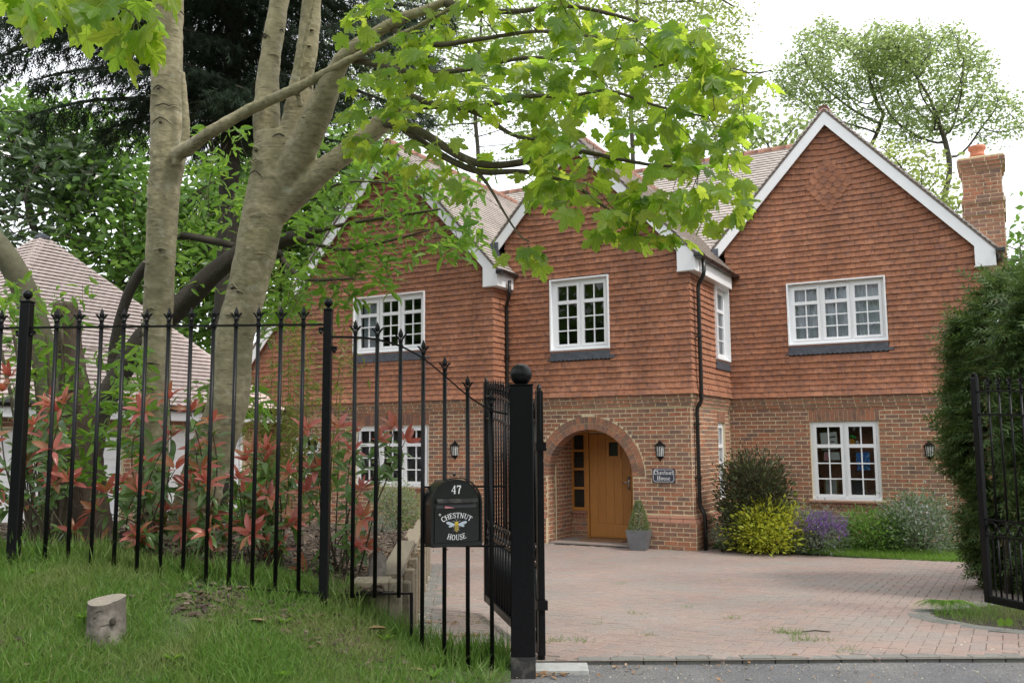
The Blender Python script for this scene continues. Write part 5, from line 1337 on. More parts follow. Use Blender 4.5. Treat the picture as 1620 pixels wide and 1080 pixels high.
for z in zs:
    for i in range(nn):
        a = 2*math.pi*i/nn; r = .098+.010*math.sin(2*a+1)+.008*math.sin(3*a)+.006*noise.noise(Vector((math.cos(a)*2, math.sin(a)*2, z*6)))+ (.02*(1-z/.1)*max(0,math.sin(a*2.5)) if z < .1 else 0)
        if 5.1 < a < 5.55: r -= .014*math.sin((a-5.1)/.45*math.pi)
        v.append((r*math.cos(a)-.02*z, r*math.sin(a), z+(.016*math.sin(a)+.012*math.cos(a) if z > .25 else 0)))
f = [(k*nn+i, k*nn+(i+1)%nn, (k+1)*nn+(i+1)%nn, (k+1)*nn+i) for k in range(len(zs)-1) for i in range(nn)]
mb.add(v, f).obj('bark', mLog, stp, True)
MB().add(v[-nn:], [tuple(range(nn))]).obj('cut_top', mLogTop, stp, mtx=Matrix.Translation((0,0,.001)))
# cracks across the bark, the pale split and the knot
def rim(a, z): return (.099+.010*math.sin(2*a+1)+.008*math.sin(3*a)+.006*noise.noise(Vector((math.cos(a)*2, math.sin(a)*2, z*6)))-(.014*math.sin((a-5.1)/.45*math.pi) if 5.1 < a < 5.55 else 0))
for a0, w_, z in ((4.15,.55,.205),(4.45,.65,.125),(4.0,.3,.165),(4.85,.35,.06)):
    q = [(rim(a0+w_*t, z)*math.cos(a0+w_*t)-.02*z, rim(a0+w_*t, z)*math.sin(a0+w_*t), z+.012*math.sin(t*2.2)+RND.uniform(-.004,.004)) for t in [i/7 for i in range(8)]]
    MB().tube(q, [.0006+.0019*math.sin(math.pi*(i+.3)/7.6) for i in range(8)], 5).obj('bark_crack', mBarkDark, stp)
MB().ball((.098*math.cos(5.2), .098*math.sin(5.2), .15), .02, 10, (1,.6,1.2)).obj('knot', mBarkDark, stp, True)

# ------------------------------------------------------------------ growing things
def colonize(rng, nodes, parents, A, step, infl, kill, iters=60, jit=.12, grav=0.0):
    nodes = [np.array(n, float) for n in nodes]; parents = list(parents)
    P = np.array(nodes); A = np.array(A, float)
    d = np.linalg.norm(A[:, None]-P[None], axis=2); near = d.argmin(1); nd = d.min(1)
    for it in range(iters):
        ok = nd < infl
        if not ok.any(): break
        ids, inv = np.unique(near[ok], return_inverse=True)
        v = A[ok]-P[near[ok]]; v /= np.maximum(1e-6, np.linalg.norm(v, axis=1, keepdims=True))
        acc = np.zeros((len(ids), 3)); np.add.at(acc, inv, v)
        acc += jit*rng.normal(size=acc.shape); acc[:, 2] += grav
        acc /= np.maximum(1e-6, np.linalg.norm(acc, axis=1, keepdims=True))
        new = P[ids]+acc*step
        base = len(P); P = np.vstack([P, new]); parents += list(ids)
        dn = np.linalg.norm(A[:, None]-new[None], axis=2); m_ = dn.argmin(1); dm = dn.min(1)
        up = dm < nd; near[up] = base+m_[up]; nd[up] = dm[up]
        keep = nd > kill
        if not keep.any(): break
        A, near, nd = A[keep], near[keep], nd[keep]
    return P, np.array(parents)
def pipe_radii(par, r_tip, ex=2.3, r0=None):
    n = len(par); q = np.zeros(n); has = np.zeros(n, bool)
    for i in range(n-1, -1, -1):
        if q[i] == 0: q[i] = r_tip**ex
        p = par[i]
        if p >= 0: q[p] += q[i]; has[p] = True
    return q**(1/ex), ~has
def skeleton(P, par, r, sel, mat, name, parent, n=5, **k):
    i = np.nonzero(sel & (par >= 0))[0]; p = par[i]
    a, b = P[p], P[i]; d = b-a; L = np.linalg.norm(d, axis=1, keepdims=True); d = d/np.maximum(L, 1e-6)
    ref = np.where(np.abs(d[:, 2:3]) > .9, np.array([[1.,0,0]]), np.array([[0,0,1.]]))
    x = np.cross(ref, d); x /= np.linalg.norm(x, axis=1, keepdims=True); y = np.cross(d, x)
    an = np.arange(n)*2*np.pi/n
    ring = np.cos(an)[None,:,None]*x[:,None]+np.sin(an)[None,:,None]*y[:,None]
    r0 = np.minimum(r[p], r[i]*1.35+.0005)
    V = np.concatenate([a[:,None]-d[:,None]*0+ring*r0[:,None,None], (b+d*L*.06)[:,None]+ring*r[i][:,None,None]], 1).reshape(-1,3)
    j = np.arange(n); f = np.stack([j, (j+1)%n, n+(j+1)%n, n+j], 1)
    F = (f[None]+(np.arange(len(i))*2*n)[:,None,None]).reshape(-1,4)
    return link(name, np_mesh(name, V, F, mat, True), parent, **k)
def ell(rng, c, rad, n, shell=.0):
    v = unit(rng, n); rr = (shell+(1-shell)*rng.random((n,1)))**(1/3.); return np.array(c)+v*rr*np.array(rad)
def leaf_set(rng, P, n_per, spread, size, tmpl, upw=.8, droop=.3):
    N = len(P)*n_per; pos = np.repeat(P, n_per, 0)+spread*rng.normal(size=(N,3))
    d = unit(rng, N); d[:, 2] = d[:, 2]*.5-droop; nr = unit(rng, N)+np.array([0,0,upw])
    return scatter(tmpl[0], tmpl[1], pos, size*(.6+.7*rng.random(N)), rotmats(d, nr))

def limb(mb, path, n=26, seg=.045, scars=0, rough=.04, seed=0, twist=1.0):
    """path: (point, radius); a limb with an uneven skin, branch collars and eye shaped scars"""
    pts = crom([Vector((*p, r)) if False else Vector(p) for p, r in path], 10); rad = []
    if path[0][1] > .1: path = [(p, r*.90) for p, r in path]
    for i in range(len(path)-1):
        for k in range(10): rad.append(path[i][1]+(path[i+1][1]-path[i][1])*k/10)
    rad.append(path[-1][1])
    q, rr, acc = [pts[0]], [rad[0]], 0
    for i in range(1, len(pts)):
        acc += (pts[i]-pts[i-1]).length
        if acc >= seg: q.append(pts[i]); rr.append(rad[i]); acc = 0
    # refine
    P, Rr, Sx, s = [], [], [], 0
    for i in range(len(q)-1):
        L = (q[i+1]-q[i]).length; k = max(1, int(L/seg))
        for j in range(k): P.append(q[i].lerp(q[i+1], j/k)); Rr.append(rr[i]+(rr[i+1]-rr[i])*j/k); Sx.append(s+L*j/k)
        s += L
    P.append(q[-1]); Rr.append(rr[-1]); Sx.append(s)
    rg = random.Random(seed); sc = [(rg.uniform(.1, s), rg.uniform(0, 6.283), rg.uniform(.25, .6), rg.uniform(.012, .035), rg.uniform(.008, .018)) for _ in range(scars)]
    a = (P[1]-P[0]).normalized().orthogonal().normalized(); v = []; m_ = len(P)
    for i, p in enumerate(P):
        t = (P[min(i+1, m_-1)]-P[max(i-1, 0)]).normalized(); a = (a-t*a.dot(t)).normalized(); b = t.cross(a)
        for j in range(n):
            an = 2*math.pi*j/n; r = Rr[i]
            e = r*rough*1.3*noise.noise(Vector((math.cos(an)*1.2+seed, math.sin(an)*1.2, Sx[i]*1.6))) + r*rough*.5*noise.noise(Vector((math.cos(an)*3, math.sin(an)*3+seed, Sx[i]*9)))
            for s0, a0, w, h, am in sc:
                if abs(Sx[i]-s0) < h*3:
                    da = (an-a0+math.pi) % (2*math.pi)-math.pi; dd = math.hypot(da/w, (Sx[i]-s0+.3*h*abs(da)/w)/h)
                    e += am*(math.exp(-((dd-1)**2)*5)-.9*math.exp(-dd*dd*3))
            v.append(p+(r+e)*(math.cos(an)*a+math.sin(an)*b))
    f = [(i*n+j, i*n+(j+1)%n, (i+1)*n+(j+1)%n, (i+1)*n+j) for i in range(m_-1) for j in range(n)]
    mb.add(v, f+[tuple(range(n))[::-1], tuple((m_-1)*n+j for j in range(n))])
    return P, Rr
def pp(lst, d0, d1):
    """limb path from survey angles: (px, py, half width), distance running from d0 to d1"""
    n = len(lst)-1; out = []
    for i, (x, y, w) in enumerate(lst):
        d = d0+(d1-d0)*i/n; out.append((at(x, y, d), w*d/FOC))
    return out
def box_pts(rng, x0, x1, y0, y1, d0, d1, n):
    return [at(x0+(x1-x0)*rng.random(), y0+(y1-y0)*rng.random(), d0+(d1-d0)*rng.random()) for _ in range(n)]
def chain(nodes, par, path, start=-1, step=.12):
    """thread a hand laid branch into the node list; returns last index"""
    pts = crom([Vector(p) for p, r in path], 6); last = start; lp = None
    for p in pts:
        if lp is None or (p-lp).length > step:
            nodes.append(tuple(p)); par.append(last); last = len(nodes)-1; lp = p
    return last

# --- the two sycamores behind the railings
def sycamore(name, label, base, limbs, branches, boxes, seed, n_obj, leaf=.135, per=3, minr=.0):
    rng = np.random.default_rng(seed)
    o = empty(name, base, 0, label, 'tree', 'sycamores behind the railings')
    inv = Matrix.Translation(-Vector(base))
    mb = MB()
    for k, (path, sc) in enumerate(limbs): limb(mb, path, scars=sc, seed=seed*10+k, n=32 if path[0][1] > .1 else 20, seg=.03 if path[0][1] > .1 else .045)
    tk = mb.obj('trunk', mBark, o, True, mtx=inv)
    md = tk.modifiers.new('join', 'REMESH'); md.mode = 'VOXEL'; md.voxel_size = .014; md.use_smooth_shade = True
    md = tk.modifiers.new('soften', 'SMOOTH'); md.factor = .5; md.iterations = 6
    for sz, st_ in ((.11, .016), (.035, .007)):
        tx = bpy.data.textures.new('bark_relief', 'CLOUDS'); tx.noise_scale = sz; tx.noise_depth = 2
        md = tk.modifiers.new('relief', 'DISPLACE'); md.texture = tx; md.strength = st_; md.mid_level = .5; md.texture_coords = 'LOCAL'
    rs = random.Random(seed+50)
    for path, sc_ in limbs:
        for _ in range(int(sc_*.9)):
            i = rs.uniform(.4, len(path)-1.4); k = int(i); t = i-k
            p0, r0 = path[k]; p1, r1 = path[k+1]; c = Vector(p0).lerp(Vector(p1), t); r = r0+(r1-r0)*t
            if c.z < 1.0 or r < .05: continue
            ax_ = (Vector(p1)-Vector(p0)).normalized(); sd_ = ax_.cross(Vector((0,1,0))).normalized(); fr_ = sd_.cross(ax_); 
            if fr_.y > 0: fr_ = -fr_
            a0 = rs.uniform(-1.1, 1.1); wd = rs.uniform(.25, .6); dp = rs.uniform(.2, .8)*wd*r; q = []
            for s in range(9):
                u = -1+s/4; a = a0+wd*u; q.append(c+ax_*(-dp*abs(u)**1.3+rs.uniform(-.003,.003))+(fr_*math.cos(a)+sd_*math.sin(a))*(r*1.0+.001))
            MB().tube(q, [.002+.0045*(1-abs(-1+s/4)**2) for s in range(9)], 6).obj('bark_scar', mBarkDark if rs.random() < .35 else mBark, o, True, mtx=inv)
            if rs.random() < .4: 
                e_ = c+(fr_*math.cos(a0)+sd_*math.sin(a0))*r*.985-ax_*dp*.7; MB().ball((0,0,0), .016, 10, (1,.45,.75)).obj('knot', mBarkDark, o, True, mtx=Matrix.Translation(e_-Vector(base)))
    nodes, par = [], []
    mbr = MB()
    for path in branches:
        chain(nodes, par, path)
        limb(mbr, path, n=10, seg=.05, rough=.10, seed=seed+len(nodes))
    mbr.obj('branch', mBarkTwig if seed == 2 else mBark, o, True, mtx=inv)
    nfix = len(nodes); P0 = np.array(nodes)
    A = np.array([tuple(p) for b in boxes for p in box_pts(rng, *b)])
    P, pr = colonize(rng, nodes, par, A, .075, 1.5, .11, 70, .25)
    r, tip = pipe_radii(pr, .0017, 2.5); r = np.minimum(r, .012)
    sel = np.zeros(len(P), bool); sel[nfix:] = True
    skeleton(P, pr, r, sel, mBarkTwig, 'twig', o, 5, mtx=inv, kind='stuff')
    # leaves in opposite pairs at the twig ends
    tips = np.nonzero(tip & sel)[0]; src = [tips]; q = pr[tips]; src.append(q[q >= nfix])
    src = np.concatenate(src); pos, dirs, nrm, sc = [], [], [], []
    for i in src:
        dv = P[i]-P[pr[i]]; dv /= np.linalg.norm(dv)+1e-9
        for k in range(per):
            h = rng.normal(size=3); h[2] *= .3; h = h/np.linalg.norm(h)+.6*dv
            s = leaf*(.55+.7*rng.random()); pet = s*(.5+.5*rng.random())
            b0 = P[i]+(h/np.linalg.norm(h))*pet*.8+np.array([0,0,-.2*pet]); pos.append(b0)
            d = h/np.linalg.norm(h)+np.array([0,0,-.25-.9*rng.random()]); dirs.append(d); nrm.append(np.array([0,-.35,1.])+.55*rng.normal(size=3)); sc.append(s)
    pos, dirs, nrm, sc = map(np.array, (pos, dirs, nrm, sc)); rot = rotmats(dirs, nrm)
    f_ = np.array(AX[2]); dep = (pos-np.array([0,0,EYE]))@f_; px = 810+FOC*((pos-np.array([0,0,EYE]))@np.array(AX[0]))/dep; py = 540+FOC*((pos-np.array([0,0,EYE]))@np.array(AX[1]))/dep
    vis = (px > -20) & (px < 1640) & (py > -30) & (py < 1000)
    score = np.where(vis, sc/dep, 0); od = np.argsort(-score)[:n_obj]; od = od[score[od] > 0]
    lms = [np_mesh('leaf', q[0], q[1], mSyc) for q in LEAF_SYCS]
    b = np.array(base)
    for i in od:
        m_ = Matrix([[*(rot[i][r_]*sc[i]), pos[i][r_]-b[r_]] for r_ in range(3)]+[[0,0,0,1]]); link('leaf', lms[int(i) % 5], o, m_)
    rest = np.setdiff1d(np.arange(len(pos)), od)
    if len(rest):
        V, F = scatter(LEAF_SYC[0], LEAF_SYC[1], pos[rest]-b, sc[rest], rot[rest]); link('leaves', np_mesh('leaves', V, F, mSyc), o, kind='stuff')
    # leaf stalks
    st = MB()
    return o, P, pr
baseA = tuple(at(236, 880, 8.0)); baseB = tuple(at(300, 880, 7.4))
A_tr = pp([(234,905,29),(241,760,26.5),(245,640,25),(250,500,25),(254,400,25),(259,310,26.5),(266,250,29),(265,200,28),(264,150,27),(265,60,26),(268,0,24.5),(270,-120,23),(276,-300,20)], 8.0, 8.0)
A_b1 = pp([(264,262,8),(280,245,12),(296,235,11),(312,224,10),(342,204,9.5),(400,171,9),(450,149,8.5),(500,124,7.5),(540,101,6.5),(600,72,5),(680,32,4),(770,-20,3)], 8.03, 6.4)
A_b2 = pp([(276,262,6),(290,235,8),(294,210,6.5),(294,180,5.5),(291,140,4.5),(289,105,3)], 7.85, 7.8)
A_b3 = pp([(268,-60,8),(230,-90,6),(200,-80,4.5),(175,-40,3.5),(160,0,2.6),(150,30,2)], 7.9, 4.6)
A_b4 = pp([(268,-120,8),(180,-150,6),(110,-120,4),(70,-70,3),(50,-20,2)], 7.9, 4.4)
A_b5 = pp([(275,-200,8),(360,-260,6),(450,-250,4),(560,-200,3),(640,-160,2)], 8, 5.6)
sycamore('sycamore_tree', 'slender straight grey sycamore trunk behind the railings with one long side branch', baseA, [(A_tr, 34), (A_b1, 3), (A_b2, 1)],
         [A_b3, A_b4, A_b5], [(25,95,-70,25,4.0,4.6,12),(110,245,-70,45,4.2,5.0,34),(180,235,10,85,4.4,4.8,9),(-100,400,-330,-80,4.4,7.5,70),(400,760,-340,-120,5.2,7.4,50)], 1, 90, .15, 3)
B_tr = pp([(286,900,46),(303,830,40),(318,770,37),(340,700,36.5),(361,633,36),(370,540,33),(386,480,33),(404,400,35),(414,350,37),(425,311,40),(434,275,41),(438,240,40),(436,205,36)], 7.4, 7.4)
B_L = pp([(430,300,20),(426,245,23),(423,210,24),(422,170,23),(424,120,19),(428,89,18),(435,44,18),(445,-20,16),(456,-140,14),(460,-300,12)], 7.42, 7.6)
B_M = pp([(440,310,20),(454,262,24),(462,215,24),(472,160,22),(479,120,19),(484,89,18),(490,44,18),(493,0,16.5),(502,-120,14),(515,-300,11)], 7.38, 7.2)
B_R = pp([(434,330,18),(452,290,23),(474,245,25),(494,200,23),(512,160,21),(529,118,16),(552,84,12.5),(590,55,10),(640,28,8.5),(700,4,7),(770,-44,6),(860,-110,4)], 7.42, 6.4)
B_limb = pp([(412,365,18),(440,332,22),(474,302,21),(510,270,18),(550,239,16.5),(590,206,15.5),(622,181,14.5),(643,162,14),(654,148,11)], 7.46, 6.9)
B_s1 = pp([(476,170,6),(470,135,4.5),(476,95,4),(488,40,3.5),(500,-10,3)], 7.15, 7.0)
b1 = pp([(612,194,9),(640,200,7.5),(673,213,7),(727,247,6.5),(771,261,6),(824,257,5.5),(869,243,5),(918,240,4),(980,252,3),(1040,262,2.4),(1110,262,1.8)], 6.95, 5.0)
b1b = pp([(622,188,7),(660,220,6),(710,252,5.5),(760,272,5),(830,272,4),(900,290,3),(960,330,2.4),(992,362,1.8),(1003,392,1.2)], 6.95, 5.0)
b2 = pp([(640,168,6),(718,170,5),(762,182,4.5),(815,215,3),(880,222,2)], 6.9, 5.6)
b3 = pp([(648,152,6),(690,166,5),(735,172,4.4),(789,163,4),(842,152,3.5),(896,153,3),(962,144,2.4),(1040,168,2),(1120,186,1.4)], 6.85, 4.9)
b4 = pp([(545,92,7),(600,102,5),(660,115,4.2),(740,110,3.6),(830,92,3),(930,100,2.4),(1010,110,2),(1090,90,1.5)], 7.0, 5.0)
b5 = pp([(700,4,6),(760,16,5),(820,18,4),(900,10,3.4),(1000,32,2.6),(1080,64,2),(1170,112,1.2),(1220,112,1)], 6.6, 4.9)
b6 = pp([(735,250,4),(770,290,2.6),(800,340,1.8),(822,372,1.4),(842,384,1)], 6.3, 5.6)
b7 = pp([(612,42,6),(680,70,4.4),(760,62,3.4),(850,50,2.6),(950,60,2)], 6.8, 5.4)
b8 = pp([(770,-44,5),(860,-60,4),(960,-50,3),(1080,-30,2),(1160,10,1.2)], 6.4, 5.2)
sycamore('sycamore_tree', 'thick leaning grey sycamore trunk forking into several stems, its leafy boughs hanging before the house', baseB,
         [(B_tr, 30), (B_L, 8), (B_M, 8), (B_R, 6), (B_limb, 4), (B_s1, 0)], [b1, b1b, b2, b3, b4, b5, b6, b7, b8],
         [(540,760,-40,140,5.4,6.8,74),(540,790,130,270,5.9,6.8,34),(740,960,-30,180,5.0,6.2,74),(900,1130,10,240,4.6,5.6,82),(840,1110,190,325,4.7,5.6,92),(1050,1190,150,330,4.6,5.4,38),(960,1085,315,395,4.9,5.3,24),(1080,1170,60,170,4.6,5.2,16),
          (1080,1150,300,370,4.8,5.2,6),(650,880,150,300,5.6,6.4,26),(795,865,355,420,5.5,5.7,6),(1190,1235,95,125,4.7,5.0,3),(600,740,60,170,5.8,6.8,26),(560,1200,-330,-40,4.8,6.8,110)], 2, 300, .110, 4)

# --- dead leaning trunk with hazel growth, curved trunk, ivy stump
def plant(name, label, cat, base, group=None): return empty(name, base, 0, label, cat, group), Matrix.Translation(-Vector(base))
def foliage(o, inv, boxes, rng, seeds, tmpl, mat, size, per, spread, step=.1, kill=.14, infl=1.5, rt=.0018, name='twig', droop=.3, upw=.8, bark=None):
    nodes, par = [], []
    for s in seeds: chain(nodes, par, s)
    nf = len(nodes); A = np.array([tuple(p) for b in boxes for p in box_pts(rng, *b)])
    P, pr = colonize(rng, nodes, par, A, step, infl, kill, 60, .2)
    r, tip = pipe_radii(pr, rt, 2.5); r = np.minimum(r, .012); sel = np.zeros(len(P), bool); sel[nf:] = True
    if sel.any(): skeleton(P, pr, r, sel, bark or mBarkTwig, name, o, 4, mtx=inv, kind='stuff')
    src = np.nonzero(tip & sel)[0]; q = pr[src]; src = np.concatenate([src, q[q >= nf]])
    V, F = leaf_set(rng, P[src], per, spread, size, tmpl, upw, droop)
    link('leaves', np_mesh('leaves', V, F, mat), o, mtx=inv, kind='stuff')
rng = np.random.default_rng(21)
base = tuple(at(150, 700, 9.7)); o, inv = plant('leaning_tree', 'dark leaning trunk with a broken end and bright pointed leaves growing from it', 'tree', base)
mb = MB(); L1 = pp([(140,720,23),(158,650,21),(190,592,20),(220,550,20),(255,512,19.5),(300,470,19),(345,426,18),(385,398,17),(430,384,13),(475,374,11),(505,366,10)], 9.7, 9.0)
L2 = pp([(178,610,10),(186,525,9),(200,472,8.5),(222,432,8),(244,408,7),(262,396,5)], 9.6, 9.2); L3 = pp([(262,372,6),(300,374,6),(335,381,6),(364,387,5),(385,396,4)], 9.4, 9.2)
L4 = pp([(385,404,9),(420,408,8),(448,399,6)], 9.1, 8.9)
for L, n_ in ((L1,16),(L2,10),(L3,8),(L4,8)): limb(mb, L, n=n_, seg=.05, rough=.16, seed=3)
mb.obj('trunk', mBarkDark, o, True, mtx=inv)
tw1 = pp([(500,366,4),(560,352,3),(640,340,2.4),(700,330,1.5)], 9.0, 8.2); tw2 = pp([(470,376,4),(540,395,3),(620,380,2),(690,360,1.4)], 9.0, 8.4); tw3 = pp([(440,400,4),(480,440,3),(560,440,2)], 9.0, 8.3)
tw4 = pp([(420,384,3),(470,330,2.5),(540,290,2),(620,290,1.4)], 9.0, 8.6)
mb = MB()
for L in (tw1, tw2, tw3, tw4): limb(mb, L, n=7, seg=.07, rough=.08)
mb.obj('branch', mBarkTwig, o, True, mtx=inv)
foliage(o, inv, [(450,770,270,415,8.2,9.2,420),(470,640,400,460,8.2,9.0,110),(480,640,220,330,8.4,9.2,130),(400,560,430,500,8.4,9.2,60),(290,400,190,330,9.0,10,44),(270,380,300,470,9.2,10.2,80),(390,480,400,520,9,9.8,60),(300,420,560,680,7.6,8.2,26),(560,640,250,330,8.4,9,18)], rng, [tw1, tw2, tw3, tw4, L1, L2, L3], LEAF_ELL, mSapling, .135, 5, .06)
base = tuple(at(86, 820, 9.0)); o, inv = plant('curved_tree', 'smooth olive grey trunk curving up and out in front of the garage roof', 'tree', base)
mb = MB(); C1 = pp([(86,840,21),(84,720,20),(79,640,20),(71,570,21),(56,510,21),(35,452,21),(8,404,20),(-28,364,20),(-84,315,19),(-170,210,17),(-260,60,14)], 9.0, 8.2)
limb(mb, C1, n=22, scars=5, seed=7); mb.obj('trunk', M('olive_bark', [(.125,.118,.07),(.16,.15,.095)], .9, rnd=0, fine=(12,.25), bump=(30,.4,.01)), o, True, mtx=inv)
c2 = pp([(-40,322,8),(60,270,5),(140,284,4),(230,262,3)], 8.6, 8.2); limb(MB(), c2, n=8)
foliage(o, inv, [(-260,-60,-60,160,7.6,8.8,60)], rng, [C1], LEAF_OVAL, mSapling, .12, 5, .06)
base = tuple(at(128, 880, 7.4)); o, inv = plant('ivy_stump', 'tall dark sawn off tree stump behind the railings among lime leaves', 'tree stump', base)
mb = MB(); limb(mb, pp([(128,895,54),(127,850,49),(127,800,45),(126,740,38),(124,680,30),(119,620,24),(112,560,21),(107,510,20),(104,479,19.5)], 7.4, 7.4), n=24, seg=.03, rough=.22, seed=9, scars=8)
mb.obj('trunk', mStump, o, True, mtx=inv)
base = tuple(at(60, 880, 7.1)); o, inv = plant('elder_shrub', 'lime green elder shrub growing round the dark stump behind the railings', 'shrub', base)
st = [pp([(60+8*k,880,5),(50+14*k,760,4),(40+20*k,640,3),(20+26*k,520,2)], 7.1, 6.9) for k in range(-1, 5)]
mb = MB()
for L in st: limb(mb, L, n=6, seg=.08, rough=.05)
mb.obj('stem', mBarkTwig, o, True, mtx=inv)
foliage(o, inv, [(-10,60,440,640,6.8,7.6,60),(50,110,520,700,6.8,7.3,70),(110,170,600,770,6.7,7.1,70),(130,230,540,660,7.0,7.8,60),(180,230,650,800,7.0,7.6,26),(95,150,440,520,7,7.6,8)], rng, st, LEAF_ELL, mSapling, .125, 5, .055, kill=.12)

# --- conifer
rng = np.random.default_rng(31)
base = tuple(at(345, 700, 13.2)); o, inv = plant('conifer_tree', 'tall black green conifer with drooping boughs filling the sky behind the trunks', 'tree', base)
mb = MB(); bx, by = base[0], base[1]
mb.tube([(0,0,-1.6),(.05,0,3),(0,.1,8),(0,0,14)], [.17,.15,.12,.03], 12)
pos, dirs, nrm = [], [], []
for k in range(120):
    z = 4.9+8.4*(k/120)**1.0+rng.normal()*.15; az = k*2.399+rng.normal()*.3; L = (3.9-.16*max(0, z-3))*(.7+.4*rng.random())
    if math.cos(az) < -.35 and z < 9: L *= 1.3
    if z < 6.0: L *= .55
    n = 9; pts = [Vector((L*t*math.cos(az+.15*math.sin(3*t)), L*t*math.sin(az+.15*math.sin(3*t)), z+.25*L*t*.3-.20*L*t*t)) for t in [i/n for i in range(n+1)]]
    mb.tube(pts, [.05*(1-i/(n+1))+.006 for i in range(n+1)], 6)
    m_ = int(900*L/3.5)
    t = rng.random(m_)**.75*.9+.1; i0 = np.minimum((t*n).astype(int), n-1); fr_ = t*n-i0
    pa = np.array([tuple(p) for p in pts]); c = pa[i0]*(1-fr_[:,None])+pa[i0+1]*fr_[:,None]
    out = pa[-1]-pa[0]; out /= np.linalg.norm(out); sdv = np.cross(out, [0,0,1]); sdv /= np.linalg.norm(sdv)
    w = rng.normal(size=m_)*.42*(1-.5*t)
    p = c+w[:,None]*sdv[None]+np.stack([np.zeros(m_), np.zeros(m_), -.3*np.abs(w)-.22*rng.random(m_)**2], 1)
    pos.append(p); dirs.append(out[None]*.8+np.sign(w)[:,None]*sdv[None]*.7+np.stack([0*w,0*w,-.5-.8*rng.random(m_)],1)+.35*rng.normal(size=(m_,3))); nrm.append(np.array([0,0,1.])+.5*rng.normal(size=(m_,3)))
q_ = unit(rng, 14000); rr_ = .25+1.7*rng.random(14000); pos.append(np.stack([q_[:,0]*rr_, q_[:,1]*rr_, 4.6+7.5*rng.random(14000)], 1)); dirs.append(q_*np.array([1,1,.2])+np.array([0,0,-.4])); nrm.append(np.array([0,0,1.])+.5*rng.normal(size=(14000,3)))
pos, dirs, nrm = map(np.concatenate, (pos, dirs, nrm))
mb.obj('trunk', mBarkDark, o, True)
blades('needles', pos, dirs, nrm, .12+.13*rng.random(len(pos)), ([(0,-.03,0),(0,.03,0),(1,0,-.1),(.1,0,0),(.25,0,0),(.6,-.34,-.05),(.6,.34,-.05),(.35,0,0),(.5,0,0),(.85,-.24,-.06),(.85,.24,-.06)], [(0,1,2),(3,4,5),(4,3,6),(7,8,9),(8,7,10)]), mConifer, o, kind='stuff')

# --- the wood behind
def far_tree(name, label, cat, px, d, zbase, trunk, env, seed, mat, size, per, spread, step=.26, rt=.012, kill=.34, infl=6, bark=None, group='trees behind the house', tmpl=LEAF_DIAMOND, jit=.2):
    """env: (px, py, rx, ry, n) crown masses seen at distance d"""
    rng = np.random.default_rng(seed)
    b = at(px, 700, d); base = (b.x, b.y, zbase); o = empty(name, base, 0, label, cat, group)
    k = d/FOC; nodes, par = [], []
    tp = [(at(x, y, d), 1) for x, y in trunk]; tp[0] = (Vector((tp[0][0].x, tp[0][0].y, zbase)), 1)
    chain(nodes, par, tp, step=step)
    A = []
    for x, y, rx, ry, n in env:
        c = at(x, y, d); A.append(ell(rng, tuple(c), (rx*k, (rx+ry)*.5*k, ry*k), int(n*2.6), .15))
    P, pr = colonize(rng, nodes, par, np.concatenate(A), step, infl, kill, 70, jit)
    r, tip = pipe_radii(pr, rt, 2.35)
    P = P-np.array(base); big = r > rt*2.2
    skeleton(P, pr, r, np.ones(len(P), bool), bark or mBarkGrey, 'trunk', o, 6)
    src = np.nonzero(r < rt*1.9)[0]
    V, F = leaf_set(rng, P[src], per, spread, size, tmpl, .6, .2)
    link('crown', np_mesh('crown', V, F, mat), o, kind='stuff')
    return o
far_tree('oak_tree', 'wide umbrella crowned oak in pale spring leaf behind the chimney', 'tree', 1490, 30, 0, [(1488,700),(1488,380),(1492,320),(1502,275),(1500,240)],
         [(1470,130,95,90,330),(1540,150,40,60,70),(1420,90,60,48,110),(1590,190,45,40,40),(1440,200,50,40,60)], 41, mBg, .125, 26, .17, rt=.010)
far_tree('oak_tree', 'rounded oak with dark forked limbs rising behind the peak of the end gable', 'tree', 1372, 31, 0, [(1372,700),(1368,300),(1385,220),(1398,180)],
         [(1330,110,95,60,270),(1400,80,55,42,120),(1270,130,50,45,80),(1340,180,60,30,60),(1300,60,40,30,50)], 42, mBg, .125, 26, .17, rt=.010)
far_tree('ash_tree', 'thin leafed tall tree with a straight stem behind the middle gable', 'tree', 1000, 26, 0, [(1000,700),(1002,300),(998,180),(1004,90),(1008,20),(1012,-80)],
         [(1080,70,105,90,260),(960,40,90,80,180),(1130,160,70,70,130),(1010,150,70,60,90),(1020,-70,140,80,120)], 43, mBgY, .12, 22, .19, rt=.006, step=.3)
far_tree('ash_tree', 'grey green fine twigged tree behind the gable next to the leaning sycamore', 'tree', 760, 27, 0, [(760,700),(758,300),(752,180),(760,60),(764,-40)],
         [(700,120,110,100,230),(820,80,90,100,170),(600,160,70,90,130),(660,10,100,80,120),(860,180,60,70,80),(560,100,50,90,80)], 44, mBg, .12, 22, .19, rt=.006, step=.3)
far_tree('beech_tree', 'low light green tree filling the gap between chimney and end gable', 'tree', 1440, 26, 0, [(1440,700),(1442,420),(1446,350)],
         [(1440,290,60,60,90),(1490,330,40,40,60),(1400,250,40,30,40)], 45, mBgY, .17, 12, .26, rt=.010)
far_tree('beech_tree', 'pale green tree crown just above the main roof ridge', 'tree', 1230, 27, 0, [(1230,700),(1228,330),(1225,280)],
         [(1230,220,75,40,120),(1170,200,45,50,70),(1160,260,40,40,40),(1290,220,40,40,40)], 46, mBg, .17, 12, .26, rt=.010)
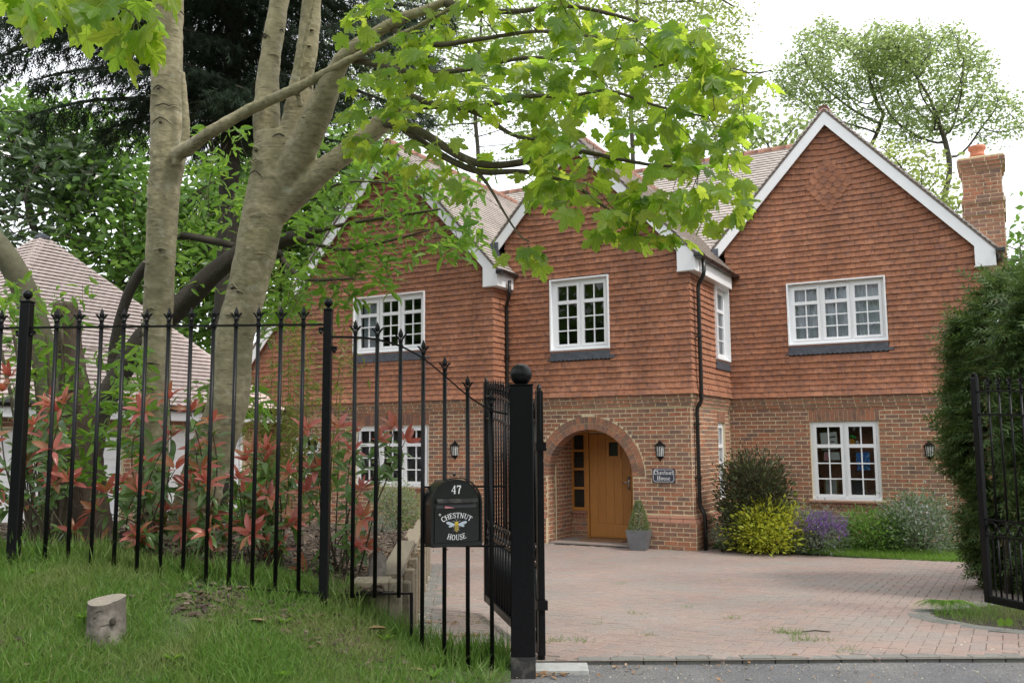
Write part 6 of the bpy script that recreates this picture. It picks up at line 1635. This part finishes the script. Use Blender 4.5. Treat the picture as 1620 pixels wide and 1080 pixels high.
far_tree('laurel_tree', 'silvery leaved laurel bank above the garage roof', 'shrub', 60, 22, 0, [(60,700),(60,450),(62,380)],
         [(40,320,90,80,150),(110,270,70,70,90),(-40,260,90,90,90),(30,230,60,50,50)], 47, mLaurel, .34, 16, .36, step=.4, rt=.016, kill=.5, group='green bank behind the garage', tmpl=LEAF_OVAL)
far_tree('maple_tree', 'dense fresh green tree behind the garage between the two grey trunks', 'tree', 190, 23, 0, [(190,700),(188,480),(190,400)],
         [(190,360,95,110,200),(280,420,90,90,150),(140,250,90,70,110),(350,360,80,110,150),(60,220,90,60,90)], 48, mGreen, .25, 18, .38, step=.4, rt=.014, group='green bank behind the garage')
far_tree('maple_tree', 'fresh green tree seen past the thick leaning trunk at the garden end', 'tree', 440, 24, 0, [(440,700),(442,480),(446,400)],
         [(440,330,90,120,200),(520,360,70,100,130),(560,270,60,70,90),(380,430,70,90,120),(480,440,60,60,70),(320,530,50,50,60)], 49, mGreen, .25, 18, .38, step=.4, rt=.014, group='green bank behind the garage')
far_tree('maple_tree', 'green tree crown showing past the edge of the hedge beside the chimney', 'tree', 1640, 22, 0, [(1640,700),(1642,480)],
         [(1640,450,60,60,90),(1620,410,36,34,40),(1700,400,80,90,80)], 50, mGreen, .22, 10, .3, step=.4, rt=.014)

# --- photinia shrubs behind the railings: red rosettes at the shoot ends
reds = [(19,598),(6,620),(66,639),(85,642),(104,639),(50,673),(69,695),(41,736),(82,711),(53,752),(88,765),(113,761),(63,799),(94,787),(132,780),(170,777),(195,774),(220,777),(223,645),(113,840),(186,840),(157,859),(227,853),
 (225,651),(269,639),(304,651),(332,667),(266,689),(310,708),(338,711),(241,733),(279,736),(219,777),(316,746),(304,768),(332,768),(272,809),(301,812),(335,812),(332,840),(222,853),(260,837),(335,868),(263,875),(405,708),(389,730),(376,765),(420,717),(446,755),(417,790),(373,824),(411,818),(427,862),
 (489,682),(537,671),(570,679),(622,675),(637,697),(526,704),(407,704),(456,756),(489,779),(422,786),(463,830),(541,834),(574,775),(574,816),(489,890),(556,867),(433,864),(600,700),(550,720),(-15,700),(-20,760),(10,800),(20,860),(150,810),(360,840),(395,845),(505,740)]
groups = [(-50, 150, 70, 'red tipped photinia around the tall end post of the railings'), (150, 290, 235, 'red tipped photinia before the slender sycamore trunk'),
          (290, 372, 320, 'red tipped photinia before the thick leaning sycamore'), (372, 475, 425, 'red tipped photinia before the white garage door'), (475, 700, 535, 'red tipped photinia behind the middle post, before the barred window')]
ph_leaf = [np_mesh('leaf', q[0], q[1], mRed, True) for q in LEAF_ELLS]; ph_green = [np_mesh('leaf', q[0], q[1], mPhGreen, True) for q in LEAF_ELLS]
rng = np.random.default_rng(61)
for x0, x1, xc, lab in groups:
    dpt = 6.35; b = at(xc, 880, dpt+.15); base = Vector((b.x, b.y, z_bed(b.x, b.y)-.05))
    o = empty('photinia_shrub', base, 0, lab, 'shrub', 'red photinia shrubs behind the railings'); st = MB(); green = []; nred = 0
    for (x, y) in [(q[0]+e*rng.normal()*17, q[1]+e*rng.normal()*17) for q in reds if x0 <= q[0] < x1 for e in (0, 1) if e == 0 and rng.random() < .92 or e and rng.random() < .16]:
        tip = at(x+rng.normal()*3, y+rng.normal()*3, dpt+rng.normal()*.22)-base
        b0 = Vector((rng.normal()*.06, rng.normal()*.06, 0)); mid = b0.lerp(tip, .55)+Vector((rng.normal()*.05, rng.normal()*.05, .08))
        path = crom([b0, mid, tip], 6); st.tube(path, [.008-.0055*i/(len(path)-1) for i in range(len(path))], 5)
        ax_ = (path[-1]-path[-3]).normalized(); ax_ = (ax_*.4+Vector((rng.normal()*.45,-.5+rng.normal()*.35,.6))).normalized()
        k = rng.integers(5, 10); s_ = ax_.orthogonal().normalized(); t_ = ax_.cross(s_); ph = rng.random()*6
        for j in range(k):
            a = ph+j*2.4; opn = .35+.75*rng.random(); d = (ax_*(1.1-opn*.7)+(s_*math.cos(a)+t_*math.sin(a))*opn).normalized(); sc = .10+.045*rng.random()
            nm = ax_-d*ax_.dot(d)*.9+Vector(rng.normal(size=3))*.25
            rm = rotmats(np.array([tuple(d)]), np.array([tuple(nm)]))[0]*sc*np.array([[1.0,1.0,1.0]])
            p = tip+d*.012; m_ = Matrix([[*rm[i], p[i]] for i in range(3)]+[[0,0,0,1]]); link('leaf', ph_leaf[rng.integers(4)], o, m_)
        for q in path[-6:-1]:
            for j in range(3): green.append((q, rng.normal(size=3)+np.array([0,-.7,0])))
    for q, g in green:
        if rng.random() < .12: continue
        d = Vector(g); d.z = d.z*.6-.1; d.normalize(); sc = .09+.05*rng.random()
        rm = rotmats(np.array([tuple(d)]), np.array([(0,-.6,1.)])+.4*rng.normal(size=(1,3)))[0]*sc
        p = Vector(q)+d*.015; link('leaf', ph_green[rng.integers(4)], o, Matrix([[*rm[i], p[i]] for i in range(3)]+[[0,0,0,1]]))
    st.obj('stem', mBarkTwig, o, True)

# --- bamboo in front of the house corner
rng = np.random.default_rng(71)
b = at(455, 800, 10.5); base = Vector((b.x, b.y, z_bed(b.x, b.y)-.05)); o = empty('bamboo_plant', base, 0, 'thin yellow green bamboo standing before the low end of the tiled wall', 'bamboo'); mb = MB(); tips = []
for k in range(15):
    x = 405+150*rng.random(); y = 430+230*rng.random()*(0.5+.5*abs(x-480)/75); d = 10.5+rng.normal()*.35; top = at(x, y, d)-base; b0 = Vector((top.x*.75+rng.normal()*.06, top.y*.8, 0))
    path = [b0.lerp(top, t)+Vector((0,0,.12*math.sin(math.pi*t))) for t in [i/8 for i in range(9)]]; mb.tube(path, [.007-.005*i/8 for i in range(9)], 5); tips += [(p, 3 if i > 3 else 4) for i, p in enumerate(path) if i > 1]
mb.obj('cane', mBamboo, o, True)
c = [p+Vector(rng.normal(size=3))*.13 for p, n_ in tips for _ in range(n_*3)]
c += [at(385+90*rng.random(), 640+110*rng.random(), 10.2+.8*rng.random())-base for _ in range(520)]
c = np.array([tuple(p) for p in c]); n = len(c); D = unit(rng, n); D[:,2] = D[:,2]*.4-.35
blades('leaves', c, D, unit(rng, n)+np.array([0,-.3,.8]), .09+.07*rng.random(n), LEAF_LANCE, mBamboo, o, kind='stuff')

# --- bed shrubs
def hit(px, py, z):
    d = at(px, py, 1)-Vector((0,0,EYE)); return Vector((0,0,EYE))+d*((z-EYE)/d.z)
def bush(name, label, cat, px, base_py, wpx, hpx, z, mat, n, size, tmpl=LEAF_OVAL, seed=0, clump=.16, depth=None, flat_=1.0, group='shrubs in the bed by the house', extra=None):
    rng = np.random.default_rng(100+seed)
    p = hit(px, base_py, z) if depth is None else at(px, base_py, depth)
    d = (p-Vector((0,0,EYE))).dot(AX[2]); k = d/FOC; rx, h = wpx/2*k, hpx*k
    o = empty(name, p, 0, label, cat, group)
    nc = max(14, n//45); th = rng.random(nc)*6.283; zz = rng.random(nc)**.8; rr = np.sqrt(np.clip(1-(zz*1.02-.25)**2/1.0, .05, 1))*(.72+.28*rng.random(nc))
    C = np.stack([rx*.86*rr*np.cos(th), rx*.8*rr*np.sin(th), h*(.06+.86*zz*(.85+.2*rng.random(nc)))], 1)
    mb = MB()
    for i in range(min(nc, 26)):
        q = Vector(C[i]); mb.tube([(q.x*.12, q.y*.12, -.05), (q.x*.5, q.y*.5, q.z*.6), tuple(q)], [.009, .006, .003], 5)
    mb.obj('stem', mBarkTwig, o, True)
    ci = rng.integers(0, nc, n); P = C[ci]+clump*rx*1.6*rng.normal(size=(n,3))*np.array([1,1,.8]); P[:,2] = np.abs(P[:,2])
    D = (P-C[ci])+.25*np.stack([P[:,0], P[:,1], P[:,2]-h*.3], 1); D = D/np.linalg.norm(D, axis=1, keepdims=True)+.6*unit(rng, n); D[:,2] += .2
    blades('foliage', P, D, unit(rng, n)+np.array([0,-.2,.9]), size*(.6+.8*rng.random(n)), tmpl, mat, o, kind='stuff')
    if extra: extra(o, rng, C, rx, h)
    return o
bush('bronze_shrub', 'rounded bronze and green shrub against the side wall under the end gable', 'shrub', 1197, 862, 100, 142, .10, mPurpleLeaf, 9500, .072, seed=1)
bush('blue_green_shrub', 'small blue green plant between the bronze shrub and the drainpipe', 'plant', 1163, 866, 52, 66, .08, mTeal, 900, .06, LEAF_LANCE, seed=2)
bush('golden_shrub', 'bright yellow green spirea shrub at the edge of the grass strip', 'shrub', 1216, 868, 92, 62, .07, mGold, 5600, .075, seed=3, clump=.2)
def flowers(o, rng, C, rx, h):
    n = 150; P = []; mb = MB()
    for i in range(n):
        a = rng.random()*6.283; q = math.sqrt(rng.random()); x, y = rx*.95*q*math.cos(a), rx*.9*q*math.sin(a); t = Vector((x*1.15, y*1.15, h*(.72+.34*rng.random()-.2*q*q)))
        mb.tube([(x*.6, y*.6, h*.3), tuple(t)], [.003, .002], 4)
        for k in range(11): P.append(np.array(t)+np.array([rng.normal()*.018, rng.normal()*.018, -.12*rng.random()]))
    mb.obj('flower_stem', mGreyLeaf, o)
    P = np.array(P); m_ = len(P); blades('flowers', P, unit(rng, m_), unit(rng, m_), .030+.02*rng.random(m_), LEAF_OVAL, mViolet, o, kind='stuff')
bush('wallflower_plant', 'purple flowering wallflower with grey leaves under the two light window', 'flowering plant', 1293, 871, 84, 62, .06, mGreyLeaf, 4200, .055, LEAF_LANCE, seed=4, extra=flowers)
bush('low_shrub', 'low dark twiggy plant at the foot of the drainpipe', 'plant', 1144, 868, 40, 36, .05, mGreyLeaf, 600, .04, LEAF_LANCE, seed=5)
bush('green_shrub', 'glossy dark green shrub to the hedge side of the purple flowers', 'shrub', 1385, 869, 92, 54, .07, mGreen, 3600, .065, seed=6)
bush('grey_shrub', 'taller grey green shrub between the glossy shrub and the hedge', 'shrub', 1456, 872, 104, 82, .07, mTeal, 4600, .06, seed=7)
bush('hebe_shrub', 'dull olive shrub on the wall behind the glossy green shrub', 'shrub', 1430, 858, 74, 60, .10, mGreyLeaf, 1500, .05, seed=8)
bush('box_shrub', 'pale variegated rounded shrub under the barred ground floor window', 'shrub', 628, 846, 78, 78, 0, mBox, 3200, .045, seed=9, depth=12.6, group='shrubs beside the drive')
bush('heather_shrub', 'low grey green mound of shrub on the bark bed', 'shrub', 600, 856, 70, 34, 0, mGreyLeaf, 1400, .035, LEAF_LANCE, seed=10, depth=11.0, group='shrubs beside the drive')
bush('spiky_plant', 'dark spiky plant on the bark bed before the garage door', 'plant', 392, 850, 60, 90, 0, mGreen, 700, .14, LEAF_LANCE, seed=12, depth=9.5, group='shrubs beside the drive')

# --- cypress hedge
rng = np.random.default_rng(81)
hx0, hx1, hy0, hy1, hh = 5.07, 9.0, 8.62, 10.2, 3.2
o = empty('cypress_hedge', ((hx0+hx1)/2, (hy0+hy1)/2, .25), 0, 'tall dense clipped cypress hedge beyond the open gate', 'hedge'); ox, oy, oz = o.location
mb = MB()
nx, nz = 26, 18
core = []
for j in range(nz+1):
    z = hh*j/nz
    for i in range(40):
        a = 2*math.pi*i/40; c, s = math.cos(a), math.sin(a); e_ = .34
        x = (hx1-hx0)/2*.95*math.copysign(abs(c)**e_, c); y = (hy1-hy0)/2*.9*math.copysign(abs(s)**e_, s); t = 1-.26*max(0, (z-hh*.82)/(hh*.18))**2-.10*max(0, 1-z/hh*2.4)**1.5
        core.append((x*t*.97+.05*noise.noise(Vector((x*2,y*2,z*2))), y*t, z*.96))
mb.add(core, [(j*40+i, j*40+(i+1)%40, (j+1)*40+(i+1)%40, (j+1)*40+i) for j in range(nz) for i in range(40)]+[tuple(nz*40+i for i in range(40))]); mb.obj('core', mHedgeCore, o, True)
n = 34000; a = rng.random(n)*6.283; c, s = np.cos(a), np.sin(a); e_ = .34; zf_ = rng.random(n)
top = rng.random(n) < .16
q = np.where(top, np.sqrt(rng.random(n))*.85, 1.0)
sh = 1-.20*np.clip((zf_-.84)/.16, 0, 1)**2*(~top)-.10*np.clip(1-zf_*2.4, 0, 1)**1.5
X = (hx1-hx0)/2*np.sign(c)*np.abs(c)**e_*q*sh; Yy = (hy1-hy0)/2*np.sign(s)*np.abs(s)**e_*q*sh; Z = np.where(top, hh*(1-.06*q**4)+.06*rng.normal(size=n), hh*zf_)
lump = np.array([.16*noise.noise(Vector((x*1.7, y*1.7, z*1.7)))+.10*noise.noise(Vector((x*4.5, y*4.5, z*4.5))) for x, y, z in zip(X, Yy, Z)])
nrm_ = np.stack([X/((hx1-hx0)/2)**2*2.5, Yy/((hy1-hy0)/2)**2*.9, np.where(top, 1.2, .1)], 1); nrm_ /= np.linalg.norm(nrm_, axis=1, keepdims=True)
bulge = .10*np.minimum(1, zf_*7)*np.minimum(1, (1.06-zf_)*4)
P = np.stack([X, Yy, Z], 1)+nrm_*(lump+bulge-.03)[:, None]+.04*rng.normal(size=(n,3)); P[:,2] = np.clip(P[:,2], .02, None)
D = nrm_*.9+.55*rng.normal(size=(n,3)); D[:,2] += np.where(top, .3, -.25)
fv, ff = [(0,0,0)], []
for i, (x, w) in enumerate(((.12,.20),(.28,.26),(.45,.24),(.62,.19),(.78,.13))):
    for sg in (-1, 1):
        k = len(fv); fv += [(x-.035,0,0),(x+.045,0,.0),(x+.16,sg*w,-.06*w*4*.5)]; ff.append((k, k+1, k+2) if sg > 0 else (k+1, k, k+2))
k = len(fv); fv += [(0,-.02,0),(0,.02,0),(1,0,-.12)]; ff.append((k,k+1,k+2))
blades('foliage', P, D, nrm_*.5+np.array([0,0,.8])+.4*rng.normal(size=(n,3)), .15+.22*rng.random(n)**2.2, (fv, ff), mHedge, o, kind='stuff')
mb = MB()
for x in np.arange(-1.9, 2.0, .55): mb.tube([(x, .1, -.1), (x+.05, 0, 1.2), (x, .1, 2.6)], [.05,.04,.02], 8)
mb.obj('trunk', mBarkDark, o, True)

# --- grass
BL = ([(0,-.024,0),(0,.024,0),(.45,.019,.10),(.45,-.019,.10),(1,0,-.06)], [(0,1,2),(0,2,3),(3,2,4)])
def grass(name, pts, hmin, hmax, mat, lean, seed, parent=None, tm=BL, **k):
    rng = np.random.default_rng(seed); P = np.array(pts); n = len(P)
    D = np.stack([rng.normal(size=n)*lean, rng.normal(size=n)*lean, np.ones(n)], 1); N = np.stack([rng.normal(size=n), rng.normal(size=n), np.zeros(n)+.1], 1)
    h = hmin+(hmax-hmin)*rng.random(n)**1.5
    patch = np.array([.75+.6*noise.noise(Vector((x*1.6, y*1.6, 4))) for x, y, z in P]); h = h*np.clip(patch+.35, .45, 1.5)
    blades(name, P, D, N, h, tm, mat, parent, **k)
rng = np.random.default_rng(91); pts = []
while len(pts) < 90000:
    x = -5.6*rng.random()**1.0-.06; y = 4.05+2.1*rng.random()
    if y < 4.1+max(0, 1.45+x*.9) and y < 5.62: continue
    if abs(x) > y*.64+.4: continue
    nz_ = noise.noise(Vector((x*1.9, y*1.9, 8)))
    if nz_ < -.24 and rng.random() < .82: continue
    if x > -.75 and y > 5.95: continue
    pts.append((x, y, z_verge(x, y)-.01))
grass('grass', pts, .035, .12, mGrass, .60, 1, kind='stuff')
pts = []
for (px, py, n_, sp) in ((560,950,160,.10),(545,935,120,.1),(620,975,160,.09),(730,1040,420,.13),(780,1035,380,.11),(690,1030,200,.1),(600,1010,300,.14),(250,880,500,.40),(90,890,500,.3)):
    p = at(px, py, 5.75)
    for _ in range(n_):
        x, y = p.x+rng.normal()*sp, p.y+.05+rng.normal()*.06
        if x < -.03: pts.append((x, y, z_verge(x, min(y, 5.95))-.01))
grass('tall_grass', pts, .08, .21, mGrass, .30, 2, kind='stuff')
pts = []
for _ in range(26000):
    u = .12+5.6*rng.random(); v0 = .47-.42*clamp((u-.15)/3.65); v = v0+1.3*rng.random()**1.3; p = hw(u, v); pts.append((p.x, p.y, .03+.05*(v-v0)/(2.5-v0)))
grass('lawn_grass', pts, .05, .11, mLawn, .4, 3, kind='stuff')
pts = []
for _ in range(11000):
    x = 3.5+3*rng.random(); y = 6.5+2.4*rng.random()
    if inside([(3.68,7.4),(3.6,7.9),(3.82,8.22),(4.7,8.68),(4.6,7.7),(4.0,7.1)], x, y) and (y > 7.5 or rng.random() < .45): pts.append((x, y, z_drive(x, y)+.01))
grass('corner_grass', pts, .04, .10, mGrass, .5, 4, kind='stuff')
# weeds in the joints of the drive
pts = []
for (px, py, n_, sp) in ((1160,978,70,.05),(1215,1000,60,.08),(1250,1010,90,.05),(1272,1024,80,.05),(1305,1025,40,.05),(1235,1007,50,.02),(1340,1048,60,.06),(980,905,40,.06),(1005,968,30,.05),(940,990,24,.04),(880,1025,90,.05),(912,1025,70,.05),(1020,1012,40,.04),(830,985,30,.04),(700,920,90,.12),(745,975,120,.08),(765,985,80,.05),(720,930,90,.12),(675,1000,80,.08),(1490,985,50,.05),(1150,900,30,.1),(1210,945,24,.06),(1085,955,24,.05),(1265,965,16,.05)):
    p = hit(px, py, .3)
    for _ in range(n_):
        x, y = p.x+rng.normal()*sp, p.y+rng.normal()*sp*.8; pts.append((x, y, z_drive(x, y)-.005))
grass('weeds', pts, .02, .07, mGrass, .8, 5, kind='stuff')
# broad leaved weeds in the verge
P, D, N = [], [], []
for k in range(12):
    x = -3.4+3.3*rng.random(); y = 4.6+1.2*rng.random()
    if y < 4.3+max(0, 1.45+x*.9): continue
    for j in range(7): a = j*.9+rng.random(); P.append((x, y, z_verge(x, y)+.02)); D.append((math.cos(a), math.sin(a), .5+.5*rng.random())); N.append((0,0,1))
blades('verge_weeds', np.array(P), np.array(D, float), np.array(N, float), .05+.04*rng.random(len(P)), LEAF_OVAL, mSapling, kind='stuff')
# bark mulch, leaf litter, gravel
def chips(name, pts, smin, smax, mat, seed, zoff=.01, thick=.18, asp=.55, **k):
    rng = np.random.default_rng(seed); n = len(pts); P = np.array(pts)+np.array([0,0,zoff])
    tm = [(-.5,-asp/2,0),(.5,-asp/2*.7,0),(.45,asp/2,0),(-.4,asp/2*.8,0),(-.45,-asp/2*.8,thick),(.42,-asp/2*.6,thick),(.4,asp/2*.8,thick),(-.36,asp/2*.7,thick)]
    F = [(0,3,2,1),(4,5,6,7),(0,1,5,4),(1,2,6,5),(2,3,7,6),(3,0,4,7)]
    D = unit(rng, n); D[:,2] *= .35; N = unit(rng, n)*.35+np.array([0,0,1]); blades(name, P, D, N, smin+(smax-smin)*rng.random(n)**2, (tm, F), mat, **k)
pts = []
for _ in range(15000):
    y = 5.95+6.5*rng.random()**1.5; x = bed_edge(y)-.08-4.6*rng.random()**1.3
    if abs(x) < y*.62: pts.append((x, y, z_bed(x, y)+.015*rng.random()))
for cx_, cy_, sp_, n_ in ((-1.75, 5.62, .16, 260), (-.95, 5.55, .15, 300), (-.62, 5.2, .14, 160), (-2.6, 4.9, .12, 90)):
    for _ in range(n_):
        x, y = cx_+rng.normal()*sp_*1.4, cy_+rng.normal()*sp_*.7; pts.append((x, y, z_verge(x, y)-.004))
chips('bark_mulch', pts, .02, .085, mChip, 1, kind='stuff')
pts = []
for _ in range(3200):
    y = 6.15+6*rng.random()**1.4; x = bed_edge(y)+.03+abs(rng.normal())*.075; pts.append((x, y, z_drive(x, y)-.012))
chips('gravel', pts, .008, .028, mGravel, 2, .004, .5, .8, kind='stuff')
pts = []
for (px, py, n_, sp) in ((720,1068,120,.16),(770,1064,110,.12),(840,1062,90,.10),(690,1072,60,.14),(860,1066,60,.08),(610,880,140,.25),(570,905,160,.2),(420,885,90,.3),(700,975,60,.12),(740,1000,70,.1),(980,1058,40,.3),(1200,1060,40,.4)):
    for _ in range(n_):
        z = .36 if py > 950 else .86
        p = hit(px, py, z); x, y = p.x+rng.normal()*sp, p.y+rng.normal()*sp*.45
        pts.append((x, y, (.355 if y < 6.1 else z_drive(x, y)) if z < .5 else z_bed(x, y)+.02))
blades('leaf_litter', np.array(pts)+np.array([0,0,.012]), np.stack([rng.normal(size=len(pts)), rng.normal(size=len(pts)), .15*rng.normal(size=len(pts))], 1), np.array([0,0,1.])+.35*rng.normal(size=(len(pts),3)), .02+.045*rng.random(len(pts))**2, LEAF_OVAL, mLitter, kind='stuff')
pts = []
for _ in range(1300):
    x = -1+6.5*rng.random(); y = 6.06-abs(rng.normal())*.35; pts.append((x, y, .352-.012*(6.08-y)))
chips('road_grit', pts, .003, .012, mGravel, 4, .002, .5, .8, kind='stuff')
pts = []
for _ in range(420):
    x = .3+4.5*rng.random(); y = 6.3+7*rng.random()**1.5
    if inside(DRV, x, y): pts.append((x, y, z_drive(x, y)+.012))
blades('fallen_petals', np.array(pts), np.stack([rng.normal(size=len(pts)), rng.normal(size=len(pts)), .1*rng.normal(size=len(pts))], 1), np.array([0,0,1.])+.3*rng.normal(size=(len(pts),3)), .010+.022*rng.random(len(pts))**2, LEAF_OVAL, mGravel, kind='stuff')
# dry leaves lying in the verge
for (px, py, s, lab) in ((582,996,.10,'curled rust brown leaf standing in the grass by the timber corner'), (392,983,.085,'grey brown curled dead leaf lying in the grass near the stump'), (668,1062,.10,'pale brown dead leaf lying at the gravelly edge of the grass')):
    p = at(px, py, 5.5); x, y = p.x, p.y
    d = (p-Vector((0,0,EYE))); 
    for t in np.linspace(.7, 1.3, 120):
        q = Vector((0,0,EYE))+d*t
        if q.z <= z_verge(q.x, q.y)+.04: break
    lf = MB(); nL = 8
    for i in range(nL+1):
        t = i/nL; w = .42*math.sin(math.pi*min(1, t*.95+.03))**.8
        for sgn_ in (-1, 0, 1): lf.v.append((s*t*1.2, s*w*sgn_*.8, s*(.28*abs(sgn_)*w*1.6+.25*t*t)))
    lf.f += [(i*3+j, i*3+j+1, i*3+j+4, i*3+j+3) for i in range(nL) for j in range(2)]
    lf.obj('dead_leaf', mLitter, None, True, mtx=Matrix.Translation(q+Vector((0,0,.01))) @ Matrix.Rotation(RND.uniform(0,6), 4, 'Z') @ Matrix.Rotation(.3, 4, 'Y'), label=lab, cat='dead leaf')
# seedling and fern at the foot of the hedge
p = hit(1590, 998, .33); sd_o = empty('seedling', p, 0, 'tiny lime seedling with two round leaves on the drive edge by the gate', 'seedling')
MB().tube([(0,0,-.02),(0,0,.05)], .0025, 5).obj('stem', mGrass, sd_o)
for a in (.4, 2.6): MB().add([(0,0,.05)]+[(.035*math.cos(a)+.032*math.cos(t*.785), -.01+.008*math.sin(a), .07+.032*math.sin(t*.785)) for t in range(8)], [(0,1+i,1+(i+1)%8) for i in range(8)]).obj('leaf', mSapling, sd_o)
p = hit(1515, 968, .3); fn = empty('fern', (p.x, p.y+.25, z_drive(p.x, p.y)), 0, 'low spreading fern at the foot of the cypress hedge', 'fern'); rng = np.random.default_rng(95); P, D, N, Sc = [], [], [], []
for k in range(12):
    a = math.pi*1.05+math.pi*.9*rng.random(); L = .22+.18*rng.random()
    for j in range(14):
        t = (j+1)/15; c = np.array([L*t*math.cos(a), L*t*math.sin(a), .06+.16*t-.2*t*t])
        for sg in (-1, 1): P.append(c); D.append((math.cos(a+sg*1.1), math.sin(a+sg*1.1), -.15)); N.append((0,0,1)); Sc.append(.075*math.sin(math.pi*(.12+.85*t))+.01)
blades('frond', np.array(P), np.array(D, float), np.array(N, float), np.array(Sc), LEAF_LANCE, mSapling, fn, kind='stuff')
p = hit(1290, 1003, .33); MB().tube([(-.10,0,.01),(0,.01,.018),(.11,-.02,.012)], [.005,.006,.004], 6).obj('twig', mBarkDark, mtx=Matrix.Translation((p.x, p.y, z_drive(p.x, p.y)+.006)), label='short dark twig lying on the paving blocks', cat='twig')

# the wood across the road behind the photographer, seen mirrored in the panes
rng = np.random.default_rng(99); n = 16000
t = rng.random(n); q = t < .5
X = np.where(q, -40+74*(t*2), -40-6*rng.random(n)); Yb = np.where(q, -20-7*rng.random(n), -26+44*((t-.5)*2))
P = np.stack([X, Yb, 15*rng.random(n)**.8], 1); P[:,2] *= np.where(q, .72, 1.0)*(.8+.2*np.sin((P[:,0]+P[:,1])*.55)*np.cos((P[:,0]-P[:,1])*.23))
blades('woodland', P, unit(rng, n), unit(rng, n), .9+1.1*rng.random(n), LEAF_DIAMOND, mGreen, kind='stuff')
